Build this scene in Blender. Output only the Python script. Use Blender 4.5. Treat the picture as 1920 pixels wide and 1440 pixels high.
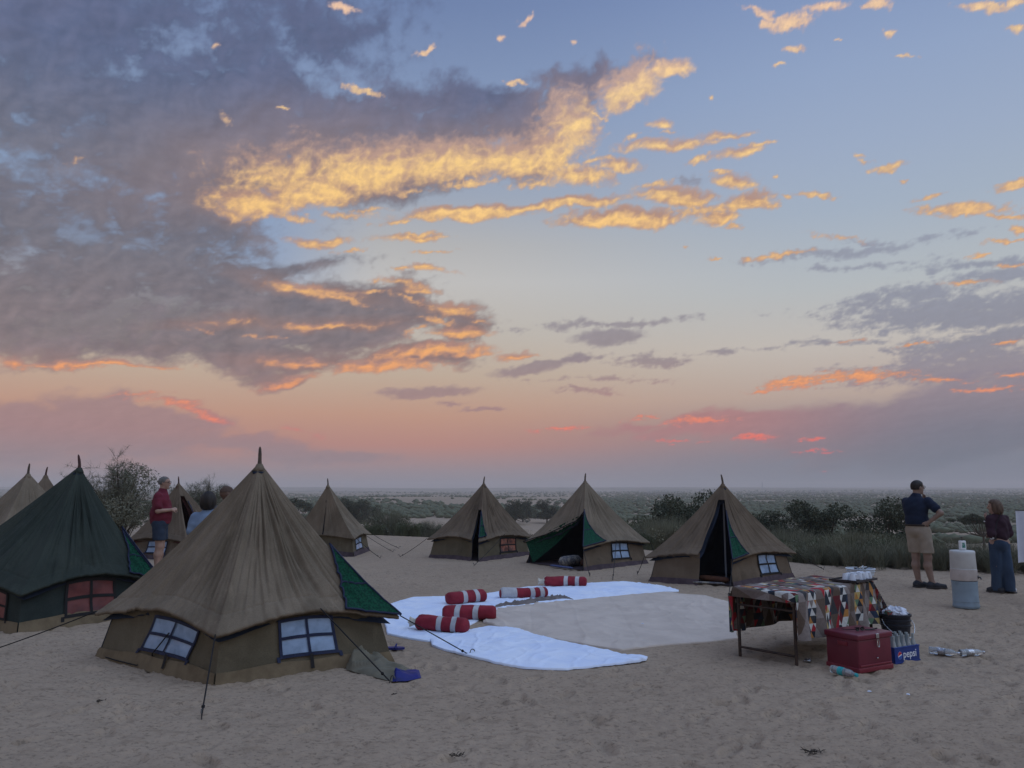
import bpy, bmesh, math, random
import numpy as np
from mathutils import Vector, Matrix, noise as mnoise

for _o in list(bpy.data.objects):
    bpy.data.objects.remove(_o)
S = bpy.context.scene
COL = S.collection
rad = math.radians

# ------------------------------------------------------------------ camera
CAM_H = 1.64
PITCH = rad(7.8)
FPX = 1440.0            # focal length in pixels of the 1920 px wide photograph
cam = bpy.data.cameras.new('camera')
cam.sensor_width = 36.0
cam.lens = 36.0 * FPX / 1920.0
cam.clip_start = 0.05
cam.clip_end = 60000.0
camo = bpy.data.objects.new('camera', cam)
camo.location = (0, 0, CAM_H)
camo.rotation_euler = (rad(90) + PITCH, 0, 0)
COL.objects.link(camo)
S.camera = camo
S.render.engine = 'CYCLES'
S.cycles.use_denoising = True
S.cycles.max_bounces = 6
S.cycles.diffuse_bounces = 3
S.cycles.glossy_bounces = 2
S.cycles.transmission_bounces = 4
S.cycles.transparent_max_bounces = 8
S.cycles.volume_bounces = 1
S.cycles.caustics_reflective = False
S.cycles.caustics_refractive = False
S.view_settings.view_transform = 'Standard'
S.view_settings.look = 'None'
S.view_settings.gamma = 1.0
S.view_settings.exposure = 0.0
S.view_settings.use_curve_mapping = False


def lin(c, a=1.0):
    r = []
    for v in c[:3]:
        v = v / 255.0
        r.append(v / 12.92 if v <= 0.04045 else ((v + 0.055) / 1.055) ** 2.4)
    return (r[0], r[1], r[2], a)


def pix_dir(px, py):
    """direction in the world of a point of the photograph"""
    u = (px - 960.0) / FPX
    v = (720.0 - py) / FPX
    cp, sp = math.cos(PITCH), math.sin(PITCH)
    return u, cp - v * sp, sp + v * cp


def azel(px, py):
    x, y, z = pix_dir(px, py)
    return math.degrees(math.atan2(x, y)), math.degrees(math.atan2(z, math.hypot(x, y)))


def gp(px, py, z=0.0):
    """ground point (at height z) seen at a point of the photograph"""
    x, y, dz = pix_dir(px, py)
    t = (z - CAM_H) / dz
    return Vector((x * t, y * t, z))


def dp(px, py, d):
    """point seen at a point of the photograph, d metres ahead"""
    x, y, dz = pix_dir(px, py)
    return Vector((x * d / y, d, CAM_H + dz * d / y))


# ------------------------------------------------------------------ sky
W = bpy.data.worlds.new('World')
S.world = W
W.use_nodes = True
W.cycles.sampling_method = 'MANUAL'
W.cycles.sample_map_resolution = 256


class NB:
    """small node-wiring helper"""
    def __init__(self, nt):
        self.nt = nt

    def new(self, t, **kw):
        n = self.nt.nodes.new(t)
        for k, v in kw.items():
            setattr(n, k, v)
        return n

    def put(self, sock, v):
        if isinstance(v, bpy.types.NodeSocket):
            self.nt.links.new(v, sock)
        elif v is not None:
            sock.default_value = v

    def m(self, op, a, b=None, c=None, clamp=False):
        n = self.new('ShaderNodeMath', operation=op)
        n.use_clamp = clamp
        self.put(n.inputs[0], a)
        self.put(n.inputs[1], b)
        self.put(n.inputs[2], c)
        return n.outputs[0]

    def v(self, op, a, b=None, scale=None):
        n = self.new('ShaderNodeVectorMath', operation=op)
        self.put(n.inputs[0], a)
        self.put(n.inputs[1], b)
        if scale is not None:
            self.put(n.inputs['Scale'], scale)
        return n.outputs['Value'] if op in ('LENGTH', 'DOT_PRODUCT') else n.outputs['Vector']

    def xyz(self, x, y, z=0.0):
        n = self.new('ShaderNodeCombineXYZ')
        self.put(n.inputs[0], x); self.put(n.inputs[1], y); self.put(n.inputs[2], z)
        return n.outputs[0]

    def noise(self, vec, scale=1.0, detail=4.0, rough=0.5, dist=0.0, color=False, typ=None):
        n = self.new('ShaderNodeTexNoise')
        if typ:
            n.noise_type = typ
        self.put(n.inputs['Vector'], vec)
        n.inputs['Scale'].default_value = scale
        n.inputs['Detail'].default_value = detail
        n.inputs['Roughness'].default_value = rough
        n.inputs['Distortion'].default_value = dist
        return n.outputs['Color' if color else 'Fac']

    def ss(self, x, lo, hi):
        n = self.new('ShaderNodeMapRange', interpolation_type='SMOOTHSTEP')
        self.put(n.inputs['Value'], x)
        self.put(n.inputs['From Min'], lo); self.put(n.inputs['From Max'], hi)
        return n.outputs['Result']

    def lr(self, x, lo, hi, a=0.0, b=1.0):
        n = self.new('ShaderNodeMapRange')
        self.put(n.inputs['Value'], x)
        self.put(n.inputs['From Min'], lo); self.put(n.inputs['From Max'], hi)
        self.put(n.inputs['To Min'], a); self.put(n.inputs['To Max'], b)
        return n.outputs['Result']

    def ramp(self, x, stops, interp='LINEAR'):
        n = self.new('ShaderNodeValToRGB')
        n.color_ramp.interpolation = interp
        e = n.color_ramp.elements
        while len(e) < len(stops):
            e.new(0.5)
        for i, (p, c) in enumerate(stops):
            e[i].position = p
            e[i].color = c if len(c) == 4 else (*c, 1)
        self.put(n.inputs[0], x)
        return n.outputs['Color']

    def mix(self, f, a, b, mode='MIX'):
        n = self.new('ShaderNodeMix', data_type='RGBA', blend_type=mode)
        self.put(n.inputs[0], f)
        self.put(n.inputs[6], a)
        self.put(n.inputs[7], b)
        return n.outputs[2]

    def mapping(self, vec, loc, rot, scale):
        n = self.new('ShaderNodeMapping', vector_type='TEXTURE')
        self.put(n.inputs['Vector'], vec)
        n.inputs['Location'].default_value = loc
        n.inputs['Rotation'].default_value = rot
        n.inputs['Scale'].default_value = scale
        return n.outputs[0]


# ------------------------------------------------------------------ noise (numpy)
def _hash(ix, iy, seed):
    h = (ix.astype(np.int64) * 374761393 + iy.astype(np.int64) * 668265263 + seed * 974634777) & 0xFFFFFFFF
    h = ((h ^ (h >> 13)) * 1274126177) & 0xFFFFFFFF
    h = ((h ^ (h >> 16)) * 2246822519) & 0xFFFFFFFF
    return (h ^ (h >> 15)) & 0xFFFF


def gnoise(x, y, seed=0):
    """gradient noise, about -0.7..0.7"""
    x = np.asarray(x, float); y = np.asarray(y, float)
    xf = np.floor(x); yf = np.floor(y)
    fx = x - xf; fy = y - yf
    ix = xf.astype(np.int64); iy = yf.astype(np.int64)
    u = fx * fx * fx * (fx * (fx * 6 - 15) + 10)
    v = fy * fy * fy * (fy * (fy * 6 - 15) + 10)

    def g(a, c, dx, dy):
        an = _hash(a, c, seed) * (2 * math.pi / 65536.0)
        return np.cos(an) * dx + np.sin(an) * dy
    n00 = g(ix, iy, fx, fy); n10 = g(ix + 1, iy, fx - 1, fy)
    n01 = g(ix, iy + 1, fx, fy - 1); n11 = g(ix + 1, iy + 1, fx - 1, fy - 1)
    a = n00 + (n10 - n00) * u
    c = n01 + (n11 - n01) * u
    return a + (c - a) * v


def fbm(x, y, octv=5, gain=0.5, seed=0, lac=2.03, billow=False):
    t = 0.0; a = 1.0; s = 0.0
    for i in range(octv):
        n = gnoise(x, y, seed + i * 17)
        if billow:
            n = np.abs(n) * 2.0 - 0.5
        t = t + n * a
        s += a
        a *= gain
        x = x * lac + 3.7; y = y * lac - 1.3
    return t / s


def sst(x, lo, hi):
    t = np.clip((x - lo) / (hi - lo), 0, 1)
    return t * t * (3 - 2 * t)


# ------------------------------------------------------------------ sky colours
def lin3(c):
    return np.array(lin(c)[:3])


def ramp_np(x, stops):
    xs = [p for p, c in stops]
    cs = np.array([lin3(c) for p, c in stops])
    return np.stack([np.interp(x, xs, cs[:, k]) for k in range(3)], -1)


MIDR = [(-5, (146, 134, 138)), (0.0, (150, 136, 140)), (1.2, (156, 135, 138)), (3.2, (188, 134, 120)), (5.4, (196, 151, 128)), (8.4, (194, 173, 153)), (11.5, (192, 184, 174)),
        (15.3, (194, 192, 190)), (18, (181, 181, 182)), (21.5, (158, 168, 185)), (27, (135, 154, 187)), (34, (112, 132, 172)), (50, (98, 121, 168)), (90, (92, 115, 164))]
RGTR = [(-5, (112, 118, 133)), (0.0, (117, 122, 137)), (2.2, (124, 127, 141)), (4, (150, 134, 138)), (6.5, (188, 168, 156)), (10, (196, 189, 182)), (14, (182, 188, 192)),
        (19, (164, 178, 196)), (23, (156, 172, 198)), (28, (145, 164, 197)), (34, (126, 147, 188)), (50, (104, 128, 176)), (90, (92, 115, 164))]


def blobs_np(A, E, blobs, up=1.0):
    f = np.full(A.shape, -3.0)
    for (px, py, hw, hh, rot, w) in blobs:
        c = azel(px, py)
        r = rad(rot)
        e = azel(px + hw * math.cos(r), py - hw * math.sin(r))
        g = azel(px - hh * math.sin(r), py - hh * math.cos(r))
        ax, ay = e[0] - c[0], e[1] - c[1]
        L1 = math.hypot(ax, ay)
        L2 = math.hypot(g[0] - c[0], g[1] - c[1])
        ca, sa = ax / L1, ay / L1
        dx, dy = A - c[0], E - c[1]
        u = (dx * ca + dy * sa) / L1
        v = (-dx * sa + dy * ca) / L2
        if up != 1.0:
            v = np.where(v > 0, v / up, v)
        d = w * (1.0 - np.sqrt(u * u + v * v))
        f = np.maximum(f, d)
    return f


B_DARK = [(90, 60, 480, 200, 0, 1.2), (300, 190, 360, 150, 8, 1.2), (640, 250, 330, 95, 8, 1.4), (900, 215, 200, 68, 12, 1.5), (1110, 130, 130, 40, 10, 1.2), (1040, 215, 120, 60, 25, 1.3),
          (600, 90, 230, 80, 16, 0.75), (700, 310, 330, 70, 3, 1.4), (1000, 300, 110, 56, 20, 1.2), (150, 420, 420, 120, 0, 1.3), (200, 520, 440, 110, 0, 1.5), (360, 600, 420, 80, 0, 1.6),
          (660, 590, 220, 72, 2, 1.5), (480, 665, 250, 42, -4, 1.5), (120, 630, 400, 62, -3, 1.5), (545, 705, 95, 24, -4, 1.3), (480, 505, 190, 22, 6, 1.2), (760, 675, 170, 26, 4, 1.2), (850, 605, 70, 55, 0, 1.1), (370, 330, 260, 90, 0, 1.0)]
B_LOW = [(30, 800, 460, 72, -4, 1.5), (260, 775, 190, 34, -8, 1.3), (520, 840, 280, 26, -4, 0.8), (1700, 800, 520, 74, 5, 1.5), (1880, 760, 320, 80, 4, 1.5), (1420, 800, 330, 34, 6, 1.2), (1180, 800, 170, 15, 6, 0.8)]
B_STREAK = [(1800, 588, 300, 38, 3, 1.3), (1690, 560, 190, 24, 8, 0.9), (1850, 640, 230, 26, 5, 1.1), (1790, 690, 330, 26, 5, 1.3), (1890, 520, 170, 22, 8, 1.0), (1600, 470, 250, 10, 8, 0.8), (1840, 498, 140, 10, 6, 0.8),
            (1560, 640, 120, 8, 4, 0.7), (1230, 674, 80, 14, 3, 0.95), (1090, 672, 60, 10, 5, 0.8), (1150, 606, 180, 8, 5, 0.85), (1080, 740, 80, 7, 2, 0.8), (1120, 714, 110, 6, 2, 0.6), (1350, 655, 110, 6, 4, 0.7), (1290, 337, 36, 13, 0, 1.0), (1620, 500, 130, 7, 4, 0.7), (1640, 450, 60, 8, 0, 0.7), (1830, 665, 160, 14, 4, 1.0)]
B_SOLID = [(1140, 632, 84, 19, 5, 1.3), (800, 735, 118, 14, 2, 1.3), (905, 768, 56, 5, 2, 1.1), (1000, 690, 100, 14, 11, 1.2), (1085, 672, 50, 10, 5, 1.0), (840, 757, 40, 4, 0, 0.7)]
B_GLOW = [(930, 400, 250, 8, 4.5, 1.15), (1110, 418, 110, 9, 5, 1.0), (480, 385, 110, 30, 0, 1.1), (590, 362, 110, 36, 6, 1.2), (700, 322, 130, 44, 8, 1.25), (830, 312, 150, 40, 3, 1.2), (960, 308, 130, 40, -2, 1.1), (1050, 300, 70, 55, 30, 1.0), (1085, 335, 70, 22, -8, 0.95),
          (1085, 235, 60, 52, 55, 1.0), (1180, 165, 90, 38, 32, 1.1), (1250, 130, 62, 17, 8, 1.1), (560, 325, 170, 40, 8, 0.6), (420, 400, 60, 16, -10, 0.7), (1160, 318, 50, 12, 0, 0.85),
          (860, 407, 165, 11, 2, 1.2), (1080, 388, 120, 10, 6, 1.25), (1180, 412, 165, 15, 4, 1.2), (1270, 372, 100, 17, -6, 1.0), (1410, 378, 62, 15, 4, 1.0), (1360, 408, 42, 15, 8, 0.95), (1375, 340, 46, 15, -8, 0.9),
          (1250, 272, 100, 13, 9, 1.0), (1350, 254, 60, 6, 4, 0.85), (1375, 285, 62, 9, 16, 0.75), (1240, 230, 24, 9, 0, 0.8), (780, 450, 80, 6, 3, 0.8), (600, 455, 70, 8, 0, 0.8), (800, 510, 60, 6, -4, 0.75),
          (590, 545, 90, 10, -10, 0.85), (850, 582, 66, 14, -8, 1.0), (780, 545, 50, 7, 0, 0.8), (860, 628, 76, 10, -3, 1.05), (800, 663, 120, 13, 5, 1.0), (720, 690, 140, 15, 0, 1.0), (560, 680, 80, 9, 0, 0.85), (620, 610, 110, 6, 2, 0.75),
          (545, 716, 74, 10, 12, 1.0), (885, 660, 55, 8, 6, 0.95), (970, 664, 36, 6, 2, 0.8), (170, 686, 210, 5, -3, 0.95), (30, 680, 60, 9, 0, 0.8), (385, 777, 60, 9, -22, 0.95), (320, 750, 70, 6, -4, 0.75), (570, 810, 40, 4, -10, 0.55),
          (740, 530, 70, 6, -10, 0.6), (430, 610, 60, 5, 4, 0.5)]
B_SMALL = [(1255, 245, 20, 4, 10, 0.7), (1350, 325, 30, 6, 6, 0.8), (1190, 255, 26, 5, 18, 0.7), (1120, 300, 40, 7, 10, 0.75), (1230, 345, 36, 8, 10, 0.85), (1310, 300, 34, 7, 20, 0.8), (1420, 268, 40, 5, 10, 0.8), (690, 395, 40, 6, 8, 0.7), (740, 415, 46, 6, 4, 0.8), (770, 360, 40, 6, 8, 0.6), (1000, 345, 50, 8, 8, 0.8), (880, 345, 60, 8, 6, 0.75), (640, 405, 40, 8, -4, 0.7), (560, 410, 50, 8, -10, 0.75), (660, 470, 40, 5, 4, 0.7), (760, 505, 34, 5, -6, 0.8), (790, 440, 60, 5, 3, 0.85), (830, 470, 30, 3, 2, 0.6), (1320, 395, 70, 10, 6, 0.9), (1290, 380, 60, 9, -4, 0.8), (1440, 385, 30, 8, 4, 0.85), (1375, 425, 24, 6, 0, 0.8), (150, 300, 20, 6, 20, 0.35), (420, 220, 18, 8, -40, 0.4), (1575, 445, 60, 5, -8, 0.5), (1600, 640, 40, 4, 6, 0.5), (150, 690, 70, 4, 0, 0.6), (250, 740, 60, 5, 4, 0.55), (350, 765, 50, 5, -14, 0.65), (760, 560, 40, 6, -20, 0.7), (700, 545, 30, 5, 0, 0.6), (640, 560, 70, 7, -14, 0.8), (780, 620, 30, 6, 30, 0.6), (820, 600, 40, 6, -10, 0.75), (900, 605, 20, 5, 0, 0.6), (500, 630, 40, 4, 0, 0.5), (380, 620, 22, 5, 0, 0.5), (645, 16, 28, 10, -8, 1.1), (797, 96, 22, 6, 28, 1.1), (680, 168, 44, 7, -20, 1.1), (985, 40, 24, 9, 38, 1.0), (937, 73, 11, 8, 0, 1.0), (1480, 42, 50, 20, 14, 1.1), (1425, 28, 40, 9, -28, 1.0), (1545, 12, 46, 13, 4, 1.0), (1440, 50, 26, 12, 0, 1.0),
           (1490, 92, 26, 9, 0, 1.05), (1650, 8, 28, 12, 4, 1.2), (1845, 12, 66, 10, -4, 1.1), (1905, 5, 24, 8, 0, 1.0), (1660, 60, 17, 7, 14, 0.95), (1702, 105, 24, 3.5, -8, 1.1), (1905, 56, 24, 9, 10, 1.0), (1463, 120, 12, 5, 20, 0.95), (1575, 70, 8, 3, 20, 0.8),
           (407, 86, 10, 7, 0, 0.8), (968, 154, 26, 5, -8, 0.95), (530, 204, 16, 4, 0, 0.8), (1329, 182, 6, 6, 0, 0.9), (1120, 215, 30, 4, -28, 0.8), (1665, 316, 36, 7, 12, 0.9), (1625, 300, 18, 5, -16, 0.75), (1612, 290, 14, 4, 0, 0.8), (1530, 366, 42, 7, -6, 1.1), (1480, 368, 16, 4, -14, 0.9), (1455, 332, 6, 3, 0, 0.9),
           (1800, 393, 110, 13, 3, 1.2), (1890, 402, 44, 6, 0, 1.05), (1900, 345, 50, 11, 14, 1.1), (1740, 370, 40, 5, 14, 0.85), (1885, 452, 56, 6, 5, 1.15), (1908, 432, 24, 8, 0, 1.05), (1455, 480, 80, 6, 8, 0.9), (1285, 465, 8, 3.5, 0, 0.9), (1340, 484, 20, 3, 0, 0.8),
           (1830, 480, 30, 4, 10, 0.9), (1900, 498, 36, 5, 6, 0.95), (1810, 530, 60, 6, 0, 0.8), (1405, 378, 30, 5, 0, 0.7), (620, 450, 30, 7, 0, 0.9), (800, 470, 30, 3, 0, 0.6), (1073, 78, 8, 5, 0, 0.7), (1698, 340, 12, 3, -20, 0.8)]
B_RED = [(1500, 716, 100, 14, 8, 1.05), (1610, 704, 120, 13, 2, 1.05), (1760, 712, 70, 6, 0, 0.8), (1850, 729, 80, 6, 2, 1.1), (1720, 645, 46, 4, 8, 0.9), (1890, 640, 32, 7, 8, 0.95), (1900, 703, 50, 5, 3, 0.9), (1430, 735, 40, 5, 8, 0.8),
         (1310, 788, 80, 8, 4, 0.95), (1200, 784, 40, 5, 10, 0.7), (1410, 820, 56, 7, 2, 1.2), (1520, 824, 28, 3, 0, 1.2), (1270, 826, 60, 3, 0, 0.7), (1050, 806, 66, 5, 3, 0.9), (1530, 846, 56, 2.5, 3, 0.85), (1536, 885, 10, 2, 0, 1.2)]


def sky_colors(A, E):
    """linear sky radiance for arrays of azimuth and elevation (degrees)"""
    base = ramp_np(E, MIDR) + (ramp_np(E, RGTR) - ramp_np(E, MIDR)) * sst(A, -8, 27)[..., None]
    lb = (sst(-A, 9, 20) * sst(E, 11, 17) * sst(30 - E, 0, 6) * .85)[..., None]
    base = base * (1 - lb) + lin3((132, 156, 192)) * lb
    # drawn-out coordinates, rising slightly to the right; finer towards the horizon
    tl = rad(6)
    k = 1.0 / (0.35 + 0.65 * np.clip(E, 0, 90) / 22.0)
    k = np.clip(k, 0.6, 2.2)
    U = (A * math.cos(tl) + E * math.sin(tl)) * 0.62
    V = (-A * math.sin(tl) + E * math.cos(tl)) * 1.3 * (0.5 + 0.5 * k)
    wx = fbm(U * 0.16, V * 0.16, 2, 0.5, 11); wy = fbm(U * 0.16, V * 0.16, 2, 0.5, 23)
    mx = fbm(U * 0.6, V * 0.6, 3, 0.5, 31); my = fbm(U * 0.6, V * 0.6, 3, 0.5, 47)
    fx = fbm(U * 2.0, V * 2.0, 3, 0.55, 53); fy = fbm(U * 2.0, V * 2.0, 3, 0.55, 59)
    big = fbm(U * 0.2 + wx * 0.6, V * 0.2 + wy * 0.6, 5, 0.5, 61)
    mid = fbm(U * 0.7 + mx * 0.6, V * 0.7 + my * 0.6, 5, 0.55, 71)
    def billow(du, dv, o):
        return fbm((U + du) * 0.95 + mx * 0.5, (V + dv) * 0.95 + my * 0.5, o, 0.55, 83, billow=True)
    bil = billow(0, 0, 6)
    rel = np.clip((billow(0.20, -0.26, 4) - billow(0, 0, 4)) * 2.8, -1, 1)        # sides that face the low sun
    fin = fbm(U * 2.6 + fx * 0.6, V * 2.6 + fy * 0.6, 5, 0.6, 97)
    cau = fbm(U * 3.4 + fx * 0.5, V * 2.6 + fy * 0.5, 4, 0.55, 171, billow=True)
    fib = fbm(U * 1.2 + mx * 0.8 + V * 0.4, V * 4.0 + my * 1.2, 5, 0.58, 131)
    Aw = A + wx * 5 + mx * 1.4 + fx * 0.4; Ew = E + wy * 2.4 + my * 0.7 + fy * 0.2
    Ag = A + wx * 1.4 + mx * 1.3 + fx * 0.5; Eg = E + wy * 0.8 + my * 0.65 + fy * 0.26
    As = A + mx * 0.8 + fx * 0.7; Es = E + my * 0.45 + fy * 0.36
    fd = blobs_np(Aw, Ew, B_DARK)
    fl = blobs_np(Aw, Ew, B_LOW)
    fs = blobs_np(Ag, Eg, B_STREAK)
    fo = blobs_np(As, Es, B_SOLID)
    g1 = blobs_np(Ag, Eg, B_GLOW)
    g1u = blobs_np(Ag, Eg, B_GLOW, 1.6)
    g1d = blobs_np(Ag, Eg, B_GLOW, 0.62)
    g2 = blobs_np(As, Es, B_SMALL)
    g3 = blobs_np(As, Es, B_RED)
    # --- grey layers
    cd = np.minimum(fd, 0.9) + big * 1.3 - bil * 0.5 + mid * 0.45 + fin * 0.14
    cov_d = sst(cd - cau * 0.12, -0.12, 0.6)
    # thin spots through which blue shows, mostly in the upper left
    thin = sst(big * 0.9 + mid * 0.7 - bil * 0.45 + fib * 0.3 + 0.16 + 0.2 * sst(A, -24, -12) * sst(26 - E, -2, 6) + 0.25 * sst(-A, 22, 31) * sst(E, 22, 28), -0.24, 0.2)
    thin = np.maximum(thin, .85 * sst(15.5 - E, 0, 4))
    cov_d = cov_d * (0.45 + 0.51 * thin)
    cl = np.minimum(fl, 0.8) + big * 0.7 + mid * 0.5 - bil * 0.25
    cov_l = sst(cl, -0.05, 0.55) * 0.9
    cs = np.minimum(fs, 0.8) + mid * 1.1 + fin * 0.9 - bil * 0.5 + fib * 0.5 - 0.05
    cov_s = sst(cs - cau * 0.3, -0.1, 0.7) * 0.82
    cov_o = sst(fo + fin * 0.35, -0.02, 0.6) * 0.86
    dk = [(-5, (122, 117, 128)), (1, (134, 122, 130)), (4, (152, 124, 126)), (7, (142, 122, 124)), (10, (118, 109, 116)), (16, (108, 106, 116)), (22, (103, 108, 127)), (28, (91, 102, 133)), (34, (88, 101, 134)), (90, (86, 98, 138))]
    wm = [(-5, (140, 124, 130)), (5, (164, 130, 127)), (10, (132, 118, 121)), (16, (119, 115, 123)), (22, (112, 113, 128)), (28, (98, 105, 134)), (34, (92, 102, 135)), (90, (100, 104, 136))]
    mixw = sst(mid * 0.8 + big * 1.0 + rel * 0.1 + fib * 0.2, -0.35, 0.4)[..., None]
    dcol = ramp_np(E, dk) * (1 - mixw) + ramp_np(E, wm) * mixw
    soft = np.clip((fbm((U + 0.3) * 0.5, (V - 0.4) * 0.5, 3, 0.5, 191) - fbm(U * 0.5, V * 0.5, 3, 0.5, 191)) * 2.2, -1, 1)
    dcol = dcol * (1 + (0.07 * rel + 0.16 * soft + 0.10 * mid + .05 * fib) * sst(34 - E, -8, 8))[..., None]
    rl = [(-5, (104, 110, 124)), (1, (108, 114, 128)), (4, (118, 119, 134)), (6.5, (142, 131, 143)), (10, (130, 132, 149)), (16, (144, 149, 166)), (30, (150, 160, 190)), (90, (120, 138, 180))]
    ml = [(-5, (138, 126, 132)), (1.5, (146, 128, 133)), (4, (164, 128, 128)), (6.5, (162, 131, 130)), (10, (146, 134, 140)), (16, (144, 144, 156)), (90, (120, 138, 180))]
    mr = sst(A, 8, 30)[..., None]
    lcol = ramp_np(E, ml) * (1 - mr) + ramp_np(E, rl) * mr
    # rose light on the bank right of the middle
    rose = (np.exp(-((A - 13) / 10.0) ** 2 - ((E - 5.0) / 2.2) ** 2) * 0.75)[..., None]
    lcol = lcol * (1 - rose) + lin3((186, 124, 122)) * rose
    lcol = lcol * (1 + 0.07 * np.clip(mid + fib + rel * 0.5, -1, 1))[..., None]
    edge = sst(41.0 - np.abs(A), 0.3, 4) * sst(38.5 - E, 0.3, 3.5)
    cov_d, cov_l, cov_s, cov_o = cov_d * edge, cov_l * edge, cov_s * edge, cov_o * edge
    # --- sunlit parts
    hi = [(0, (232, 88, 104)), (3.2, (238, 104, 92)), (4.4, (244, 126, 96)), (7.5, (242, 160, 102)), (12, (244, 182, 112)), (17, (248, 196, 124)), (22, (250, 206, 134)), (28, (250, 212, 148)), (33, (252, 208, 168)), (36, (250, 206, 180)), (90, (240, 200, 180))]
    lo = [(0, (172, 110, 122)), (4, (184, 124, 122)), (8, (178, 134, 122)), (13, (180, 138, 122)), (20, (178, 142, 126)), (28, (190, 160, 148)), (36, (204, 176, 174)), (90, (200, 178, 182))]
    hi = ramp_np(E, hi); lo = ramp_np(E, lo)
    tex = mid * 0.6 - bil * 0.6 + fin * 0.26 + fib * 0.15 - cau * 0.18
    core = 1 - .55 * sst(g1u, .15, .7)
    a1 = np.minimum(g1 * .35 + g1d * .65, 0.85) + tex * .75 + big * .4
    b1 = np.minimum(g1u, 0.9) + tex * 0.9 * core
    a2 = np.minimum(g2, 0.75) + (mid * 0.2 - bil * 0.3 + fin * 0.7 + fib * 0.35 - cau * 0.35) - 0.06
    a3 = np.minimum(g3, 0.8) + (fin * 0.7 - bil * 0.35 + fib * 0.9 - cau * 0.5 + mid * 0.2) - 0.04
    gl1 = sst(b1, 0.0, 0.66) * 0.97; gl2 = sst(a2, -0.06, 0.62) * 0.90; gl3 = sst(a3, 0.02, 0.7) * 0.97
    gl1, gl2, gl3 = gl1 * edge, gl2 * edge, gl3 * edge
    def over(c, a, n):
        return c * (1 - a[..., None]) + n * a[..., None]
    def lit(a, r):
        q = np.clip((a + r - 0.0) / 1.15, 0, 1)[..., None] ** 1.1
        return (lo * (1 - q) + hi * q) * (1 + 0.09 * np.clip(fin + fib - cau, -1, 1))[..., None]
    c = over(base, cov_l, lcol)
    c = over(c, cov_s, lcol)
    c = over(c, cov_d, dcol)
    # warm light soaking into the cloud round the lit parts
    halo = sst(g1u, -1.3, 0.5) * cov_d * 0.42
    c = over(c, halo, lo * 0.8)
    c = over(c, cov_o, lcol)
    c = over(c, gl1, lit(a1, rel * 0.30))
    c = over(c, gl3, lit(a3, rel * 0.1))
    c = over(c, gl2, lit(a2, rel * 0.2))
    return c
def build_world():
    """plain evening sky all round: the same height gradient as the cloud shell, with a few soft clouds behind the camera"""
    nt = W.node_tree
    nt.nodes.clear()
    b = NB(nt)
    gen = b.new('ShaderNodeTexCoord').outputs['Generated']
    sep = b.new('ShaderNodeSeparateXYZ')
    b.put(sep.inputs[0], gen)
    X, Y, Z = sep.outputs
    az = b.m('MULTIPLY', b.m('ARCTAN2', X, Y), 57.29578)
    el = b.m('MULTIPLY', b.m('ARCSINE', Z), 57.29578)
    t = b.lr(el, -5.0, 90.0)
    cm = b.ramp(t, [((p + 5) / 95.0, lin(c)) for p, c in MIDR])
    cr = b.ramp(t, [((p + 5) / 95.0, lin(c)) for p, c in RGTR])
    aa = b.m('ABSOLUTE', az)
    f = b.lr(b.ss(aa, 50, 150), 0, 1, b.ss(az, -8.0, 27.0), 0.5)
    base = b.mix(f, cm, cr)
    n1 = b.noise(b.v('MULTIPLY', gen, (1, 1, 2.5)), 2.2, 3, 0.55)
    out = b.m('MAXIMUM', b.ss(aa, 41, 52), b.ss(el, 38, 48))
    cov = b.m('MULTIPLY', b.m('MULTIPLY', b.ss(n1, 0.52, 0.7), out), 0.7)
    col = b.mix(cov, base, lin((112, 112, 130)))
    bg = b.new('ShaderNodeBackground')
    b.put(bg.inputs['Color'], col)
    bg.inputs['Strength'].default_value = 1.0
    ow = b.new('ShaderNodeOutputWorld')
    nt.links.new(bg.outputs[0], ow.inputs[0])


build_world()

# ------------------------------------------------------------------ sun: gone down, for its wide afterglow a soft lamp is added above to brighten the ground
sl = bpy.data.lights.new('sun', 'SUN')
sl.energy = 1.1
sl.angle = rad(70)
sl.color = (0.66, 0.80, 1.0)
so = bpy.data.objects.new('sun', sl)
so.rotation_euler = (rad(10), rad(28), 0)
so.location = (0, 0, 30)
COL.objects.link(so)


# ------------------------------------------------------------------ helpers
def tag(o, label=None, cat=None, group=None, kind=None):
    if label: o['label'] = label
    if cat: o['category'] = cat
    if group: o['group'] = group
    if kind: o['kind'] = kind
    return o


def empty(name, loc=(0, 0, 0), label=None, cat=None, group=None):
    o = bpy.data.objects.new(name, None)
    o.location = loc
    o.empty_display_size = 0.2
    COL.objects.link(o)
    return tag(o, label, cat, group)


def root_loc(p):
    v = Vector((0, 0, 0))
    while p is not None:
        v += p.location
        p = p.parent
    return v


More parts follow.
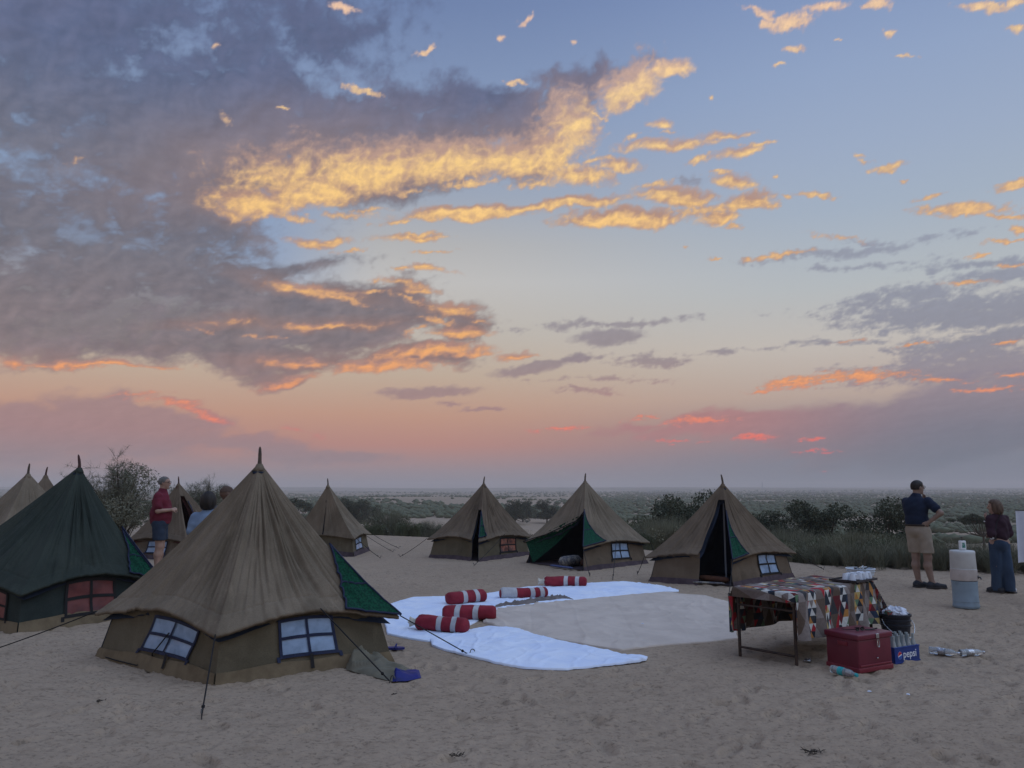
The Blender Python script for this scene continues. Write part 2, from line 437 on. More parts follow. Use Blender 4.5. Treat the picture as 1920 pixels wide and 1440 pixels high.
def mk(name, V, F, m, parent=None, smooth=True, local=False, loc=None, sharp=None):
    """one mesh object; V are world points (or local ones) ; F faces"""
    V = np.array([tuple(v) for v in V], float).reshape(-1, 3) if not isinstance(V, np.ndarray) else V.astype(float).reshape(-1, 3)
    o_loc = Vector((0, 0, 0))
    if not local:
        if parent is not None:
            V = V - np.array(root_loc(parent))
        else:
            if loc is None:
                mn, mx = V.min(0), V.max(0)
                loc = Vector(((mn[0] + mx[0]) / 2, (mn[1] + mx[1]) / 2, mn[2]))
            o_loc = Vector(loc)
            V = V - np.array(o_loc)
    elif loc is not None:
        o_loc = Vector(loc)
    me = bpy.data.meshes.new(name)
    if isinstance(F, np.ndarray):
        n = F.shape[1]
        me.vertices.add(len(V)); me.vertices.foreach_set('co', V.astype(np.float32).ravel())
        me.loops.add(F.size); me.loops.foreach_set('vertex_index', F.astype(np.int32).ravel())
        me.polygons.add(len(F))
        me.polygons.foreach_set('loop_start', np.arange(0, F.size, n, dtype=np.int32))
        me.polygons.foreach_set('loop_total', np.full(len(F), n, np.int32))
        me.update(calc_edges=True)
    else:
        me.from_pydata([tuple(v) for v in V], [], [tuple(f) for f in F])
        me.update()
    if smooth:
        me.polygons.foreach_set('use_smooth', np.ones(len(me.polygons), bool))
        if sharp:
            me.set_sharp_from_angle(angle=rad(sharp))
    if m is not None:
        me.materials.append(m)
    o = bpy.data.objects.new(name, me)
    o.location = o_loc
    o.parent = parent
    COL.objects.link(o)
    return o


def copy_tree(o, parent=None):
    c = o.copy()
    COL.objects.link(c)
    c.parent = parent
    for ch in list(o.children):
        copy_tree(ch, c)
    return c


def grid_faces(nu, nv, off=0, flip=False, closed=False):
    """quads of a grid of nu x nv points stored row by row (index = i*nv+j)"""
    i, j = np.meshgrid(np.arange(nu if closed else nu - 1), np.arange(nv - 1), indexing='ij')
    i2 = (i + 1) % nu
    q = np.stack([i * nv + j, i2 * nv + j, i2 * nv + j + 1, i * nv + j + 1], -1).reshape(-1, 4) + off
    return q[:, ::-1] if flip else q


class MB:
    """collects pieces into one mesh"""
    def __init__(self):
        self.V = []; self.F = []

    def add(self, V, F):
        o = len(self.V)
        self.V += [Vector(v) for v in V]
        self.F += [tuple(int(x) + o for x in f) for f in F]
        return self

    def box(self, c, s, rot=None):
        c = Vector(c)
        P = []
        for dz in (-.5, .5):
            for dx, dy in ((-.5, -.5), (.5, -.5), (.5, .5), (-.5, .5)):
                v = Vector((dx * s[0], dy * s[1], dz * s[2]))
                if rot is not None: v = rot @ v
                P.append(c + v)
        return self.add(P, [(3, 2, 1, 0), (4, 5, 6, 7), (0, 1, 5, 4), (1, 2, 6, 5), (2, 3, 7, 6), (3, 0, 4, 7)])

    def tube(self, pts, r, n=8, cap=True):
        pts = [Vector(p) for p in pts]
        rr = r if isinstance(r, (list, tuple)) else [r] * len(pts)
        V = []
        up = None
        for i, p in enumerate(pts):
            d = (pts[min(i + 1, len(pts) - 1)] - pts[max(i - 1, 0)]).normalized()
            if up is None:
                up = Vector((0, 0, 1)) if abs(d.z) < 0.9 else Vector((1, 0, 0))
            a = d.cross(up)
            if a.length < 1e-6: a = d.cross(Vector((0.3, 1, 0.2)))
            a.normalize(); b2 = a.cross(d).normalized(); up = b2
            for k in range(n):
                t = 2 * math.pi * k / n
                V.append(p + a * (math.cos(t) * rr[i]) + b2 * (math.sin(t) * rr[i]))
        F = []
        for i in range(len(pts) - 1):
            for k in range(n):
                F.append((i * n + k, i * n + (k + 1) % n, (i + 1) * n + (k + 1) % n, (i + 1) * n + k))
        if cap:
            F.append(tuple(range(n))); F.append(tuple(range(len(pts) * n - 1, (len(pts) - 1) * n - 1, -1)))
        return self.add(V, F)

    def lathe(self, prof, n=20, c=(0, 0, 0), rot=None, cap=True):
        c = Vector(c)
        V = []
        for (r, z) in prof:
            for k in range(n):
                t = 2 * math.pi * k / n
                v = Vector((r * math.cos(t), r * math.sin(t), z))
                if rot is not None: v = rot @ v
                V.append(c + v)
        F = []
        for i in range(len(prof) - 1):
            for k in range(n):
                F.append((i * n + k, i * n + (k + 1) % n, (i + 1) * n + (k + 1) % n, (i + 1) * n + k))
        if cap:
            F.append(tuple(range(n - 1, -1, -1))); F.append(tuple(range((len(prof) - 1) * n, len(prof) * n)))
        return self.add(V, F)

    def build(self, name, m, parent=None, smooth=True, sharp=40, **kw):
        return mk(name, self.V, self.F, m, parent, smooth, sharp=sharp, **kw)


# ------------------------------------------------------------------ materials
def mat(name, col, rough=0.8, col2=None, scale=6.0, detail=4, bump=0.0, bscale=60.0, spec=0.3, metal=0.0, stretch=(1, 1, 1), contrast=(0.35, 0.65), alpha=None, trans=0.0, attr=None, sheen=0.0, sub=0.0, bdetail=3):
    m = bpy.data.materials.new(name)
    m.use_nodes = True
    nt = m.node_tree
    nt.nodes.clear()
    b = NB(nt)
    p = b.new('ShaderNodeBsdfPrincipled')
    out = b.new('ShaderNodeOutputMaterial')
    nt.links.new(p.outputs[0], out.inputs[0])
    p.inputs['Roughness'].default_value = rough
    p.inputs['Metallic'].default_value = metal
    p.inputs['Specular IOR Level'].default_value = spec
    p.inputs['Transmission Weight'].default_value = trans
    p.inputs['Sheen Weight'].default_value = sheen
    if sub:
        p.inputs['Subsurface Weight'].default_value = sub
        p.inputs['Subsurface Radius'].default_value = (0.02, 0.008, 0.004)
    tc = b.new('ShaderNodeTexCoord').outputs['Object']
    vec = b.v('MULTIPLY', tc, stretch)
    base = (*col, 1) if len(col) == 3 else col
    if attr:
        a = b.new('ShaderNodeAttribute'); a.attribute_name = attr
        base = a.outputs['Color']
    if col2 is not None:
        f = b.ss(b.noise(vec, scale, detail, 0.6), contrast[0], contrast[1])
        base = b.mix(f, base, (*col2, 1))
    elif attr:
        f = b.lr(b.noise(vec, scale, detail, 0.6), 0.2, 0.8, 0.75, 1.2)
        base = b.mix(1.0, base, b.xyz(f, f, f), 'MULTIPLY')
    b.put(p.inputs['Base Color'], base)
    if bump:
        bn = b.new('ShaderNodeBump')
        bn.inputs['Strength'].default_value = bump
        bn.inputs['Distance'].default_value = 0.01
        b.put(bn.inputs['Height'], b.noise(vec, bscale, bdetail, 0.6))
        nt.links.new(bn.outputs[0], p.inputs['Normal'])
    if alpha is not None:
        p.inputs['Alpha'].default_value = alpha
    return m


# ------------------------------------------------------------------ sky shell with the evening clouds (far outside the air)
def build_sky():
    step = 0.084
    az = np.arange(-41.0, 41.01, step); el = np.arange(-1.4, 38.51, step)
    A, E = np.meshgrid(az, el, indexing='ij')
    c = sky_colors(A, E)
    R = 30000.0
    a, e = np.radians(A), np.radians(E)
    V = np.stack([R * np.cos(e) * np.sin(a), R * np.cos(e) * np.cos(a), R * np.sin(e) + CAM_H], -1).reshape(-1, 3)
    m = bpy.data.materials.new('evening_sky')
    m.use_nodes = True
    m.cycles.emission_sampling = 'NONE'
    nt = m.node_tree; nt.nodes.clear(); b = NB(nt)
    at = b.new('ShaderNodeAttribute'); at.attribute_name = 'cloud'
    em = b.new('ShaderNodeEmission')
    out = b.new('ShaderNodeOutputMaterial')
    b.put(em.inputs['Color'], at.outputs['Color'])
    nt.links.new(em.outputs[0], out.inputs[0])
    o = mk('sky', V, grid_faces(len(az), len(el)), m, smooth=True, local=True)
    ca = o.data.attributes.new('cloud', 'FLOAT_COLOR', 'POINT')
    rgba = np.ones((len(V), 4), np.float32); rgba[:, :3] = c.reshape(-1, 3)
    ca.data.foreach_set('color', rgba.ravel())
    tag(o, kind='structure')
    return o


build_sky()
# ------------------------------------------------------------------ ground
_EX = np.array([-400, -60, -20, -4.7, 0, 3.6, 6.75, 9.5, 20, 60, 400.0])
_EY = np.array([60, 36, 30, 26.5, 23.5, 19.8, 15.6, 14.8, 14.0, 16, 60.0])


def ground_h(x, y):
    """height of the land: the flat camp, its edge, the scrub plain below and the far rises"""
    x = np.asarray(x, float); y = np.asarray(y, float)
    ye = np.interp(x, _EX, _EY)
    d = y - ye
    r = np.hypot(x, y)
    h = -(2.9 * sst(d, -1.0, 26) + 4.2 * sst(d, 18, 150))
    h += 0.10 * np.exp(-(d / 2.2) ** 2)
    h += sst(d, 12, 90) * (1.7 * fbm(x / 55.0, y / 70.0, 3, 0.5, 5) + 0.5 * gnoise(x / 14.0, y / 18.0, 9))
    # gentle rise of sandy ground in the middle distance on the left
    h += 3.0 * sst(d, 90, 420) * np.exp(-((x / np.maximum(y, 1) + 0.12) / 0.22) ** 2) * sst(900 - r, 0, 400)
    h += sst(r, 300, 1500) * 5.0 * fbm(x / 420.0, y / 330.0, 3, 0.5, 15)
    h += sst(r, 1500, 4200) * (18 + 34 * fbm(x / 2600.0, y / 900.0, 3, 0.5, 25)) * (0.85 + 0.15 * np.tanh(-x / 1500.0))
    h += 0.05 * gnoise(x / 2.3, y / 2.3, 3) * sst(-d, 0, 3) * 0.6
    return h


def footprint_map():
    """trodden sand: a height patch of prints and scuffs, 2.5 cm cells"""
    rs = np.random.RandomState(5)
    x0, y0, cell, nx, ny = -11.0, 3.0, 0.025, 1000, 640
    H = np.zeros((nx, ny))

    def stamp(cx, cy, a, lx, ly, dep, rim):
        R = max(lx, ly) * 2.4
        i0, i1 = int((cx - R - x0) / cell), int((cx + R - x0) / cell) + 1
        j0, j1 = int((cy - R - y0) / cell), int((cy + R - y0) / cell) + 1
        i0, j0 = max(i0, 0), max(j0, 0); i1, j1 = min(i1, nx), min(j1, ny)
        if i1 <= i0 or j1 <= j0: return
        X, Y = np.meshgrid(x0 + cell * np.arange(i0, i1) - cx, y0 + cell * np.arange(j0, j1) - cy, indexing='ij')
        u = (X * math.cos(a) + Y * math.sin(a)) / lx
        v = (-X * math.sin(a) + Y * math.cos(a)) / ly
        q = u * u + v * v
        H[i0:i1, j0:j1] += -dep * np.exp(-q * q * 1.2) + rim * np.exp(-((np.sqrt(q) - 1.25) / 0.35) ** 2)
    for _ in range(330):        # walks: lines of steps
        cx, cy = rs.uniform(-10, 13), rs.uniform(3.4, 17)
        a = rs.uniform(0, 6.28)
        for k in range(rs.randint(3, 12)):
            s = 1 if k % 2 else -1
            px_, py_ = cx + math.cos(a) * 0.62 * k - math.sin(a) * 0.10 * s, cy + math.sin(a) * 0.62 * k + math.cos(a) * 0.10 * s
            dd = rs.uniform(0.016, 0.040)
            stamp(px_, py_, a + rs.uniform(-.25, .25), 0.125, 0.055, dd, dd * 0.4)
            a += rs.uniform(-.1, .1)
    for _ in range(3200):       # scuffs
        stamp(rs.uniform(-11, 14), rs.uniform(3, 18), rs.uniform(0, 3.14), rs.uniform(.03, .14), rs.uniform(.02, .06), rs.uniform(-.008, .022), rs.uniform(0, .007))
    return x0, y0, cell, H


CLOTH_PX = [(712, 1138), (775, 1116), (1100, 1090), (1180, 1087), (1280, 1105), (1380, 1128), (1400, 1200), (1270, 1218), (1218, 1246), (1060, 1264), (960, 1258), (800, 1216), (722, 1192)]


def flat_under_cloth(X, Y):
    """1 where the sheets lie and have pressed the sand flat"""
    p = [gp(*q) for q in CLOTH_PX]
    d = np.full(X.shape, 9e9)
    for a, c in zip(p, p[1:] + p[:1]):
        ex_, ey_ = c.x - a.x, c.y - a.y
        L = math.hypot(ex_, ey_)
        d = np.minimum(d, ((X - a.x) * ey_ - (Y - a.y) * ex_) / L)
    return sst(d, -.12, .05)


def build_ground():
    x0, y0, cell, H = footprint_map()
    th = np.concatenate([np.arange(-180, -56, 4.0), np.arange(-56, -40, 0.6), np.arange(-40, 40, 0.18), np.arange(40, 56, 0.6), np.arange(56, 180, 4.0)])
    r1 = np.exp(np.arange(math.log(0.6), math.log(3.4), 0.08))
    r2 = np.exp(np.arange(math.log(3.4), math.log(17), 0.0050))
    r3 = np.exp(np.arange(math.log(17), math.log(80), 0.012))
    r4 = np.exp(np.arange(math.log(80), math.log(5700), 0.025))
    rr = np.concatenate([r1, r2, r3, r4])
    T, R = np.meshgrid(np.radians(th), rr, indexing='ij')
    X, Y = R * np.sin(T), R * np.cos(T)
    Z = ground_h(X, Y)
    lay = flat_under_cloth(X, Y)
    near = (X > x0 + .1) & (X < x0 + cell * (H.shape[0] - 3)) & (Y > y0 + .1) & (Y < y0 + cell * (H.shape[1] - 3))
    fi = np.clip((X - x0) / cell, 0, H.shape[0] - 2); fj = np.clip((Y - y0) / cell, 0, H.shape[1] - 2)
    i, j = fi.astype(int), fj.astype(int); u, v = fi - i, fj - j
    Hs = (H[i, j] * (1 - u) + H[i + 1, j] * u) * (1 - v) + (H[i, j + 1] * (1 - u) + H[i + 1, j + 1] * u) * v
    fade = sst(X - x0, 0, 1.5) * sst(x0 + cell * H.shape[0] - X, 0, 1.5) * sst(Y - y0, 0, .5) * sst(y0 + cell * H.shape[1] - Y, 0, 2.5)
    Z = Z + np.where(near, Hs * fade, 0) * (1 - lay)
    nr = sst(60 - R, 0, 40)
    Z = Z + (1 - lay) * nr * (0.014 * fbm(X * 1.6, Y * 2.4, 4, 0.55, 41) + 0.024 * fbm(X * 4, Y * 7, 4, 0.62, 43) - 0.010 * np.clip(1 - np.abs(gnoise(X * 5, Y * 8, 49)) * 5, 0, 1))
    Z = np.where(R > 5600, Z - 30, Z)
    m = bpy.data.materials.new('sand')
    m.use_nodes = True
    nt = m.node_tree; nt.nodes.clear(); b = NB(nt)
    p = b.new('ShaderNodeBsdfPrincipled'); out = b.new('ShaderNodeOutputMaterial')
    nt.links.new(p.outputs[0], out.inputs[0])
    p.inputs['Roughness'].default_value = 0.95
    p.inputs['Specular IOR Level'].default_value = 0.1
    pos = b.new('ShaderNodeNewGeometry').outputs['Position']
    sp = b.new('ShaderNodeSeparateXYZ'); b.put(sp.inputs[0], pos)
    flat = b.v('MULTIPLY', pos, (1, 1, 0.2))
    n1 = b.noise(flat, 0.35, 4, 0.6)
    n2 = b.noise(b.v('MULTIPLY', pos, (1, 1.6, 1)), 5.0, 5, 0.65)
    n3 = b.noise(b.v('MULTIPLY', pos, (1, 1.3, 1)), 24.0, 4, 0.7)
    sand = b.mix(b.ss(n1, 0.3, 0.7), (0.358, 0.272, 0.198, 1), (0.408, 0.312, 0.228, 1))
    sand = b.mix(b.m('MULTIPLY', b.ss(n2, 0.50, 0.72), 0.6), sand, (0.245, 0.182, 0.127, 1))
    sand = b.mix(b.m('MULTIPLY', b.ss(n3, 0.52, 0.66), 0.75), sand, (0.185, 0.14, 0.10, 1))
    sand = b.mix(b.m('MULTIPLY', b.ss(n3, 0.40, 0.26), 0.5), sand, (0.50, 0.39, 0.28, 1))
    # thin dry growth on the plain: patches by place
    far = b.noise(b.v('MULTIPLY', pos, (1, 0.8, 0)), 0.03, 6, 0.65)
    far2 = b.noise(b.v('MULTIPLY', pos, (1, 0.5, 0)), 0.006, 5, 0.6)
    dist = b.v('LENGTH', b.v('MULTIPLY', pos, (1, 1, 0)))
    ratio = b.m('DIVIDE', sp.outputs[0], b.m('MAXIMUM', sp.outputs[1], 1.0))
    low = b.m('MULTIPLY', b.ss(sp.outputs[2], -1.0, -2.6), b.ss(dist, 22, 60))
    veg = b.m('MULTIPLY', low, b.ss(b.m('ADD', far, b.m('MULTIPLY', b.m('SUBTRACT', far2, 0.5), 0.8)), b.lr(ratio, .05, .3, 0.56, 0.38), b.lr(ratio, .05, .3, 0.72, 0.56)))
    bare = b.m('MULTIPLY', b.ss(b.m('ABSOLUTE', b.m('SUBTRACT', ratio, .61)), .13, .03), b.ss(dist, 110, 70))
    veg = b.m('MULTIPLY', veg, b.m('SUBTRACT', 1.0, bare))
    rough_low = b.mix(b.ss(far2, 0.4, 0.6), (0.10, 0.105, 0.065, 1), (0.15, 0.135, 0.09, 1))
    col = b.mix(b.m('MULTIPLY', veg, 0.85), sand, rough_low)
    hillf = b.ss(dist, 700, 1800)
    hill = b.mix(b.ss(far2, 0.42, 0.62), (0.30, 0.245, 0.18, 1), (0.15, 0.135, 0.10, 1))
    col = b.mix(hillf, col, hill)
    b.put(p.inputs['Base Color'], col)
    bn = b.new('ShaderNodeBump'); bn.inputs['Strength'].default_value = 1.0; bn.inputs['Distance'].default_value = 0.02
    b.put(bn.inputs['Height'], b.m('ADD', b.noise(b.v('MULTIPLY', pos, (1, 1.5, 1)), 9.0, 6, 0.65), b.m('MULTIPLY', b.noise(pos, 60, 3, 0.6), 0.35)))
    nt.links.new(bn.outputs[0], p.inputs['Normal'])
    V = np.stack([X, Y, Z], -1).reshape(-1, 3)
    nT, nR = X.shape
    F = grid_faces(nT, nR, closed=True)
    V = np.vstack([V, [[0, 0, 0]]])
    o = mk('ground', V, F, m, local=True)
    # close the small disc under the camera
    bm = bmesh.new(); bm.from_mesh(o.data); bm.verts.ensure_lookup_table()
    c = bm.verts[len(V) - 1]
    for k in range(nT):
        f = bm.faces.new((c, bm.verts[k * nR], bm.verts[((k + 1) % nT) * nR])); f.smooth = True
    bmesh.ops.recalc_face_normals(bm, faces=bm.faces)
    bm.to_mesh(o.data); bm.free()
    if o.data.polygons[0].normal.z < 0:
        o.data.flip_normals()
    tag(o, kind='structure')
    return o


build_ground()


def gz(x, y):
    return float(ground_h(np.array([x]), np.array([y]))[0])


# ------------------------------------------------------------------ evening haze
def build_haze():
    m = bpy.data.materials.new('haze_air')
    m.use_nodes = True
    nt = m.node_tree; nt.nodes.clear(); b = NB(nt)
    v = b.new('ShaderNodeVolumePrincipled'); out = b.new('ShaderNodeOutputMaterial')
    v.inputs['Color'].default_value = (1.0, 0.935, 0.90, 1)
    v.inputs['Density'].default_value = 0.00038
    v.inputs['Anisotropy'].default_value = 0.0
    nt.links.new(v.outputs[0], out.inputs['Volume'])
    mb = MB().box((0, 0, -4), (11600, 11600, 112))
    o = mb.build('haze', m, smooth=False, sharp=None, local=True)
    tag(o, kind='stuff')


build_haze()
# ------------------------------------------------------------------ vegetation
M_LEAF = [mat('scrub_leaf', (0.085, 0.100, 0.056), 0.8, (0.125, 0.132, 0.078), 1.3),
          mat('grey_scrub_leaf', (0.135, 0.142, 0.098), 0.85, (0.20, 0.19, 0.135), 1.1),
          mat('dark_tree_leaf', (0.046, 0.056, 0.034), 0.8, (0.074, 0.080, 0.046), 1.6)]
M_PALE_SCRUB = mat('pale_scrub_leaf', (0.175, 0.175, 0.115), 0.85, (0.24, 0.225, 0.155), 1.1)
M_DRY = mat('dry_stem', (0.15, 0.125, 0.085), 0.9, (0.20, 0.165, 0.11), 3)
M_BARK = mat('bark', (0.075, 0.06, 0.045), 0.9, (0.11, 0.09, 0.07), 9)


def blades(rs, n, rad_, hgt, lean=0.5, wid=0.012, seg=2, clumps=5, fine=0.6):
    """broom-like bush: thin upright arching stems"""
    V = []; F = []
    cl = [(rs.normal(0, rad_ * 0.45), rs.normal(0, rad_ * 0.45), rs.uniform(.55, 1.0)) for _ in range(clumps)]
    for _ in range(n):
        cx, cy, ch = cl[rs.randint(clumps)]
        bx, by = cx + rs.normal(0, rad_ * 0.12), cy + rs.normal(0, rad_ * 0.12)
        a = rs.uniform(0, 6.283)
        L = hgt * ch * rs.uniform(.45, 1.05)
        ln = lean * abs(rs.normal(0, 0.6)) * L
        z0 = rs.uniform(0, .35) * L
        p0 = np.array([bx + math.cos(a) * ln * z0 / L * .5, by + math.sin(a) * ln * z0 / L * .5, z0])
        w = wid * rs.uniform(.6, 1.5)
        sa = rs.uniform(0, 6.283)
        sd = np.array([math.cos(sa), math.sin(sa), 0]) * w
        base = len(V)
        for k in range(seg + 1):
            t = k / seg
            p = np.array([bx + math.cos(a) * ln * (t ** 1.6), by + math.sin(a) * ln * (t ** 1.6), z0 + (L - z0) * t * (1 - 0.12 * t * lean)])
            p = p0 * (1 - t) + p * t
            p[:2] += rs.normal(0, .02 * L, 2) * t
            q = sd * (1 - 0.7 * t)
            V.append(p - q); V.append(p + q)
            if k:
                F.append((base + 2 * k - 2, base + 2 * k - 1, base + 2 * k + 1, base + 2 * k))
    return np.array(V), np.array(F)


def leaves(rs, n, clumps, size, flat=0.8):
    """leaf faces spread through clumps (x,y,z,r)"""
    cl = np.array(clumps)
    w = cl[:, 3] ** 2
    idx = rs.choice(len(cl), n, p=w / w.sum())
    d = rs.normal(size=(n, 3)); d /= np.linalg.norm(d, axis=1)[:, None]
    rr = cl[idx, 3] * rs.uniform(0.25, 1.05, n) ** 0.55
    c = cl[idx, :3] + d * rr[:, None] * np.array([1, 1, flat])
    a = rs.normal(size=(n, 3)); a /= np.linalg.norm(a, axis=1)[:, None]
    e = rs.normal(size=(n, 3)); e -= (e * a).sum(1)[:, None] * a; e /= np.linalg.norm(e, axis=1)[:, None]
    s = size * rs.uniform(.6, 1.5, n)[:, None]
    V = np.stack([c - a * s, c + e * s * .45, c + a * s, c - e * s * .45], 1).reshape(-1, 3)
    F = np.arange(4 * n).reshape(-1, 4)
    return V, F


def branches(rs, pts, trunk_base, r0, n_sub=2):
    mb = MB()
    for (x, y, z, r) in pts:
        mid = Vector((trunk_base[0] * .5 + x * .5 + rs.normal(0, .1), trunk_base[1] * .5 + y * .5 + rs.normal(0, .1), z * .55))
        mb.tube([trunk_base, mid, (x, y, z)], [r0, r0 * .6, r0 * .2], 5)
        for _ in range(n_sub):
            d = Vector(rs.normal(0, 1, 3)); d.normalize()
            e = Vector((x, y, z)) + d * r * .8
            mb.tube([mid.lerp(Vector((x, y, z)), .5), e], [r0 * .3, r0 * .08], 4)
    return mb


PROTO = {}


def proto(kind, i):
    """mesh data (crown, stem) of one plant kind, made once"""
    key = (kind, i)
    if key in PROTO: return PROTO[key]
    rs = np.random.RandomState(100 + 13 * i + sum(map(ord, kind)))
    mb = MB()
    if kind == 'broom':            # upright thin-stemmed scrub, 1.6 m
        V, F = blades(rs, 2600, 0.95, 1.55, 0.55, 0.0075, 2, 9)
        V2, F2 = leaves(rs, 1500, [(rs.normal(0, .5), rs.normal(0, .5), rs.uniform(.3, .95), rs.uniform(.25, .45)) for _ in range(9)], 0.045)
        V = np.vstack([V, V2]); F = np.vstack([F, F2 + len(V) - len(V2)])
        for _ in range(14):
            a = rs.uniform(0, 6.28); mb.tube([(0, 0, -.2), (math.cos(a) * .25, math.sin(a) * .25, .5), (math.cos(a) * .6, math.sin(a) * .6, 1.1)], [.02, .014, .005], 4)
        m, bm = (M_LEAF[1], M_PALE_SCRUB, M_LEAF[0])[i % 3], M_DRY
    elif kind == 'grass':          # tuft of dry grass, 0.6 m
        V, F = blades(rs, 420, 0.30, 0.62, 0.9, 0.0045, 3, 4)
        for _ in range(6):
            a = rs.uniform(0, 6.28); mb.tube([(0, 0, -.05), (math.cos(a) * .12, math.sin(a) * .12, .3)], [.006, .003], 4)
        m, bm = M_LEAF[1], M_DRY
    elif kind == 'shrub':          # round leafy shrub, 1.3 m
        cl = [(rs.normal(0, .55), rs.normal(0, .55), rs.uniform(.35, 1.0), rs.uniform(.28, .5)) for _ in range(13)]
        V, F = leaves(rs, 5200, cl, 0.04)
        V2, F2 = blades(rs, 500, 0.9, 1.35, 0.7, 0.006, 2, 8)
        F = np.vstack([F, F2 + len(V)]); V = np.vstack([V, V2])
        mb = branches(rs, cl, (0, 0, -.2), .03)
        m, bm = M_LEAF[0], M_BARK
    elif kind == 'tree':           # small desert tree with an uneven crown, about 4 m
        cl = [(rs.normal(0, .85), rs.normal(0, .85), rs.uniform(1.1, 3.3), rs.uniform(.45, .8)) for _ in range(26)]
        cl = [(x, y, z - .16 * (x * x + y * y), r) for x, y, z, r in cl]
        V, F = leaves(rs, 12000, cl, 0.062, 0.85)
        mb = branches(rs, cl, (0, 0, .7), .06, 2)
        mb.tube([(0, 0, -.4), (.05, .03, .4), (0, 0, .8)], [.14, .11, .09], 7)
        m, bm = M_LEAF[2], M_BARK
    elif kind == 'flat':           # flat-topped acacia, about 5 m
        cl = [(rs.normal(0, 1.5), rs.normal(0, 1.5), rs.uniform(3.4, 4.5), rs.uniform(.45, .8)) for _ in range(22)]
        cl = [(x, y, z - .10 * (x * x + y * y) ** .5, r) for x, y, z, r in cl]
        V, F = leaves(rs, 3600, cl, 0.13, 0.55)
        mb = branches(rs, cl, (0, 0, 1.6), .09, 1)
        mb.tube([(0, 0, -.5), (.08, 0, .8), (0, 0, 1.7)], [.2, .15, .12], 6)
        m, bm = M_LEAF[2], M_BARK
    elif kind == 'thorn':          # airy half-bare thorn bush, 3 m
        mbt = MB(); tips = []
        for _ in range(70):
            a = rs.uniform(0, 6.28); R_ = abs(rs.normal(0, .75)); H_ = rs.uniform(1.2, 2.7) - .45 * R_
            e = Vector((math.cos(a) * R_ * 1.5, math.sin(a) * R_ * 1.5, H_))
            md = Vector((math.cos(a) * R_ * .5, math.sin(a) * R_ * .5, H_ * .5))
            mb.tube([(rs.normal(0, .1), rs.normal(0, .1), -.2), md, e], [.018, .011, .004], 4)
            for _k in range(7):
                s_ = md.lerp(e, rs.uniform(.2, 1)); d = Vector(rs.normal(0, 1, 3)); d.z = abs(d.z) * .8; d.normalize()
                e2 = s_ + d * rs.uniform(.25, .6)
                mb.tube([s_, e2], [.005, .002], 3); tips += [(s_, e2)]
        V = []; F = []
        for (s_, e2) in tips:                                  # fine twigs
            for _k in range(24):
                p = s_.lerp(e2, rs.uniform(.2, 1)); d = Vector(rs.normal(0, 1, 3)); d.z += .4; d.normalize()
                q = p + d * rs.uniform(.10, .26); w = Vector(rs.normal(0, 1, 3)); w = w.cross(d).normalized() * .0045
                b0 = len(V); V += [p - w, p + w, q]; F.append((b0, b0 + 1, b0 + 2))
        V = np.array([tuple(v) for v in V]); F = np.array(F)
        cl = [(rs.normal(0, .7), rs.normal(0, .7), rs.uniform(.4, 2.2), rs.uniform(.35, .6)) for _ in range(18)]
        V2, F2 = leaves(rs, 9000, cl, 0.032)
        F2t = np.vstack([F2[:, :3], F2[:, [0, 2, 3]]])
        F = np.vstack([F, F2t + len(V)]); V = np.vstack([V, V2])
        m, bm = M_LEAF[1], M_BARK
    else:                          # 'dot': far scrub, about 1.5 m
        cl = [(rs.normal(0, .55), rs.normal(0, .55), rs.uniform(.3, .95), rs.uniform(.35, .6)) for _ in range(8)]
        V, F = leaves(rs, 420, cl, 0.16)
        mb = branches(rs, cl[:4], (0, 0, -.2), .03, 0)
        m, bm = (M_LEAF[2], M_LEAF[0], M_LEAF[2])[i % 3], M_BARK
    c = mk('crown', V, F, m, local=True, smooth=False)
    s = mb.build('stem', bm, local=True, sharp=None)
    data = (c.data, s.data)
    bpy.data.objects.remove(c); bpy.data.objects.remove(s)
    PROTO[key] = data
    return data


def plant(name, kind, i, x, y, scale, label, cat, group=None, rz=0.0, sz=1.0, z=None, trunk='stem'):
    e = empty(name, (x, y, gz(x, y) if z is None else z), label, cat, group)
    e.rotation_euler = (0, 0, rz)
    e.scale = (scale, scale, scale * sz)
    c, s = proto(kind, i)
    for nm, d in (('crown', c), (trunk, s)):
        o = bpy.data.objects.new(nm, d)
        o.parent = e
        COL.objects.link(o)
    return e


rs = np.random.RandomState(77)
# the thorn bush behind the man in red
e = plant('thorn_bush', 'thorn', 0, -11.3, 22.5, 0.98, 'half-bare grey thorn bush standing behind the man in the red shirt', 'bush', rz=.4)
e = plant('thorn_bush', 'thorn', 1, -12.9, 23.6, 0.70, 'low airy thorn bush at the left of the tall one, behind the dark green tent', 'bush', rz=2.1)
e = plant('thorn_bush', 'thorn', 2, -10.0, 25.2, 0.72, 'small thorn bush just behind the tent with the dark doorway', 'bush', rz=1.1)
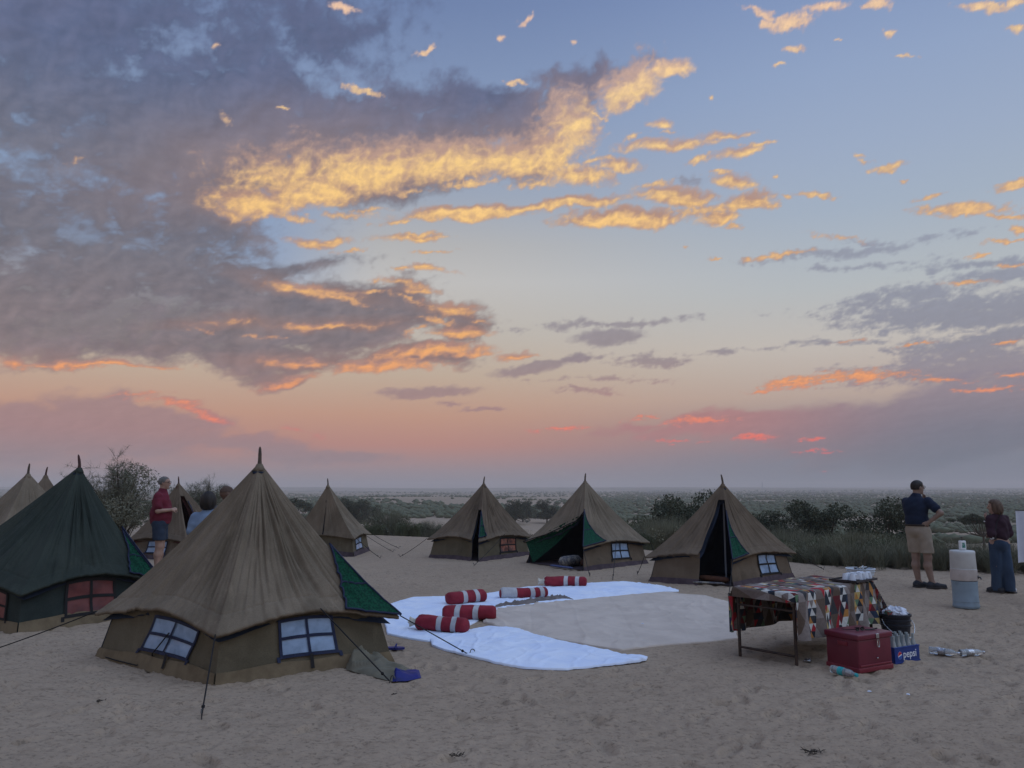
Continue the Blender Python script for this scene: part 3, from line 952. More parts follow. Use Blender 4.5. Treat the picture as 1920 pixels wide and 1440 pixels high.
# trees that can be told apart
for (px_, py_top, d, knd, k, lab) in [
        (553, 925, 150, 'flat', 0, 'wide dark flat-topped tree between the big front tent and the small one behind it'),
        (660, 927, 150, 'tree', 1, 'round dark tree right of the small back tent, before the far rise'),
        (1025, 934, 190, 'tree', 2, 'lone round tree standing between the two middle tents'),
        (966, 932, 185, 'tree', 0, 'left one of the pair of slim trees by the middle tent'),
        (980, 934, 200, 'tree', 1, 'right one of the pair of slim trees by the middle tent'),
        (690, 936, 165, 'tree', 2, 'low dark tree to the right of the round one, before the far rise'),
        (1296, 922, 42, 'tree', 0, 'dark tree rising behind the left side of the tent with the open slit and pole'),
        (1272, 946, 40, 'tree', 2, 'lower dark tree beside the one behind the open tent'),
        (1440, 958, 46, 'tree', 1, 'dark tree behind the right side of the tent with the pole'),
        (1528, 938, 45, 'tree', 1, 'tall dark tree rising above the scrub right of the open tent'),
        (1655, 941, 38, 'tree', 2, 'broad dark tree just left of the man in the navy shirt'),
        (1840, 958, 75, 'flat', 1, 'low dark tree behind the water barrels')]:
    p = dp(px_, py_top, d)
    g = gz(p.x, p.y)
    H = {'tree': 3.6, 'flat': 4.9}[knd]
    s = max(0.5, (p.z - g) / H)
    plant('tree', knd, k, p.x, p.y, s, lab, 'tree', rz=rs.uniform(0, 6.28), sz=1.0 if s < 1.3 else 0.9, z=g, trunk='trunk')

# scrub along the edge of the camp on the right: each bush a thing
def top_limit(px_):
    return np.interp(px_, [0, 540, 600, 1130, 1160, 1240, 1300, 1500, 1560, 1700, 1740, 1780, 1920, 2100], [985, 985, 990, 978, 972, 970, 985, 992, 990, 992, 1010, 1022, 1026, 1010])


n_edge = 0
tries = 0
placed = []
while n_edge < 118 and tries < 4000:
    tries += 1
    x = rs.uniform(1.8, 19.0)
    d = rs.uniform(0.9, 34.0) if n_edge > 40 else rs.uniform(0.9, 9.0)
    y = float(np.interp(x, _EX, _EY)) + d
    zc = y * math.cos(PITCH)
    px_ = 960 + FPX * x / zc
    if px_ > 1975 or px_ < 1120: continue
    if any((x - a) ** 2 + (y - c) ** 2 < (0.55 + .02 * d) ** 2 for a, c in placed): continue
    if 1750 < px_ < 1990 and (d > 7 and rs.rand() < .92): continue
    if px_ > 1740 and rs.rand() < .35: continue
    g = gz(x, y)
    lim = dp(px_, float(top_limit(px_)) + rs.uniform(-6, 34), y).z
    hgt = lim - g
    knd = rs.choice(['broom', 'shrub', 'broom', 'broom'])
    if px_ > 1745: hgt = min(hgt, rs.uniform(.5, 1.0)); knd = 'broom'
    if d < 2.2: hgt = min(hgt, rs.uniform(.4, .85))
    elif d < 7: hgt = min(hgt, rs.uniform(.8, 1.6))
    if hgt < 0.35 or hgt > 3.4: continue
    s = hgt / {'broom': 1.5, 'shrub': 1.4}[knd]
    i = rs.randint(3)
    row = 'front' if d < 4 else ('middle' if d < 13 else 'back')
    siz = 'low' if hgt < 1.0 else ('waist-high' if hgt < 1.6 else 'tall')
    how = 'leafy round' if knd == 'shrub' else ('grey-green', 'pale', 'dark green')[i] + ' thin-stemmed'
    where = 'between the open tents' if px_ < 1255 else 'behind the pole tent' if px_ < 1480 else 'right beside the pole tent' if px_ < 1560 else 'above the tray on the table' if px_ < 1640 else 'left of the man in navy' if px_ < 1712 else 'behind the man in navy' if px_ < 1765 else 'behind the water barrel' if px_ < 1850 else 'behind the woman on the right'
    lab = f'{siz} {how} bush, {row} row of scrub {where}'
    plant('scrub_bush', str(knd), i, x, y, s, lab, 'bush', 'scrub bushes along the edge of the camp', rs.uniform(0, 6.28), rs.uniform(.9, 1.1))
    placed.append((x, y)); n_edge += 1

# dry grass along the lip
k = 0
for _ in range(400):
    x = rs.uniform(2.5, 13.5)
    y = float(np.interp(x, _EX, _EY)) + rs.uniform(-.25, 1.6)
    px_ = 960 + FPX * x / (y * .99)
    if px_ > 1960 or (px_ < 1500): continue
    where = 'right beside the pole tent' if px_ < 1560 else 'above the tray on the table' if px_ < 1640 else 'left of the man in navy' if px_ < 1712 else 'behind the man in navy' if px_ < 1765 else 'behind the water barrel' if px_ < 1850 else 'behind the woman on the right'
    lab = 'tuft of dry grass at the sand edge ' + where
    plant('grass_tuft', 'grass', k % 3, x, y, rs.uniform(.6, 1.25), lab, 'grass tuft', 'dry grass tufts along the sand edge', rs.uniform(0, 6.28))
    k += 1
    if k >= 64: break
# scrub at the edge between the left and middle tents
for (px_, py_, s, lab) in [(735, 1004, .8, 'wispy pale bush at the sand edge left of the middle tent'), (775, 1004, .5, 'smaller wispy bush close to the left rope of the middle tent'), (650, 1004, .45, 'bush at the sand edge behind the small back tent'),
                           (705, 1002, .4, 'low bush at the sand edge by the ropes of the small back tent'), (1010, 1000, .55, 'bush just behind the gap of the two middle tents'), (800, 1000, .5, 'bush touching the left side of the middle tent')]:
    d = 28.5 + rs.uniform(0, 3)
    p = dp(px_, py_, d)
    plant('scrub_bush', 'broom', rs.randint(3), p.x, d, s, lab, 'bush', None, rs.uniform(0, 6.28))

# scattered bushes on the plain: the nearest ones as things
n = 0
cand = []
for _ in range(5200):
    y = math.exp(rs.uniform(math.log(42), math.log(420)))
    px_ = rs.uniform(-40, 1960)
    x = (px_ - 960) / FPX * y * .99
    dens = float(fbm(np.array([x / 26.0]), np.array([y / 30.0]), 3, .5, 7)[0])
    if dens < (0.10 if px_ < 1120 else -.10) + rs.normal(0, .08): continue
    if y < float(np.interp(x, _EX, _EY)) + 14: continue
    if px_ < 1120 and y < 70 and rs.rand() < .8: continue
    if px_ > 1745 and y < 95: continue
    cand.append((y, x, px_))
cand.sort()
sel = cand[:285]
for (y, x, px_) in sel:
    s = rs.uniform(.5, 1.1) * (1.0 + .15 * (y > 150))
    zone = [(190, 'left of the thorn bush'), (400, 'behind the man in the red shirt'), (560, 'behind the big front tent'), (660, 'behind the small closed tent'), (800, 'between the small closed tent and the middle tent'), (1000, 'behind the middle tent'), (1060, 'between the two middle tents'), (1220, 'behind the wide open tent'), (1300, 'between the wide open tent and the pole tent'), (1500, 'behind the pole tent'), (1610, 'right of the pole tent'), (1700, 'left of the man in navy'), (1790, 'right behind the man in navy'), (1860, 'between the man in navy and the woman'), (9999, 'behind the woman on the right')]
    where = next(z for lim_, z in zone if px_ < lim_)
    far_ = 'near' if y < 75 else ('farther' if y < 130 else 'far')
    lab = f'{"small" if s < .8 else "larger"} {far_} bush on the plain {where}'
    plant('plain_bush', 'dot', rs.randint(6), x, y, s, lab, 'bush', 'bushes scattered over the plain', rs.uniform(0, 6.28), rs.uniform(.75, 1.1))


def far_scrub():
    """the rest of the scrub towards the horizon, one mass"""
    r2 = np.random.RandomState(9)
    pts = [(x, y, r2.uniform(.7, 1.5)) for (y, x, p_) in cand[285:]]
    for _ in range(24000):
        y = math.exp(r2.uniform(math.log(220), math.log(2200)))
        px_ = r2.uniform(-60, 1980)
        x = (px_ - 960) / FPX * y * .99
        pts.append((x, y, r2.uniform(.6, 1.5) * (1 + y / 2500.0)))
    P = np.array(pts)
    dn = fbm(P[:, 0] / 90.0, P[:, 1] / 160.0, 3, .5, 7) + 0.10 * (P[:, 0] / P[:, 1] > .1)
    P = P[dn > np.where(P[:, 0] / P[:, 1] > .1, 0.0, 0.10) + r2.normal(0, .09, len(P))]
    n = len(P)
    z = ground_h(P[:, 0], P[:, 1])
    # every bush: a lumpy twelve-faced knob
    base = np.array([(0, 0, 1.0), (.9, 0, .45), (.3, .85, .5), (-.75, .5, .42), (-.7, -.55, .5), (.35, -.85, .4), (.55, .1, -.1), (-.5, .0, -.1), (0, .5, -.1), (0, -.5, -.1)])
    T = np.array([(0, 1, 2), (0, 2, 3), (0, 3, 4), (0, 4, 5), (0, 5, 1), (1, 6, 2), (2, 6, 8), (2, 8, 3), (3, 8, 7), (3, 7, 4), (4, 7, 9), (4, 9, 5), (5, 9, 6), (5, 6, 1)])
    s = P[:, 2][:, None, None] * np.array([1.25, 1.25, 1.0])
    V = base[None] * s * r2.uniform(.7, 1.3, (n, 10, 3)) + np.stack([P[:, 0], P[:, 1], z], -1)[:, None, :]
    F = (T[None] + (np.arange(n) * 10)[:, None, None]).reshape(-1, 3)
    o = mk('far_scrub', V.reshape(-1, 3), F, M_LEAF[0], local=True, smooth=False)
    tag(o, 'far scrub covering the plain towards the horizon', 'scrub', kind='stuff')


far_scrub()

# ------------------------------------------------------------------ far houses and masts
M_HOUSE = mat('far_plaster', (0.40, 0.38, 0.35), 0.9, (0.30, 0.28, 0.26), .4)
M_HDARK = mat('far_opening', (0.06, 0.06, 0.07), 0.8)
M_MAST = mat('mast_steel', (0.28, 0.28, 0.30), 0.6)
for q in range(26):
    px_ = rs.choice([rs.uniform(1395, 1720), rs.uniform(1500, 1900), rs.uniform(1180, 1400)], p=[.6, .25, .15])
    y = math.exp(rs.uniform(math.log(1000), math.log(2300)))
    x = (px_ - 960) / FPX * y * .99
    z = gz(x, y)
    w, d_, h = rs.uniform(5, 11), rs.uniform(5, 9), rs.uniform(2.8, 4.5)
    e = empty('house', (x, y, z), 'tiny pale flat-roofed house of the far settlement on the plain', 'house', 'houses of the far settlement')
    mb = MB().box((0, 0, h / 2 - 1), (w, d_, h + 2))
    mb.build('wall', M_HOUSE, e, local=True, sharp=30)
    MB().box((0, -d_ / 2 + .2, h + .25), (w + .1, .3, .5)).box((0, d_ / 2 - .2, h + .25), (w + .1, .3, .5)).box((-w / 2 + .2, 0, h + .245), (.3, d_ - .7, .49)).box((w / 2 - .2, 0, h + .245), (.3, d_ - .7, .49)).build('parapet', M_HOUSE, e, local=True, sharp=30)
    MB().box((w * .2, -d_ / 2 - .03, 1.0), (1.1, .1, 2.0)).build('door', M_HDARK, e, local=True, sharp=30)
    MB().box((-w * .2, -d_ / 2 - .03, 1.6), (1.2, .1, 1.1)).build('window', M_HDARK, e, local=True, sharp=30)
for (px_, top, d_, wd, lab) in [(1429, 903, 2600, 3.4, 'tall thin lattice mast on the horizon right of the pole tent'), (1637, 917, 1500, 1.8, 'short mast on the plain left of the man in navy'), (1202, 914, 3000, 2.6, 'tiny mast on the horizon right of the tent with the wide doorway')]:
    p = dp(px_, top, d_)
    z = gz(p.x, p.y)
    H = p.z - z
    e = empty('mast', (p.x, p.y, z), lab, 'mast')
    mb = MB()
    n = 12
    lv = [(wd * (1 - .8 * k / n), H * k / n) for k in range(n + 1)]
    for sx, sy in ((-1, -1), (1, -1), (1, 1), (-1, 1)):
        mb.tube([(sx * a / 2, sy * a / 2, hh) for a, hh in lv], .22, 4)
    for k in range(n):
        a, h0 = lv[k]; a2, h1 = lv[k + 1]
        for (s1, s2) in (((-1, -1), (1, -1)), ((1, -1), (1, 1)), ((1, 1), (-1, 1)), ((-1, 1), (-1, -1))):
            mb.tube([(s1[0] * a / 2, s1[1] * a / 2, h0), (s2[0] * a2 / 2, s2[1] * a2 / 2, h1)], .14, 3)
    mb.build('lattice', M_MAST, e, local=True, sharp=None)
    MB().tube([(0, 0, H), (0, 0, H * 1.06)], [.3, .1], 5).build('antenna', M_MAST, e, local=True, sharp=None)
# ------------------------------------------------------------------ tents
def canvas(name, c1, c2, rough=0.85):
    m = mat(name, c1, rough, c2, 2.2, 5, 0.35, 260, 0.2, stretch=(1, 1, 0.55), contrast=(0.3, 0.7))
    nt = m.node_tree; b = NB(nt)
    p = next(n for n in nt.nodes if n.type == 'BSDF_PRINCIPLED')
    base = p.inputs['Base Color'].links[0].from_socket
    tc = b.new('ShaderNodeTexCoord').outputs['Object']
    st = b.ss(b.noise(tc, 1.1, 6, 0.65, 0.6), 0.50, 0.66)                # old damp stains
    base = b.mix(b.m('MULTIPLY', st, 0.38), base, tuple(x * .5 for x in c1) + (1,))
    du = b.ss(b.noise(b.v('MULTIPLY', tc, (1, 1, 0.3)), 5.0, 5, 0.7), 0.55, 0.75)   # rubbed, faded streaks
    base = b.mix(b.m('MULTIPLY', du, 0.35), base, tuple(min(1, x * 1.7) for x in c2) + (1,))
    we = b.lr(b.noise(tc, 90, 2, .6), .3, .7, .88, 1.1)
    base = b.mix(1.0, base, b.xyz(we, we, we), 'MULTIPLY')
    b.put(p.inputs['Base Color'], base)
    return m


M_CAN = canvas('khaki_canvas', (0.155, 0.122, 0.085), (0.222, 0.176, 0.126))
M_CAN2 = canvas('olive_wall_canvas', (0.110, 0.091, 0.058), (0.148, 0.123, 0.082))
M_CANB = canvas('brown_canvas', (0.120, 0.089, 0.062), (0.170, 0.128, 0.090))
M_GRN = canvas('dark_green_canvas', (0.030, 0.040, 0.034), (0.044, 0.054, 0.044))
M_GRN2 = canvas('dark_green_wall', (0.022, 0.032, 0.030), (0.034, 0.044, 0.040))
M_FLAP = mat('patterned_lining', (0.007, 0.075, 0.040), 0.9, (0.004, 0.034, 0.022), 46, 3, 0.4, 120, 0.2, contrast=(0.42, 0.58))
M_REDL = mat('red_patterned_lining', (0.16, 0.05, 0.04), 0.9, (0.05, 0.02, 0.025), 40, 3, contrast=(0.42, 0.58))
M_INN = mat('tent_inside_shade', (0.020, 0.030, 0.055), 0.95, (0.028, 0.040, 0.066), 4)  # dark navy: shade of the unlit interior put into the lining colour
M_TAN = mat('tan_mud_strip', (0.195, 0.148, 0.090), 0.85, (0.145, 0.108, 0.066), 7, 4, 0.3, 80, 0.2)
M_PUR = mat('mauve_mud_strip', (0.095, 0.070, 0.080), 0.85, (0.065, 0.047, 0.056), 6, 4, 0.3, 80, 0.2)
M_NAVY = mat('navy_webbing', (0.012, 0.018, 0.050), 0.7, (0.020, 0.028, 0.065), 12)
M_BLKW = mat('black_webbing', (0.014, 0.013, 0.014), 0.75)
M_PANE = mat('milky_window_sheet', (0.30, 0.42, 0.60), 0.32, (0.20, 0.29, 0.42), 5.5, 4, 0.25, 30, 0.5, contrast=(0.38, 0.7))
M_PANER = mat('red_window_sheet', (0.175, 0.045, 0.040), 0.45, (0.10, 0.028, 0.030), 5, 4, 0.2, 30, 0.4)
M_PANEO = mat('orange_window_sheet', (0.34, 0.12, 0.075), 0.45, (0.10, 0.04, 0.035), 9, 3, 0.2, 30, 0.4)
M_ROPE = mat('black_rope', (0.016, 0.015, 0.016), 0.8)
M_STEEL = mat('peg_steel', (0.10, 0.095, 0.09), 0.5, metal=0.6)
M_POLE = mat('grey_tent_pole', (0.42, 0.43, 0.45), 0.45, metal=0.3)
M_TIP = mat('pole_sleeve', (0.115, 0.085, 0.062), 0.9, (0.08, 0.06, 0.05), 20)
M_TIPR = mat('red_brown_sleeve', (0.075, 0.036, 0.034), 0.9)


def peg_rope(root, a, g, name='guy_rope', sag=0.02, r=0.006, peg=True):
    a = Vector(a); g = Vector(g)
    pts = [a.lerp(g, k / 8) - Vector((0, 0, 4 * sag * (k / 8) * (1 - k / 8))) for k in range(9)]
    o = MB().tube(pts, r, 6).build(name, M_ROPE, root, sharp=None)
    if peg:
        d = (a - g); d.z = 0; d.normalize()
        s = d.cross(Vector((0, 0, 1)))
        p = [g - Vector((0, 0, .06)) + d * .02, g + Vector((0, 0, .03)) - d * .01]
        for k in range(7):
            t = math.pi * k / 6
            p.append(g + Vector((0, 0, .03 + .022 * math.sin(t))) - d * (.01 + .022 * (1 - math.cos(t))))
        MB().tube(p, .005, 6).build('peg', M_STEEL, o, sharp=None)
        mb = MB()
        mb.lathe([(.004, -.014), (.013, -.008), (.014, .006), (.004, .014)], 7, a.lerp(g, .9))
        mb.build('knot', M_ROPE, o, sharp=None)
    return o


class Tent:
    def __init__(self, label, base, apex, zc=0.42, arch=0.12, over=0.07, seed=1, m_can=M_CAN, m_wall=M_CAN2, m_strip=M_TAN, cols=64, rows=46, fold=1.0, tip=M_TIP, group='canvas tents of the camp', opening=None, t_open=None, lean=0.0, conc=0.10, strip_h=0.11, lining=None):
        self.C = [Vector(v) for v in base]                     # left, front, right, back corner on the ground
        self.A = Vector(apex)
        self.seed = seed; self.zc = zc; self.arch = arch; self.fold = fold; self.conc = conc; self.cols = cols
        self.c0 = Vector((self.A.x, self.A.y, 0))
        mid = sum(self.C, Vector()) / 4
        for v in self.C: v.z = gz(v.x, v.y)
        self.gz0 = sum(v.z for v in self.C) / 4
        self.E = []
        for v in self.C:
            o = (v - mid); o.z = 0; o.normalize()
            self.E.append(Vector((v.x, v.y, v.z + zc)) + o * over)
        self.root = empty('tent', (mid.x, mid.y, self.gz0), label, 'tent', group)
        self.opening = opening or []                            # list of (s0, s1, t_top function or value)
        self.mats = (m_can, m_wall, m_strip, tip)
        self.mid = mid
        self.build(rows, strip_h, lining)

    # --- shape of the roof cloth: s runs round the four eaves (0..4), t from the tip (0) to the eave (1)
    def eave(self, s):
        s = np.asarray(s, float) % 4.0
        k = np.floor(s).astype(int) % 4
        u = s - np.floor(s)
        E = np.array([tuple(v) for v in self.E])
        P = E[k] * (1 - u)[..., None] + E[(k + 1) % 4] * u[..., None]
        b = np.sin(np.pi * u)
        P[..., 2] += self.arch * b ** 1.2
        c = np.array(self.mid)
        P[..., :2] += (c[:2] - P[..., :2]) * (0.055 * b)[..., None]
        return P, u, k

    def roof(self, s, t, off=0.0):
        s, t = np.broadcast_arrays(np.asarray(s, float), np.asarray(t, float))
        Ev, u, k = self.eave(s)
        A = np.array(self.A)
        P = A + (Ev - A) * t[..., None]
        b = np.sin(np.pi * u)
        P[..., 2] -= (self.conc + 0.045 * b) * np.clip(4 * t * (1 - t), 0, 1) * (0.6 + 0.4 * t)
        sd = self.seed
        taut = np.clip(b, 0, 1) ** 0.35
        f = gnoise(s * 9 + sd * 7.1, t * 0.9 + sd, sd) * 1.0 + gnoise(s * 21 + sd, t * 1.4 + 4, sd + 3) * 0.65 + gnoise(s * 47 + sd, t * 2.2 + 9, sd + 5) * 0.30
        f = f * 0.55 - 0.9 * np.clip(1 - np.abs(gnoise(s * 8 + 2 * sd, t * 0.7, sd + 8)) * 5, 0, 1) - 0.7 * np.clip(1 - np.abs(gnoise(s * 17 + 3 * sd, t * 1.1, sd + 9)) * 4.5, 0, 1) - 0.3 * np.clip(1 - np.abs(gnoise(s * 39 + sd, t * 1.5, sd + 10)) * 4, 0, 1) + .35
        amp = 0.040 * self.fold * (0.55 + 1.5 * np.abs(gnoise(s * 2.3 + sd * 3, t * .6 + sd, sd + 50))) * sst(t, 0.02, 0.40) * (1 - 0.6 * sst(t, .8, .98))
        hem = sst(t, .84, .98)
        f2 = gnoise(s * 24 + sd, t * 9, sd + 11) * 0.009 * hem + gnoise(s * 6.5, t * 3, sd + 13) * 0.022 * hem
        for q_ in (1 / 3.0, 2 / 3.0):
            f2 = f2 + .007 * np.exp(-((u - q_) / .008) ** 2) * sst(t, .05, .3)
        groove = -0.006 * np.exp(-((t - .872) / .008) ** 2)
        sagn = gnoise(s * 1.7 + sd, t * 2.0 + sd, sd + 60) * 0.05 * b * np.clip(4 * t * (1 - t), 0, 1)
        f2 = f2 + sagn / np.maximum(taut, .2)
        D = P - np.array((self.c0.x, self.c0.y, 0.0)); D[..., 2] = 0
        n = np.linalg.norm(D, axis=-1, keepdims=True)
        D = D / np.maximum(n, 1e-4)
        D[..., 2] = 0.9
        D = D / np.linalg.norm(D, axis=-1, keepdims=True)
        return P + D * (amp * f * taut + f2 * taut + groove + off)[..., None]

    def wall(self, k, u, z, off=0.0):
        """point on wall k at fraction u, fraction z of the wall height (0 ground, 1 eave)"""
        u, z = np.broadcast_arrays(np.asarray(u, float), np.asarray(z, float))
        C = np.array([tuple(v) for v in self.C])
        B = C[k] * (1 - u)[..., None] + C[(k + 1) % 4] * u[..., None]
        Ev, _, _ = self.eave(k + np.clip(u, 0, 0.99999))
        c = np.array(self.mid)
        top = B.copy(); top[..., :2] += (c[:2] - top[..., :2]) * 0.095
        top[..., 2] = Ev[..., 2] + 0.012
        P = B * (1 - z)[..., None] + top * z[..., None]
        n = np.array([C[(k + 1) % 4][1] - C[k][1], -(C[(k + 1) % 4][0] - C[k][0]), 0.0])
        n /= np.linalg.norm(n)
        if np.dot(n[:2], (C[k] - c)[:2]) < 0: n = -n
        b = np.sin(np.pi * np.clip(u, 0, 1))
        w = gnoise(u * 5 + z * 2.2 + k * 5, z * 1.6 - u + self.seed, self.seed + 21) * 0.022 + gnoise(u * 13 - z * 4 + k, z * 3, self.seed + 23) * 0.008
        bow = -0.03 * np.sin(np.pi * np.clip(z, 0, 1)) * b
        return P + n * (w * np.clip(z * 5, 0, 1) * b ** .3 + bow + off)[..., None]

    def patch(self, name, m, fn, nu, nv, parent, flip=False, thick=0.0):
        u, v = np.meshgrid(np.linspace(0, 1, nu), np.linspace(0, 1, nv), indexing='ij')
        P = fn(u, v)
        return mk(name, P.reshape(-1, 3), grid_faces(nu, nv, flip=flip), m, parent)

    def build(self, rows, strip_h, lining):
        m_can, m_wall, m_strip, tip = self.mats
        tt = np.unique(np.concatenate([np.linspace(0.0, 1.0, rows), np.linspace(.84, 1.0, 16)]))
        # strips of roof cloth between the openings
        cuts = sorted([(a, c, f) for a, c, f in self.opening])
        segs = []
        cur = 0.0
        for a, c, f in cuts:
            if a > cur + 1e-6: segs.append((cur, a, None))
            segs.append((a, c, f)); cur = c
        if cur < 4 - 1e-6: segs.append((cur, 4.0, None))
        def cloth(name, m, off, cols):
            V = []; F = []
            nv0 = 0
            for a, c, f in segs:
                n = max(3, int((c - a) * cols) + 1)
                ss_ = np.linspace(a, c, n); ss_ = np.clip(ss_, 0, 3.99999)
                S_, T_ = np.meshgrid(ss_, tt, indexing='ij')
                if f is not None:
                    tm = np.array([f(x) if callable(f) else f for x in ss_])
                    T_ = T_ * tm[:, None]
                P = self.roof(S_, T_, off)
                if f is None and off >= 0:                     # turned-in hem
                    inn = P[:, -1:, :].copy(); inn[..., 2] -= 0.028
                    c3 = np.array(self.mid); in2 = inn.copy(); in2[..., :2] += (c3[:2] - in2[..., :2]) * 0.02; in2[..., 2] += .02
                    P = np.concatenate([P, inn, in2], 1)
                nr = P.shape[1]
                V.append(P.reshape(-1, 3)); F.append(grid_faces(n, nr, nv0)); nv0 += n * nr
            o = mk(name, np.vstack(V), np.vstack(F), m, self.root)
            bm = bmesh.new(); bm.from_mesh(o.data)
            bmesh.ops.remove_doubles(bm, verts=bm.verts, dist=0.0008)
            for f in bm.faces: f.smooth = True
            bm.to_mesh(o.data); bm.free()
            return o
        self.canopy = cloth('canopy', m_can, 0.0, self.cols)
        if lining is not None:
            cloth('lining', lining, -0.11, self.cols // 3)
        # walls, each with its mud strip
        for k in range(4):
            op = [(a - k, c - k) for a, c, f in cuts if a >= k - 1e-6 and c <= k + 1 + 1e-6]
            spans = []; cur = 0.0
            for a, c in op:
                if a > cur + .02: spans.append((cur, a))
                cur = c
            if cur < .98: spans.append((cur, 1.0))
            w = None
            for (a, c) in spans:
                nu = max(4, int(30 * (c - a)))
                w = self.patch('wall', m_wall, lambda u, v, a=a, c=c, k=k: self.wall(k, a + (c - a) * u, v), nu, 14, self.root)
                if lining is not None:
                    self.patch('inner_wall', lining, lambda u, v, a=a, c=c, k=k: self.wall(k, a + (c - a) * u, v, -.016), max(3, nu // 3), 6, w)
                def strip(u, v, a=a, c=c, k=k):
                    uu = a + (c - a) * u
                    hh = strip_h * (1 + 0.35 * gnoise(uu * 3 + k * 3, uu * 0 + self.seed, self.seed + 31))
                    P = self.wall(k, uu, v * hh / max(self.zc, .1), 0.012)
                    c3 = np.array(self.mid)
                    dd = P[..., :2] - c3[:2]
                    P[..., :2] += dd * ((1 - v) * 0.02)[..., None]
                    P[..., 2] -= (1 - v) * 0.02
                    wv = gnoise(uu * 17 + k, v * 2, self.seed + 33) * 0.012
                    P[..., :2] += dd * (wv * v)[..., None]
                    return P
                self.patch('mud_strip', m_strip, strip, nu, 5, w)
        # pole tip poking out of the sleeve
        a = self.A
        q = self.seed * 1.7
        MB().tube([a - Vector((0, 0, .10)), a + Vector((0, 0, .02)), a + Vector((.010 * math.cos(q), 0, .08)), a + Vector((.022 * math.cos(q), 0, .135)), a + Vector((.028 * math.cos(q), 0, .155))], [.030, .019, .018, .013, .005], 8).build('pole_tip', tip, self.root, sharp=None)
        MB().lathe([(.03, -.02), (.045, -.05), (.06, -.085), (.055, -.09)], 10, a, cap=False).build('cap_sleeve', m_can, self.root, sharp=None)
        self.floor()

    def floor(self):
        V = [v + Vector((0, 0, .012)) for v in self.C]
        c = sum(V, Vector()) / 4
        V = [c + (v - c) * .985 for v in V]
        mk('groundsheet', V, [(0, 1, 2, 3)], M_PUR, self.root, smooth=False)

    def window(self, k, uc, wu, z0, z1, m_pane, skew=0.0, m_strap=M_NAVY, bar=None):
        ua, ub = uc - wu / 2, uc + wu / 2
        L = (self.C[(k + 1) % 4] - self.C[k]).length
        bu = (bar or .026) / L; bz = (bar or .026) / (self.zc + .1)
        um, zm = (ua + ub) / 2, (z0 + z1) / 2
        sk = lambda u, z: u + skew * (z - zm)
        def rect(a, c, d, e, off):
            return lambda u, v: self.wall(k, sk(a + (c - a) * u, d + (e - d) * v), d + (e - d) * v, off)
        V = []; F = []; o = 0
        bars = [(ua - bu, ua, z0 - bz, z1 + bz, .020), (ub, ub + bu, z0 - bz, z1 + bz, .020), (ua, ub, z0 - bz, z0, .021), (ua, ub, z1, z1 + bz, .021), (um - bu / 2, um + bu / 2, z0, z1, .022), (ua, um - bu / 2, zm - bz / 2, zm + bz / 2, .0205), (um + bu / 2, ub, zm - bz / 2, zm + bz / 2, .0205),
                (ua - bu * 2.2, ua - bu, z0 - 2 * bz, z0 - bz * .4, .021), (ub + bu, ub + bu * 2.2, z0 - 2 * bz, z0 - bz * .4, .021)]
        for (a, c, d, e, off) in bars:
            u, v = np.meshgrid(np.linspace(0, 1, 7), np.linspace(0, 1, 7), indexing='ij')
            for dz, fl in ((off, False), (off - .012, True)):
                P = rect(a, c, d, e, dz)(u, v)
                V.append(P.reshape(-1, 3)); F.append(grid_faces(7, 7, o, flip=fl)); o += 49
        w = mk('window', np.vstack(V), np.vstack(F), m_strap, self.root)
        for (a, c) in ((ua, um), (um, ub)):
            for (d, e) in ((z0, zm), (zm, z1)):
                rs2 = np.random.RandomState(int(abs(a * 1000 + d * 100)))
                ph = rs2.uniform(0, 9)
                fn0 = rect(a, c, d, e, .011)
                def fn(u, v, fn0=fn0, ph=ph):
                    P = fn0(u, v)
                    P[..., 1] -= 0.006 * np.sin(u * 3.1) * np.sin(v * 3.1) * (1 + gnoise(u * 3 + ph, v * 3, 7))
                    return P
                self.patch('pane', m_pane, fn, 9, 9, w)
        return w

    def flap(self, edge, t0, t1, reach, m=M_FLAP, off=0.035, taper=1.0, piping=M_NAVY, droop=0.0, s_in=0.0):
        """door leaf folded back over the neighbouring side: from the corner line out to edge+reach at the bottom"""
        def fn(u, v):
            t = t0 + (t1 - t0) * v
            s = edge - s_in * np.sign(reach) * v + reach * u * v ** taper
            t = t + droop * u * v
            P = self.roof(s, t, off)
            P[..., 2] += 0.01 * gnoise(u * 4, v * 5, self.seed + 40)
            return P
        f = self.patch('door_flap', m, fn, 18, 30, self.root, flip=reach < 0)
        if piping:
            v = np.linspace(0, 1, 26)
            mb = MB()
            mb.tube([Vector(p) for p in fn(np.ones(26), v)], .011, 6)
            mb.tube([Vector(p) for p in fn(np.linspace(0, 1, 14), np.ones(14))], .011, 6)
            mb.tube([Vector(p) for p in fn(np.zeros(26), v)], .009, 6)
            mb.build('piping', piping, f, sharp=None)
            MB().tube([Vector(p) for p in fn(np.linspace(0, 1, 12), np.full(12, .52))], .010, 6).build('strap', piping, f, sharp=None)
        return f

    def rope(self, s, t, ground_px, **kw):
        a = Vector(self.roof(np.array([s]), np.array([t]), .01)[0])
        g = gp(*ground_px); g.z = gz(g.x, g.y) + .01
        return peg_rope(self.root, a, g, **kw)

    def seam(self, s, t0, t1, m=M_BLKW, w=.012, off=.012, name='door_seam'):
        def fn(u, v):
            return self.roof(s + (u - .5) * w, t0 + (t1 - t0) * v, off)
        return self.patch(name, m, fn, 3, 26, self.root)

    def pole(self):
        return MB().tube([self.c0 + Vector((0, 0, self.gz0)), self.A - Vector((0, 0, .06))], .016, 10).build('pole', M_POLE, self.root, sharp=None)


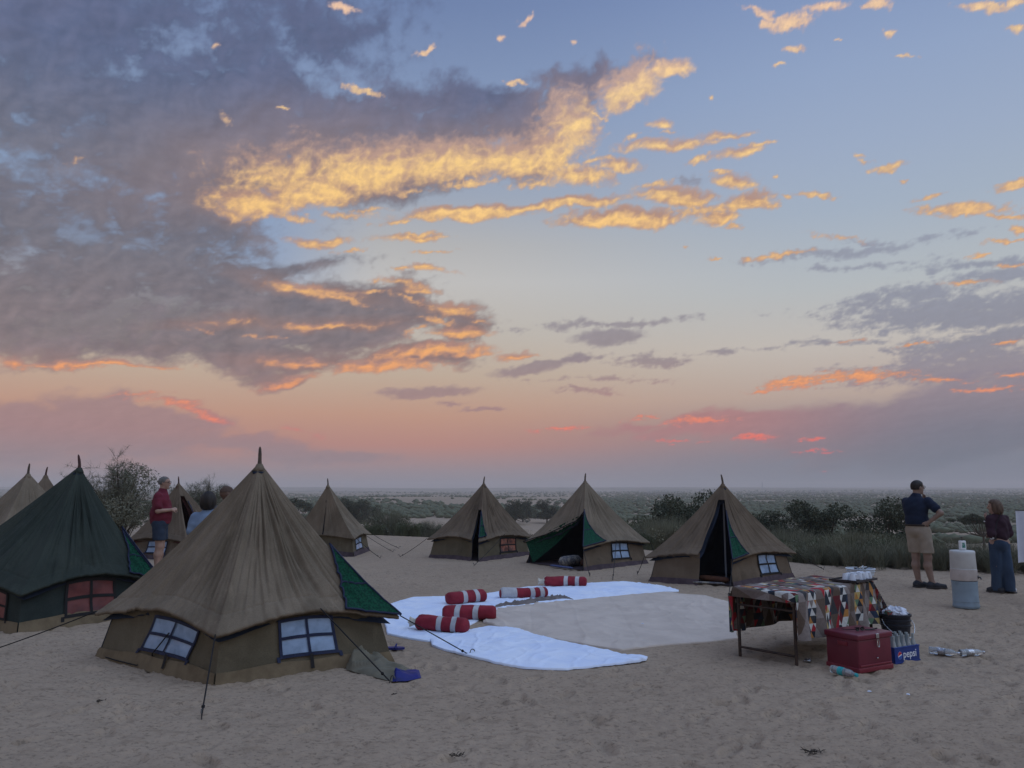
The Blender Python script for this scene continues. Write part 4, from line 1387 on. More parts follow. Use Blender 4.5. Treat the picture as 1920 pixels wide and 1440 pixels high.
def quad_from(L, F, R):
    """four ground corners from the three seen in the photograph"""
    L, F, R = gp(*L), gp(*F), gp(*R)
    return [L, F, R, L + R - F]


def top_at(px, py, base):
    c = sum(base, Vector()) / 4
    return dp(px, py, c.y)


# --- big khaki tent in front
b1 = quad_from((183, 1230), (403, 1283), (735, 1240))
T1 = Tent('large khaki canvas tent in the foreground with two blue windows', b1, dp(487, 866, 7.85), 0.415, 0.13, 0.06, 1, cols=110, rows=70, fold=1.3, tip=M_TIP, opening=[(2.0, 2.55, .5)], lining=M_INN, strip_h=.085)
T1.window(0, .60, .38, .30, .80, M_PANE, 0.14)
T1.window(1, .51, .31, .30, .82, M_PANE, -0.02)
T1.flap(2.0, .50, 1.0, -0.30, off=.03, taper=.9)
T1.rope(1.0, 1.0, (378, 1343), sag=.0)
T1.rope(1.56, 1.0, (731, 1281), sag=.0)
T1.rope(2.0, 1.0, (880, 1231), sag=.0)
T1.rope(0.0, 1.0, (-30, 1226), sag=.01)
# loop tabs on the mud strip and the slack rope under the left window
for k, u in ((0, .60), (1, .52)):
    def tab(a, v, k=k, u=u):
        return T1.wall(k, u + (a - .5) * .02, .06 + .22 * v, .03)
    T1.patch('loop_tab', M_BLKW, tab, 3, 4, T1.root)
pw = [Vector(T1.wall(0, np.array([.60]), np.array([.62]), .035)[0]), Vector(T1.wall(0, np.array([.50]), np.array([.25]), .05)[0])]
g1 = [gp(285, 1243), gp(255, 1250), gp(215, 1240), gp(187, 1231)]
for g in g1: g.z += .012
MB().tube(pw + g1, .006, 6).build('slack_rope', M_ROPE, T1.root, sharp=None)

# --- dark green tent at the left
b2 = quad_from((-178, 1162), (33, 1187), (288, 1153))
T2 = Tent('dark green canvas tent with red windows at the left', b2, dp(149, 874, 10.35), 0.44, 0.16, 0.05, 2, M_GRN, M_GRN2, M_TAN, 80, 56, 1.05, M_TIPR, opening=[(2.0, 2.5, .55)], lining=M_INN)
T2.window(0, .72, .30, .28, .80, M_PANER, 0.0, M_BLKW)
T2.window(1, .52, .36, .22, .82, M_PANER, 0.02, M_BLKW, .034)
T2.flap(2.0, .52, .98, -0.22, off=.03)
T2.flap(2.0, .50, 1.0, 0.16, off=.05, m=M_FLAP)

# --- two tents far left
def centred(cx, cy, half, yaw, apex_h):
    b = []
    for k in range(4):
        a = yaw + math.pi * (1.0 - 0.5 * k) * -1
        b.append(Vector((cx + half * math.cos(math.pi + yaw + k * math.pi / 2), cy + half * math.sin(math.pi + yaw + k * math.pi / 2), 0)))
    return b


p3 = dp(53, 886, 13.2)
T3 = Tent('grey-khaki tent at the far left edge, left of the dark green one', centred(p3.x, 13.2, 1.5, .2, 0), p3, 0.44, .12, .06, 3, M_CAN, M_CAN2, M_TAN, 60, 40, .9, opening=[(1.5, 2.0, .4)], lining=M_INN)
p4 = dp(86, 889, 16.5)
T4 = Tent('brown tent whose tip shows right behind the far left one', centred(p4.x, 16.5, 1.5, -.25, 0), p4, 0.44, .12, .06, 4, M_CANB, M_CANB, M_PUR, 50, 36, 1.0, M_TIPR)
T4.window(1, .5, .3, .32, .8, M_PANE)

# --- tent with the dark doorway behind the people on the left
b5 = quad_from((243, 1046), (348, 1052), (440, 1044))
T5 = Tent('brown tent with a dark open doorway behind the man in red', b5, top_at(335, 905, b5), 0.43, .08, .06, 5, M_CANB, M_CANB, M_PUR, 56, 40, 0.9, M_TIPR, opening=[(1.03, 1.42, .2)], lining=M_REDL, strip_h=.08)
T5.window(0, .45, .34, .30, .78, M_PANE, 0.05)
T5.flap(1.42, .30, .75, .22, M_REDL, .03, 1.3)
T5.pole()
T5.rope(0.0, 1.0, (215, 1052))

# --- small closed tent behind the big one
b6 = quad_from((548, 1036), (663, 1043), (692, 1033))
T6 = Tent('small closed khaki tent with a dark zip line, right behind the big front tent', b6, dp(615, 908, 20.2), 0.44, .06, .05, 6, M_CAN, M_CAN2, M_PUR, 56, 40, .8, M_TIP, strip_h=.10)
T6.seam(.50, .36, 1.0, w=.020)
T6.seam(.48, .26, .30, w=.03)
T6.window(1, .42, .4, .28, .78, M_PANE, 0.0, M_BLKW, .03)
T6.rope(1.06, 1.0, (713, 1046)); T6.rope(1.55, 1.0, (737, 1036)); T6.rope(2.0, 1.0, (748, 1030))

# --- middle tent with the narrow green flap
b7 = quad_from((805, 1045), (897, 1052), (993, 1042))
T7 = Tent('brown tent with a narrow green door flap and an orange-red window in the middle', b7, top_at(907, 905, b7), 0.45, .10, .06, 7, M_CANB, M_CAN2, M_PUR, 60, 44, 1.4, M_TIP, opening=[(.86, 1.0, .42)], lining=M_INN, strip_h=.075)
T7.window(1, .60, .30, .28, .8, M_PANEO, .03, M_BLKW, .03)
T7.flap(1.0, .46, .93, .15, off=.03, taper=.8)
T7.rope(0.0, 1.0, (750, 1044)); T7.rope(1.5, .99, (889, 1061)); T7.rope(2.0, 1.0, (1032, 1050))

# --- tent with the wide open doorway
b8 = quad_from((988, 1055), (1094, 1070), (1214, 1058))
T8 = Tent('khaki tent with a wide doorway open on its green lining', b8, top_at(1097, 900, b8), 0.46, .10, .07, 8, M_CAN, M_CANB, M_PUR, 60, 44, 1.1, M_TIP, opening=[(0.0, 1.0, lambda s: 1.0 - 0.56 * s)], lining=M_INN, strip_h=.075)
T8.window(1, .60, .26, .32, .84, M_PANE, 0.0, M_BLKW, .03)
T8.flap(1.0, .42, .99, .34, off=.035, taper=1.1)
# door leaf hanging inside at the left: green lining side out
tp = Vector(T8.roof(np.array([.98]), np.array([.45]), -.03)[0]); el_ = Vector(T8.roof(np.array([.001]), np.array([.98]), -.03)[0]); gl_ = T8.C[0].lerp(T8.C[1], .10) + Vector((.02, .02, .02))
def leaf(u, v):
    a = np.array(tp); e1 = np.array(el_); e2 = np.array(gl_)
    edge = e1 * (1 - u)[..., None] + e2 * u[..., None]
    P = a * (1 - v)[..., None] + edge * v[..., None]
    P[..., 1] += 0.05 * np.sin(np.pi * v) * u + .02 * gnoise(u * 4, v * 4, 5)
    P[..., 0] += .10 * np.sin(np.pi * v) * u
    return P
T8.patch('door_leaf', M_FLAP, leaf, 14, 20, T8.root, flip=True)
MB().tube([Vector(T8.roof(np.array([s]), np.array([(1 - .56 * s)]), .02)[0]) for s in np.linspace(.0001, .999, 9)], .012, 6).build('door_piping', M_BLKW, T8.root, sharp=None)
T8.pole()
T8.rope(1.0, .99, (1106, 1081)); T8.rope(1.5, 1.0, (1149, 1088)); T8.rope(2.0, 1.0, (1235, 1062))

# --- tent with the pole in its open slit
b9 = quad_from((1218, 1090), (1374, 1099), (1488, 1084))
T9 = Tent('brown tent with an open slit showing a grey pole and green flap', b9, top_at(1355, 905, b9), 0.44, .09, .08, 9, M_CANB, M_CANB, M_PUR, 76, 54, 1.2, M_TIP, opening=[(.60, 1.0, .2)], lining=M_INN, strip_h=.075)
T9.window(1, .62, .28, .26, .84, M_PANE, -.03, M_BLKW, .03)
T9.flap(1.0, .34, .99, .25, off=.03, taper=1.0)
T9.pole()
T9.rope(0.0, 1.0, (1195, 1076)); T9.rope(2.0, 1.0, (1545, 1076)); T9.rope(1.0, 1.0, (1366, 1122))

# --- things lying inside the open tents
M_QUILT = mat('patterned_quilt', (0.30, 0.28, 0.24), 0.9, (0.10, 0.10, 0.12), 16, 4, contrast=(.4, .6))
M_ORNG = mat('rust_cloth', (0.16, 0.07, 0.04), 0.9, (0.10, 0.045, 0.03), 9)
M_BLUEC = mat('blue_mat', (0.05, 0.07, 0.18), 0.9, (0.10, 0.12, 0.22), 12)


def roll(name, c, length, r, yaw, m, label, cat, squash=.8):
    n, k = 22, 16
    V = []
    for i in range(n):
        x = (i / (n - 1) - .5) * length
        e = min(1.0, 6 * min(i, n - 1 - i) / (n - 1) + .35)
        for j in range(k):
            t = 2 * math.pi * j / k
            rr = r * e * (1 + .10 * mnoise.noise(Vector((x * 9, math.cos(t) * 2, math.sin(t) * 2 + r * 9))))
            y, z = rr * math.cos(t), rr * squash * math.sin(t) + r * squash * .96
            V.append((c[0] + x * math.cos(yaw) - y * math.sin(yaw), c[1] + x * math.sin(yaw) + y * math.cos(yaw), c[2] + z))
    F = [tuple(int(q) for q in f) for f in grid_faces(n, k)]
    F += [(i * k + k - 1, (i + 1) * k + k - 1, (i + 1) * k, i * k) for i in range(n - 1)]
    F += [tuple(range(k)), tuple(range(n * k - 1, (n - 1) * k - 1, -1))]
    o = mk(name, V, F, m)
    return tag(o, label, cat)


c8 = sum(T8.C, Vector()) / 4
roll('bedding_roll', (c8.x - .42, c8.y - .75, .02), .62, .14, .9, M_QUILT, 'grey patterned bedding roll inside the doorway of the wide open tent', 'bedding')
roll('cloth_bundle', (c8.x - .05, c8.y - .62, .02), .34, .08, .4, M_ORNG, 'small rust coloured bundle inside the wide open tent', 'bundle')
roll('sleeping_mat', (T8.C[1].x - .42, T8.C[1].y + .42, .015), .75, .045, -.95, M_BLUEC, 'blue mat lying on the sill of the wide open tent', 'mat', .5)
c9 = sum(T9.C, Vector()) / 4
roll('rust_blanket', (c9.x - .28, c9.y - .45, .02), .60, .07, -.8, M_ORNG, 'rust coloured blanket inside the slit of the pole tent', 'blanket', .7)
roll('bedding_mat', (T9.C[1].x - .36, T9.C[1].y + .22, .01), .55, .04, -.42, M_QUILT, 'grey patterned mat edge lying in the slit of the pole tent', 'mat', .5)
# ------------------------------------------------------------------ cloths on the sand
M_WHITE = mat('white_sheet', (0.80, 0.87, 1.0), 0.8, (0.70, 0.79, 0.98), 3, 4, 0.2, 40, 0.2)
M_BEIGE = mat('beige_sheet', (0.62, 0.53, 0.455), 0.9, (0.54, 0.46, 0.395), 2.2, 5, 0.3, 60, 0.2)
M_UNDER = mat('grey_underside', (0.20, 0.17, 0.16), 0.9, (0.14, 0.12, 0.115), 8)


def polyline(pts, n):
    P = np.array([tuple(p)[:2] for p in pts])
    d = np.r_[0, np.cumsum(np.linalg.norm(np.diff(P, axis=0), axis=1))]
    q = np.linspace(0, d[-1], n)
    x = np.interp(q, d, P[:, 0]); y = np.interp(q, d, P[:, 1])
    for _ in range(2):
        x[1:-1] = .25 * x[:-2] + .5 * x[1:-1] + .25 * x[2:]; y[1:-1] = .25 * y[:-2] + .5 * y[1:-1] + .25 * y[2:]
    return x, y


def cloth_sheet(name, m, up_px, lo_px, nu, nv, z0, amp, seed, label, cat, freq=2.2, edge=.02, extra=None):
    """a sheet lying on the sand between its far edge and its near edge (points of the photograph on the ground)"""
    xu, yu = polyline([gp(*p) for p in up_px], nu)
    xl, yl = polyline([gp(*p) for p in lo_px], nu)
    v = np.linspace(0, 1, nv)
    X = xu[:, None] * (1 - v) + xl[:, None] * v
    Y = yu[:, None] * (1 - v) + yl[:, None] * v
    ed = np.minimum(np.minimum(v, 1 - v)[None, :] * nv / 4.0, 1.0) * np.minimum(np.minimum(np.arange(nu), np.arange(nu)[::-1])[:, None] / 4.0, 1.0)
    jit = gnoise(X * 3.1, Y * 3.1, seed) * .022
    Y = Y + jit * (1 - ed); X = X + gnoise(X * 2.7 + 5, Y * 2.7, seed + 1) * .022 * (1 - ed)
    wx = gnoise(X * .9, Y * .9, seed + 2); wy = gnoise(X * .9 + 9, Y * .9, seed + 3)
    # flat cloth with long thin creases running two ways, a few soft swells
    dl = (xu[-1] + xl[-1] - xu[0] - xl[0], yu[-1] + yl[-1] - yu[0] - yl[0])
    nl = math.hypot(*dl); ca, sa = dl[0] / nl, dl[1] / nl
    S_ = X * ca + Y * sa; T_ = -X * sa + Y * ca
    def crease(fs, ft, sd, w, k):
        return np.clip(1 - np.abs(gnoise(S_ * fs + wx * w, T_ * ft + wy * w, sd)) * k, 0, 1)
    msk = sst(gnoise(X * 1.1, Y * 1.1, seed + 30), -.25, .3)
    H = amp * (1.9 * crease(freq * .35, freq * 2.6, seed + 4, 1.0, 7) * (.4 + .6 * msk) + 1.4 * crease(freq * 1.3, freq * .9, seed + 5, 1.4, 8) + .9 * crease(freq * 1.2, freq * 5, seed + 6, 1.5, 5) * msk
               + 1.0 * (gnoise(X * 1.3, Y * 1.3, seed + 8) + .5) + .12 * gnoise(S_ * freq * 3, T_ * freq * 9, seed + 9))
    for q in np.arange(-8, 8):                          # the lines it was folded along
        H = H + .0055 * np.exp(-((S_ - q * .58 + .05 * wx) / .016) ** 2) * (q % 2 * 2 - 1) + .0045 * np.exp(-((T_ - q * .47 + .04 * wy) / .016) ** 2)
    if extra is not None: H = H + extra(X, Y)
    G = ground_h(X, Y)
    Z = G + z0 + H * (0.35 + .65 * ed) + .006
    V = np.stack([X, Y, Z], -1)
    F = grid_faces(nu, nv, flip=True)
    # thin rim down to the sand
    rim = np.concatenate([V[:, 0], V[-1, 1:], V[::-1, -1][1:], V[0, ::-1][1:-1]])
    idx = np.concatenate([np.arange(nu) * nv, (nu - 1) * nv + np.arange(1, nv), (np.arange(nu)[::-1] * nv + nv - 1)[1:], np.arange(nv)[::-1][1:-1]])
    low = rim.copy(); low[:, 2] -= edge
    o0 = nu * nv
    n = len(idx)
    Fr = np.stack([idx, np.roll(idx, -1), o0 + (np.arange(n) + 1) % n, o0 + np.arange(n)], -1)
    o = mk(name, np.vstack([V.reshape(-1, 3), low]), np.vstack([F, Fr]), m)
    if np.mean([p.normal.z for p in o.data.polygons[:200]]) < 0: o.data.flip_normals()
    return tag(o, label, cat)


cloth_sheet('ground_cloth', M_BEIGE, [(905, 1150), (935, 1139), (1060, 1127), (1160, 1117), (1250, 1111), (1320, 1117), (1372, 1132)],
            [(905, 1168), (960, 1182), (1060, 1206), (1165, 1224), (1260, 1211), (1330, 1206), (1384, 1198)], 210, 150, .004, .0085, 3,
            'large crumpled beige ground cloth between the white sheets and the table', 'ground cloth', 1.5)
cloth_sheet('white_sheet', M_WHITE, [(716, 1138), (775, 1121), (880, 1117), (988, 1101), (1101, 1096), (1170, 1092), (1240, 1099), (1273, 1107)],
            [(726, 1188), (765, 1196), (806, 1203), (860, 1182), (905, 1160), (935, 1143), (1068, 1127), (1174, 1116), (1245, 1110), (1271, 1109)], 220, 84, .009, .007, 13,
            'long white sheet along the far side, under four of the red rolls', 'sheet', 2.6)
cloth_sheet('white_sheet', M_WHITE, [(806, 1200), (860, 1186), (915, 1176), (968, 1180), (1000, 1192), (1050, 1207), (1140, 1226), (1180, 1237), (1213, 1239)],
            [(808, 1212), (835, 1222), (880, 1234), (930, 1247), (985, 1257), (1060, 1259), (1120, 1253), (1185, 1247), (1212, 1243)], 200, 84, .014, .007, 29,
            'white sheet with a pointed end nearest the camera', 'sheet', 2.4)
# rumpled grey edge of the under-cloth beside the far white sheet
cloth_sheet('under_cloth', M_UNDER, [(930, 1139), (985, 1132), (1030, 1122), (1052, 1118), (1070, 1124)], [(928, 1142), (985, 1136), (1035, 1128), (1058, 1125), (1074, 1126)], 110, 14, .010, .016, 37,
            'dark rumpled cloth edge between the far white sheet and the beige cloth', 'cloth', 4)

# ------------------------------------------------------------------ red bedding rolls
M_RED = mat('red_cover', (0.27, 0.020, 0.036), 0.75, (0.20, 0.013, 0.026), 7, 4, 0.3, 50, 0.3)
M_BAND = mat('white_band', (0.50, 0.50, 0.51), 0.8, (0.40, 0.40, 0.42), 9)
M_FOAM = mat('cream_filling', (0.66, 0.62, 0.52), 0.9, (0.55, 0.51, 0.42), 14, 4, 0.5, 30)


def bolster(c_px, length, r, yaw, bands, label, tied=None, white_from=None, seed=0, z=0.05):
    c = gp(*c_px)
    c = Vector((c.x, c.y, gz(c.x, c.y) + z + r * .72))
    root = empty('bedding_roll', (c.x, c.y, c.z - r * .72), label, 'bedding roll', 'red bedding rolls on the white sheets')
    ca, sa = math.cos(yaw), math.sin(yaw)

    def surf(x, t, off=0.0):
        h = length / 2
        e = max(0.0, 1 - max(0, (abs(x) - (h - .055)) / .06) ** 2.2)
        pinch = 1 - .05 * sum(math.exp(-((x - b) / .035) ** 2) for b in bands)
        rr = r * (0.30 + .70 * math.sqrt(e)) * pinch * (1 + .15 * mnoise.noise(Vector((x * 3.5 + seed, math.cos(t) * 1.5, math.sin(t) * 1.5))) + .035 * mnoise.noise(Vector((x * 22, t * 3.0, seed)))) + off
        y, zz = rr * 1.04 * math.cos(t), rr * .86 * math.sin(t)
        if zz < -r * .74: zz = -r * .74 - off * .2
        return Vector((c.x + x * ca - y * sa, c.y + x * sa + y * ca, c.z + zz))

    def tube_part(name, x0, x1, n, m, off, caps):
        k = 30
        sk = .03 * math.sin(seed * 2.1) if name == 'band' else 0
        V = [surf(x0 + (x1 - x0) * i / (n - 1) + sk * math.cos(2 * math.pi * j / k), 2 * math.pi * j / k, off) for i in range(n) for j in range(k)]
        F = [(i * k + j, i * k + (j + 1) % k, (i + 1) * k + (j + 1) % k, (i + 1) * k + j) for i in range(n - 1) for j in range(k)]
        if caps: F += [tuple(range(k - 1, -1, -1)), tuple(range((n - 1) * k, n * k))]
        return mk(name, V, F, m, root)
    h = length / 2
    tube_part('cover', -h, h, 46, M_RED, 0, True)
    for b in bands:
        tube_part('band', b - .034, b + .034, 7, M_BAND, .005, False)
    if white_from is not None:
        tube_part('bare_end', white_from[0], white_from[1], 14, M_BAND, .006, True)
    if tied:
        # gathered white end
        V = []; n = 9; k = 18
        for i in range(n):
            q = i / (n - 1)
            x = tied * (h - .03 + q * .13)
            rr = r * (.85 - .55 * math.sin(min(1, q * 1.6) * 1.57) + .42 * max(0, q - .55))
            for j in range(k):
                t = 2 * math.pi * j / k
                r2 = rr * (1 + .22 * math.sin(5 * t + seed) * (.4 + q))
                y, zz = r2 * math.cos(t), r2 * math.sin(t)
                V.append((c.x + x * ca - y * sa, c.y + x * sa + y * ca, c.z + zz))
        F = [(i * k + j, i * k + (j + 1) % k, (i + 1) * k + (j + 1) % k, (i + 1) * k + j) for i in range(n - 1) for j in range(k)] + [tuple(range((n - 1) * k, n * k))]
        mk('tied_end', V, F, M_FOAM, root)
    return root


bolster((1060, 1101), .72, .098, 0.03, (-.03 + .05, .21), 'red roll with two white bands farthest from the camera, its left end tied', -1, seed=1, z=.02)
bolster((982, 1122), .74, .092, .22, (.10, .25), 'red roll whose left half is bare white, second farthest', None, (-.36, -.12), seed=2, z=.02)
bolster((874, 1132), .62, .106, .55, (-.06, .14), 'short-looking red roll turned away, above the two nearest ones', None, seed=3, z=.02)
bolster((880, 1163), .68, .106, .02, (-.13, .10), 'red roll with two white bands lying straight across, second nearest', None, seed=4, z=.02)
bolster((829, 1184), .66, .103, -.42, (-.02, .17), 'nearest red roll, tilted, with its cream stuffing showing at the left end', -1, seed=5, z=.02)

# ------------------------------------------------------------------ table with the patchwork cloth
M_IRON = mat('dark_iron', (0.045, 0.035, 0.032), 0.55, (0.075, 0.05, 0.04), 14, metal=0.4)
PAL = {'grey': (0.24, 0.205, 0.19), 'brown': (0.115, 0.082, 0.062), 'taupe': (0.165, 0.13, 0.115), 'red': (0.36, 0.030, 0.040), 'dark': (0.028, 0.034, 0.045), 'white': (0.58, 0.58, 0.55), 'navy': (0.035, 0.05, 0.085),
       'green': (0.13, 0.21, 0.13), 'yellow': (0.48, 0.36, 0.14), 'maroon': (0.13, 0.025, 0.03), 'olive': (0.16, 0.14, 0.07), 'char': (0.05, 0.05, 0.055), 'orange': (0.42, 0.20, 0.06)}


def print_material():
    """printed patchwork: columns of small triangles between plain pieces"""
    m = bpy.data.materials.new('patchwork_print')
    m.use_nodes = True
    nt = m.node_tree; nt.nodes.clear(); b = NB(nt)
    p = b.new('ShaderNodeBsdfPrincipled'); out = b.new('ShaderNodeOutputMaterial')
    nt.links.new(p.outputs[0], out.inputs[0])
    p.inputs['Roughness'].default_value = .9; p.inputs['Specular IOR Level'].default_value = .2
    uv = b.new('ShaderNodeUVMap'); uv.uv_map = 'cloth'
    sp = b.new('ShaderNodeSeparateXYZ'); b.put(sp.inputs[0], uv.outputs[0])
    U, V = sp.outputs[0], sp.outputs[1]                    # metres: along the table, across it
    cell = .072

    def wn(x, y, z=0.0):
        n = b.new('ShaderNodeTexWhiteNoise'); b.put(n.inputs['Vector'], b.xyz(x, y, z)); return n.outputs['Value']

    def tri(U, V, cell, seed):
        row = b.m('FLOOR', b.m('DIVIDE', V, cell))
        us = b.m('ADD', b.m('DIVIDE', U, cell), b.m('MULTIPLY', b.m('FLOORED_MODULO', row, 2.0), .5))
        fx = b.m('FRACT', us); fy = b.m('FRACT', b.m('DIVIDE', V, cell))
        d = b.m('MULTIPLY', b.m('ABSOLUTE', b.m('SUBTRACT', fx, .5)), 2.0)
        up = b.m('LESS_THAN', d, fy)
        side = b.m('MULTIPLY', b.m('SUBTRACT', 1.0, up), b.m('ADD', 1.0, b.m('GREATER_THAN', fx, .5)))
        # down triangles are shared between neighbours
        col = b.m('ADD', b.m('FLOOR', us), b.m('MULTIPLY', b.m('SUBTRACT', 1.0, up), b.m('SUBTRACT', b.m('GREATER_THAN', fx, .5), .5)))
        return wn(col, row, b.m('ADD', up, seed))
    r1 = tri(U, V, cell, 3.0)
    def pal(x, names):
        return b.ramp(x, [(k / len(names), (*PAL[n], 1)) for k, n in enumerate(names)], 'CONSTANT')
    c_tri = pal(r1, ['dark', 'white', 'char', 'red', 'navy', 'yellow', 'dark', 'white', 'green', 'taupe', 'char', 'grey', 'white', 'maroon', 'dark', 'orange'])
    r2 = tri(U, V, cell * 2.4, 9.0)
    c_big = pal(r2, ['grey', 'brown', 'taupe', 'grey', 'maroon', 'taupe', 'brown', 'grey', 'char', 'taupe', 'red', 'brown'])
    # slanting columns of triangles
    lane = b.m('FRACT', b.m('DIVIDE', b.m('ADD', U, b.m('MULTIPLY', V, .22)), .31))
    f = b.m('LESS_THAN', lane, .42)
    col = b.mix(f, c_big, c_tri)
    n = b.lr(b.noise(b.xyz(U, V), 40, 4, .6), .25, .75, .78, 1.15)
    col = b.mix(1.0, col, b.xyz(n, n, n), 'MULTIPLY')
    b.put(p.inputs['Base Color'], col)
    return m


M_PRINT = print_material()
nearL, nearR = gp(1388, 1230), gp(1494, 1250)
ex = (nearR - nearL).normalized()                      # along the short end, towards the camera
ey = Vector((-ex.y, ex.x, 0))                           # along the length, away to the right
if ey.x < 0: ey = -ey
TW, TL, TH = (nearR - nearL).length, 1.52, .665
t_root = empty('folding_table', (nearL + nearR) / 2 + ey * TL / 2, 'iron folding table standing under the patchwork cloth', 'table')
P = lambda a, b, z: nearL + ex * a + ey * b + Vector((0, 0, z))
for a in (0, TW):
    for b2 in (0.0, TL):
        MB().tube([P(a, b2, 0), P(a, b2, TH - .02)], .016, 8).build('leg', M_IRON, t_root, sharp=30)
for b2 in (0.0, TL):
    MB().tube([P(0, b2, .09), P(TW, b2, .09)], .012, 8).build('foot_bar', M_IRON, t_root, sharp=30)
    MB().tube([P(0, b2, .50), P(TW, b2, .50)], .011, 8).build('cross_bar', M_IRON, t_root, sharp=30)
rot = Matrix((tuple((ex.x, ey.x, 0)), tuple((ex.y, ey.y, 0)), (0, 0, 1)))
MB().box(P(TW / 2, TL / 2, TH - .012), (TW + .06, TL + .06, .022), rot).build('table_top', M_IRON, t_root, sharp=30)

def build_cloth():
    """cloth over the table, cut into a triangle net so that every patch has its own colour"""
    ov_front, ov_back, ov_nearE, ov_farE = .47, .50, .13, .36
    du, dv = .0225, .026
    a0, a1 = -ov_back, TW + ov_front
    b0, b1 = -ov_nearE, TL + ov_farE
    na, nb = int((a1 - a0) / dv) + 1, int((b1 - b0) / du) + 1
    A = np.linspace(a0, a1, na); B = np.linspace(b0, b1, nb)
    V = np.zeros((na, nb, 3))
    rs3 = np.random.RandomState(3)
    e = .035
    for i, a in enumerate(A):
        for j, b_ in enumerate(B):
            z = TH + .004
            xa, xb = a, b_
            dx = max(-e - a, 0) if a < 0 else max(a - TW - e, 0)
            da = -1 if a < 0 else 1
            dy = max(-e - b_, 0) if b_ < 0 else max(b_ - TL - e, 0)
            db = -1 if b_ < 0 else 1
            if dx > 0: xa = (-e if a < 0 else TW + e)
            if dy > 0: xb = (-e if b_ < 0 else TL + e)
            drop = 0
            if dx > 0 and dy > 0:                     # corner: fold outwards
                drop = max(dx, dy) * .97
                out = min(dx, dy)
                xa += da * out * .34; xb += db * out * .34
            elif dx > 0:
                drop = dx
                xa += da * (.012 + dx * .10 + .030 * dx / .4 * math.sin(b_ * 17 + 2 * math.sin(b_ * 5)))
            elif dy > 0:
                drop = dy
                xb += db * (.012 + dy * .10 + .026 * dy / .3 * math.sin(a * 21 + 1.5))
            else:
                z += .003 * math.sin(a * 15 + b_ * 9) + .002 * math.sin(b_ * 31)
            z -= drop * .985
            V[i, j] = P(xa, xb, z + .004)
    F = grid_faces(na, nb)
    o = mk('tablecloth', V.reshape(-1, 3), F, M_PRINT, loc=P(TW / 2, TL / 2, 0))
    uvl = o.data.uv_layers.new(name='cloth')
    uu = np.stack([np.tile(B + 1.0, na), np.repeat(A + 1.0, nb)], -1)
    li = np.zeros(len(o.data.loops), np.int32); o.data.loops.foreach_get('vertex_index', li)
    uvl.data.foreach_set('uv', uu[li].astype(np.float32).ravel())
    if np.mean([p.normal.z for p in o.data.polygons]) < 0: o.data.flip_normals()
    tag(o, 'patchwork cloth of red, brown, black and white triangles over the table', 'tablecloth')


build_cloth()

# --- what stands on the table
M_WPL = mat('white_plastic', (0.62, 0.68, 0.74), 0.4, (0.54, 0.60, 0.66), 9)
M_CUP = mat('paper_cup', (0.66, 0.70, 0.76), 0.6, (0.58, 0.62, 0.70), 12)
M_TRAY = mat('dark_tray', (0.035, 0.03, 0.035), 0.35)
M_CHROME = mat('bright_steel', (0.60, 0.62, 0.64), 0.22, metal=1.0)
M_BLK = mat('black_plastic', (0.012, 0.012, 0.014), 0.4)


def on_table(px, py):
    return gp(px, py, TH + .016)


ca_ = on_table(1610, 1087)
cb = on_table(1618, 1082)
tr_c = on_table(1600, 1088)
tr = empty('serving_tray', (tr_c.x, tr_c.y, TH + .012), 'flat dark tray with paper cups at the right end of the table', 'tray')
R2 = Matrix.Rotation(math.atan2(ey.y, ey.x), 3, 'Z')
MB().box(tr_c + Vector((0, 0, .004)), (.44, .28, .008), R2).build('tray_base', M_TRAY, tr, sharp=30)
for sx, sy, lx, ly in ((0, .145, .46, .012), (0, -.145, .46, .012), (.225, 0, .012, .278), (-.225, 0, .012, .278)):
    MB().box(tr_c + R2 @ Vector((sx, sy, .012)), (lx, ly, .022), R2).build('rim', M_TRAY, tr, sharp=30)
cup_n = 0
for r_ in range(2):
    for k in range(6):
        c = tr_c + R2 @ Vector((-.185 + k * .072, -.085 + r_ * .075, .017))
        tl = Matrix.Rotation(rs.uniform(-.25, .25) + (1.25 if k in (1,) and r_ == 0 else 0), 3, 'X') @ Matrix.Rotation(rs.uniform(-.2, .2), 3, 'Y')
        z0 = .0 if tl[2][2] > .8 else .03
        cup = MB().lathe([(.034, .0), (.026, .065), (.0255, .067), (.0, .066)], 16, c + Vector((0, 0, z0)), tl, cap=False).build('paper_cup', M_CUP, None, sharp=40)
        tag(cup, 'white paper cup turned over on the dark tray', 'cup', 'paper cups on the tray')
bc = cb + ey * .16 + ex * -.10
bw = empty('wash_bowl', (bc.x, bc.y, TH + .012), 'round white plastic bowl holding steel spoons on the table', 'bowl')
MB().lathe([(.120, .0), (.136, .006), (.142, .04), (.146, .066), (.158, .07), (.158, .077), (.144, .078), (.136, .045), (.12, .014), (.0, .012)], 36, bc, cap=False).build('bowl_wall', M_WPL, bw, sharp=50)
MB().lathe([(.1435, .044), (.151, .046), (.151, .052), (.1445, .054)], 36, bc, cap=False).build('rim_ring', M_WPL, bw, sharp=50)
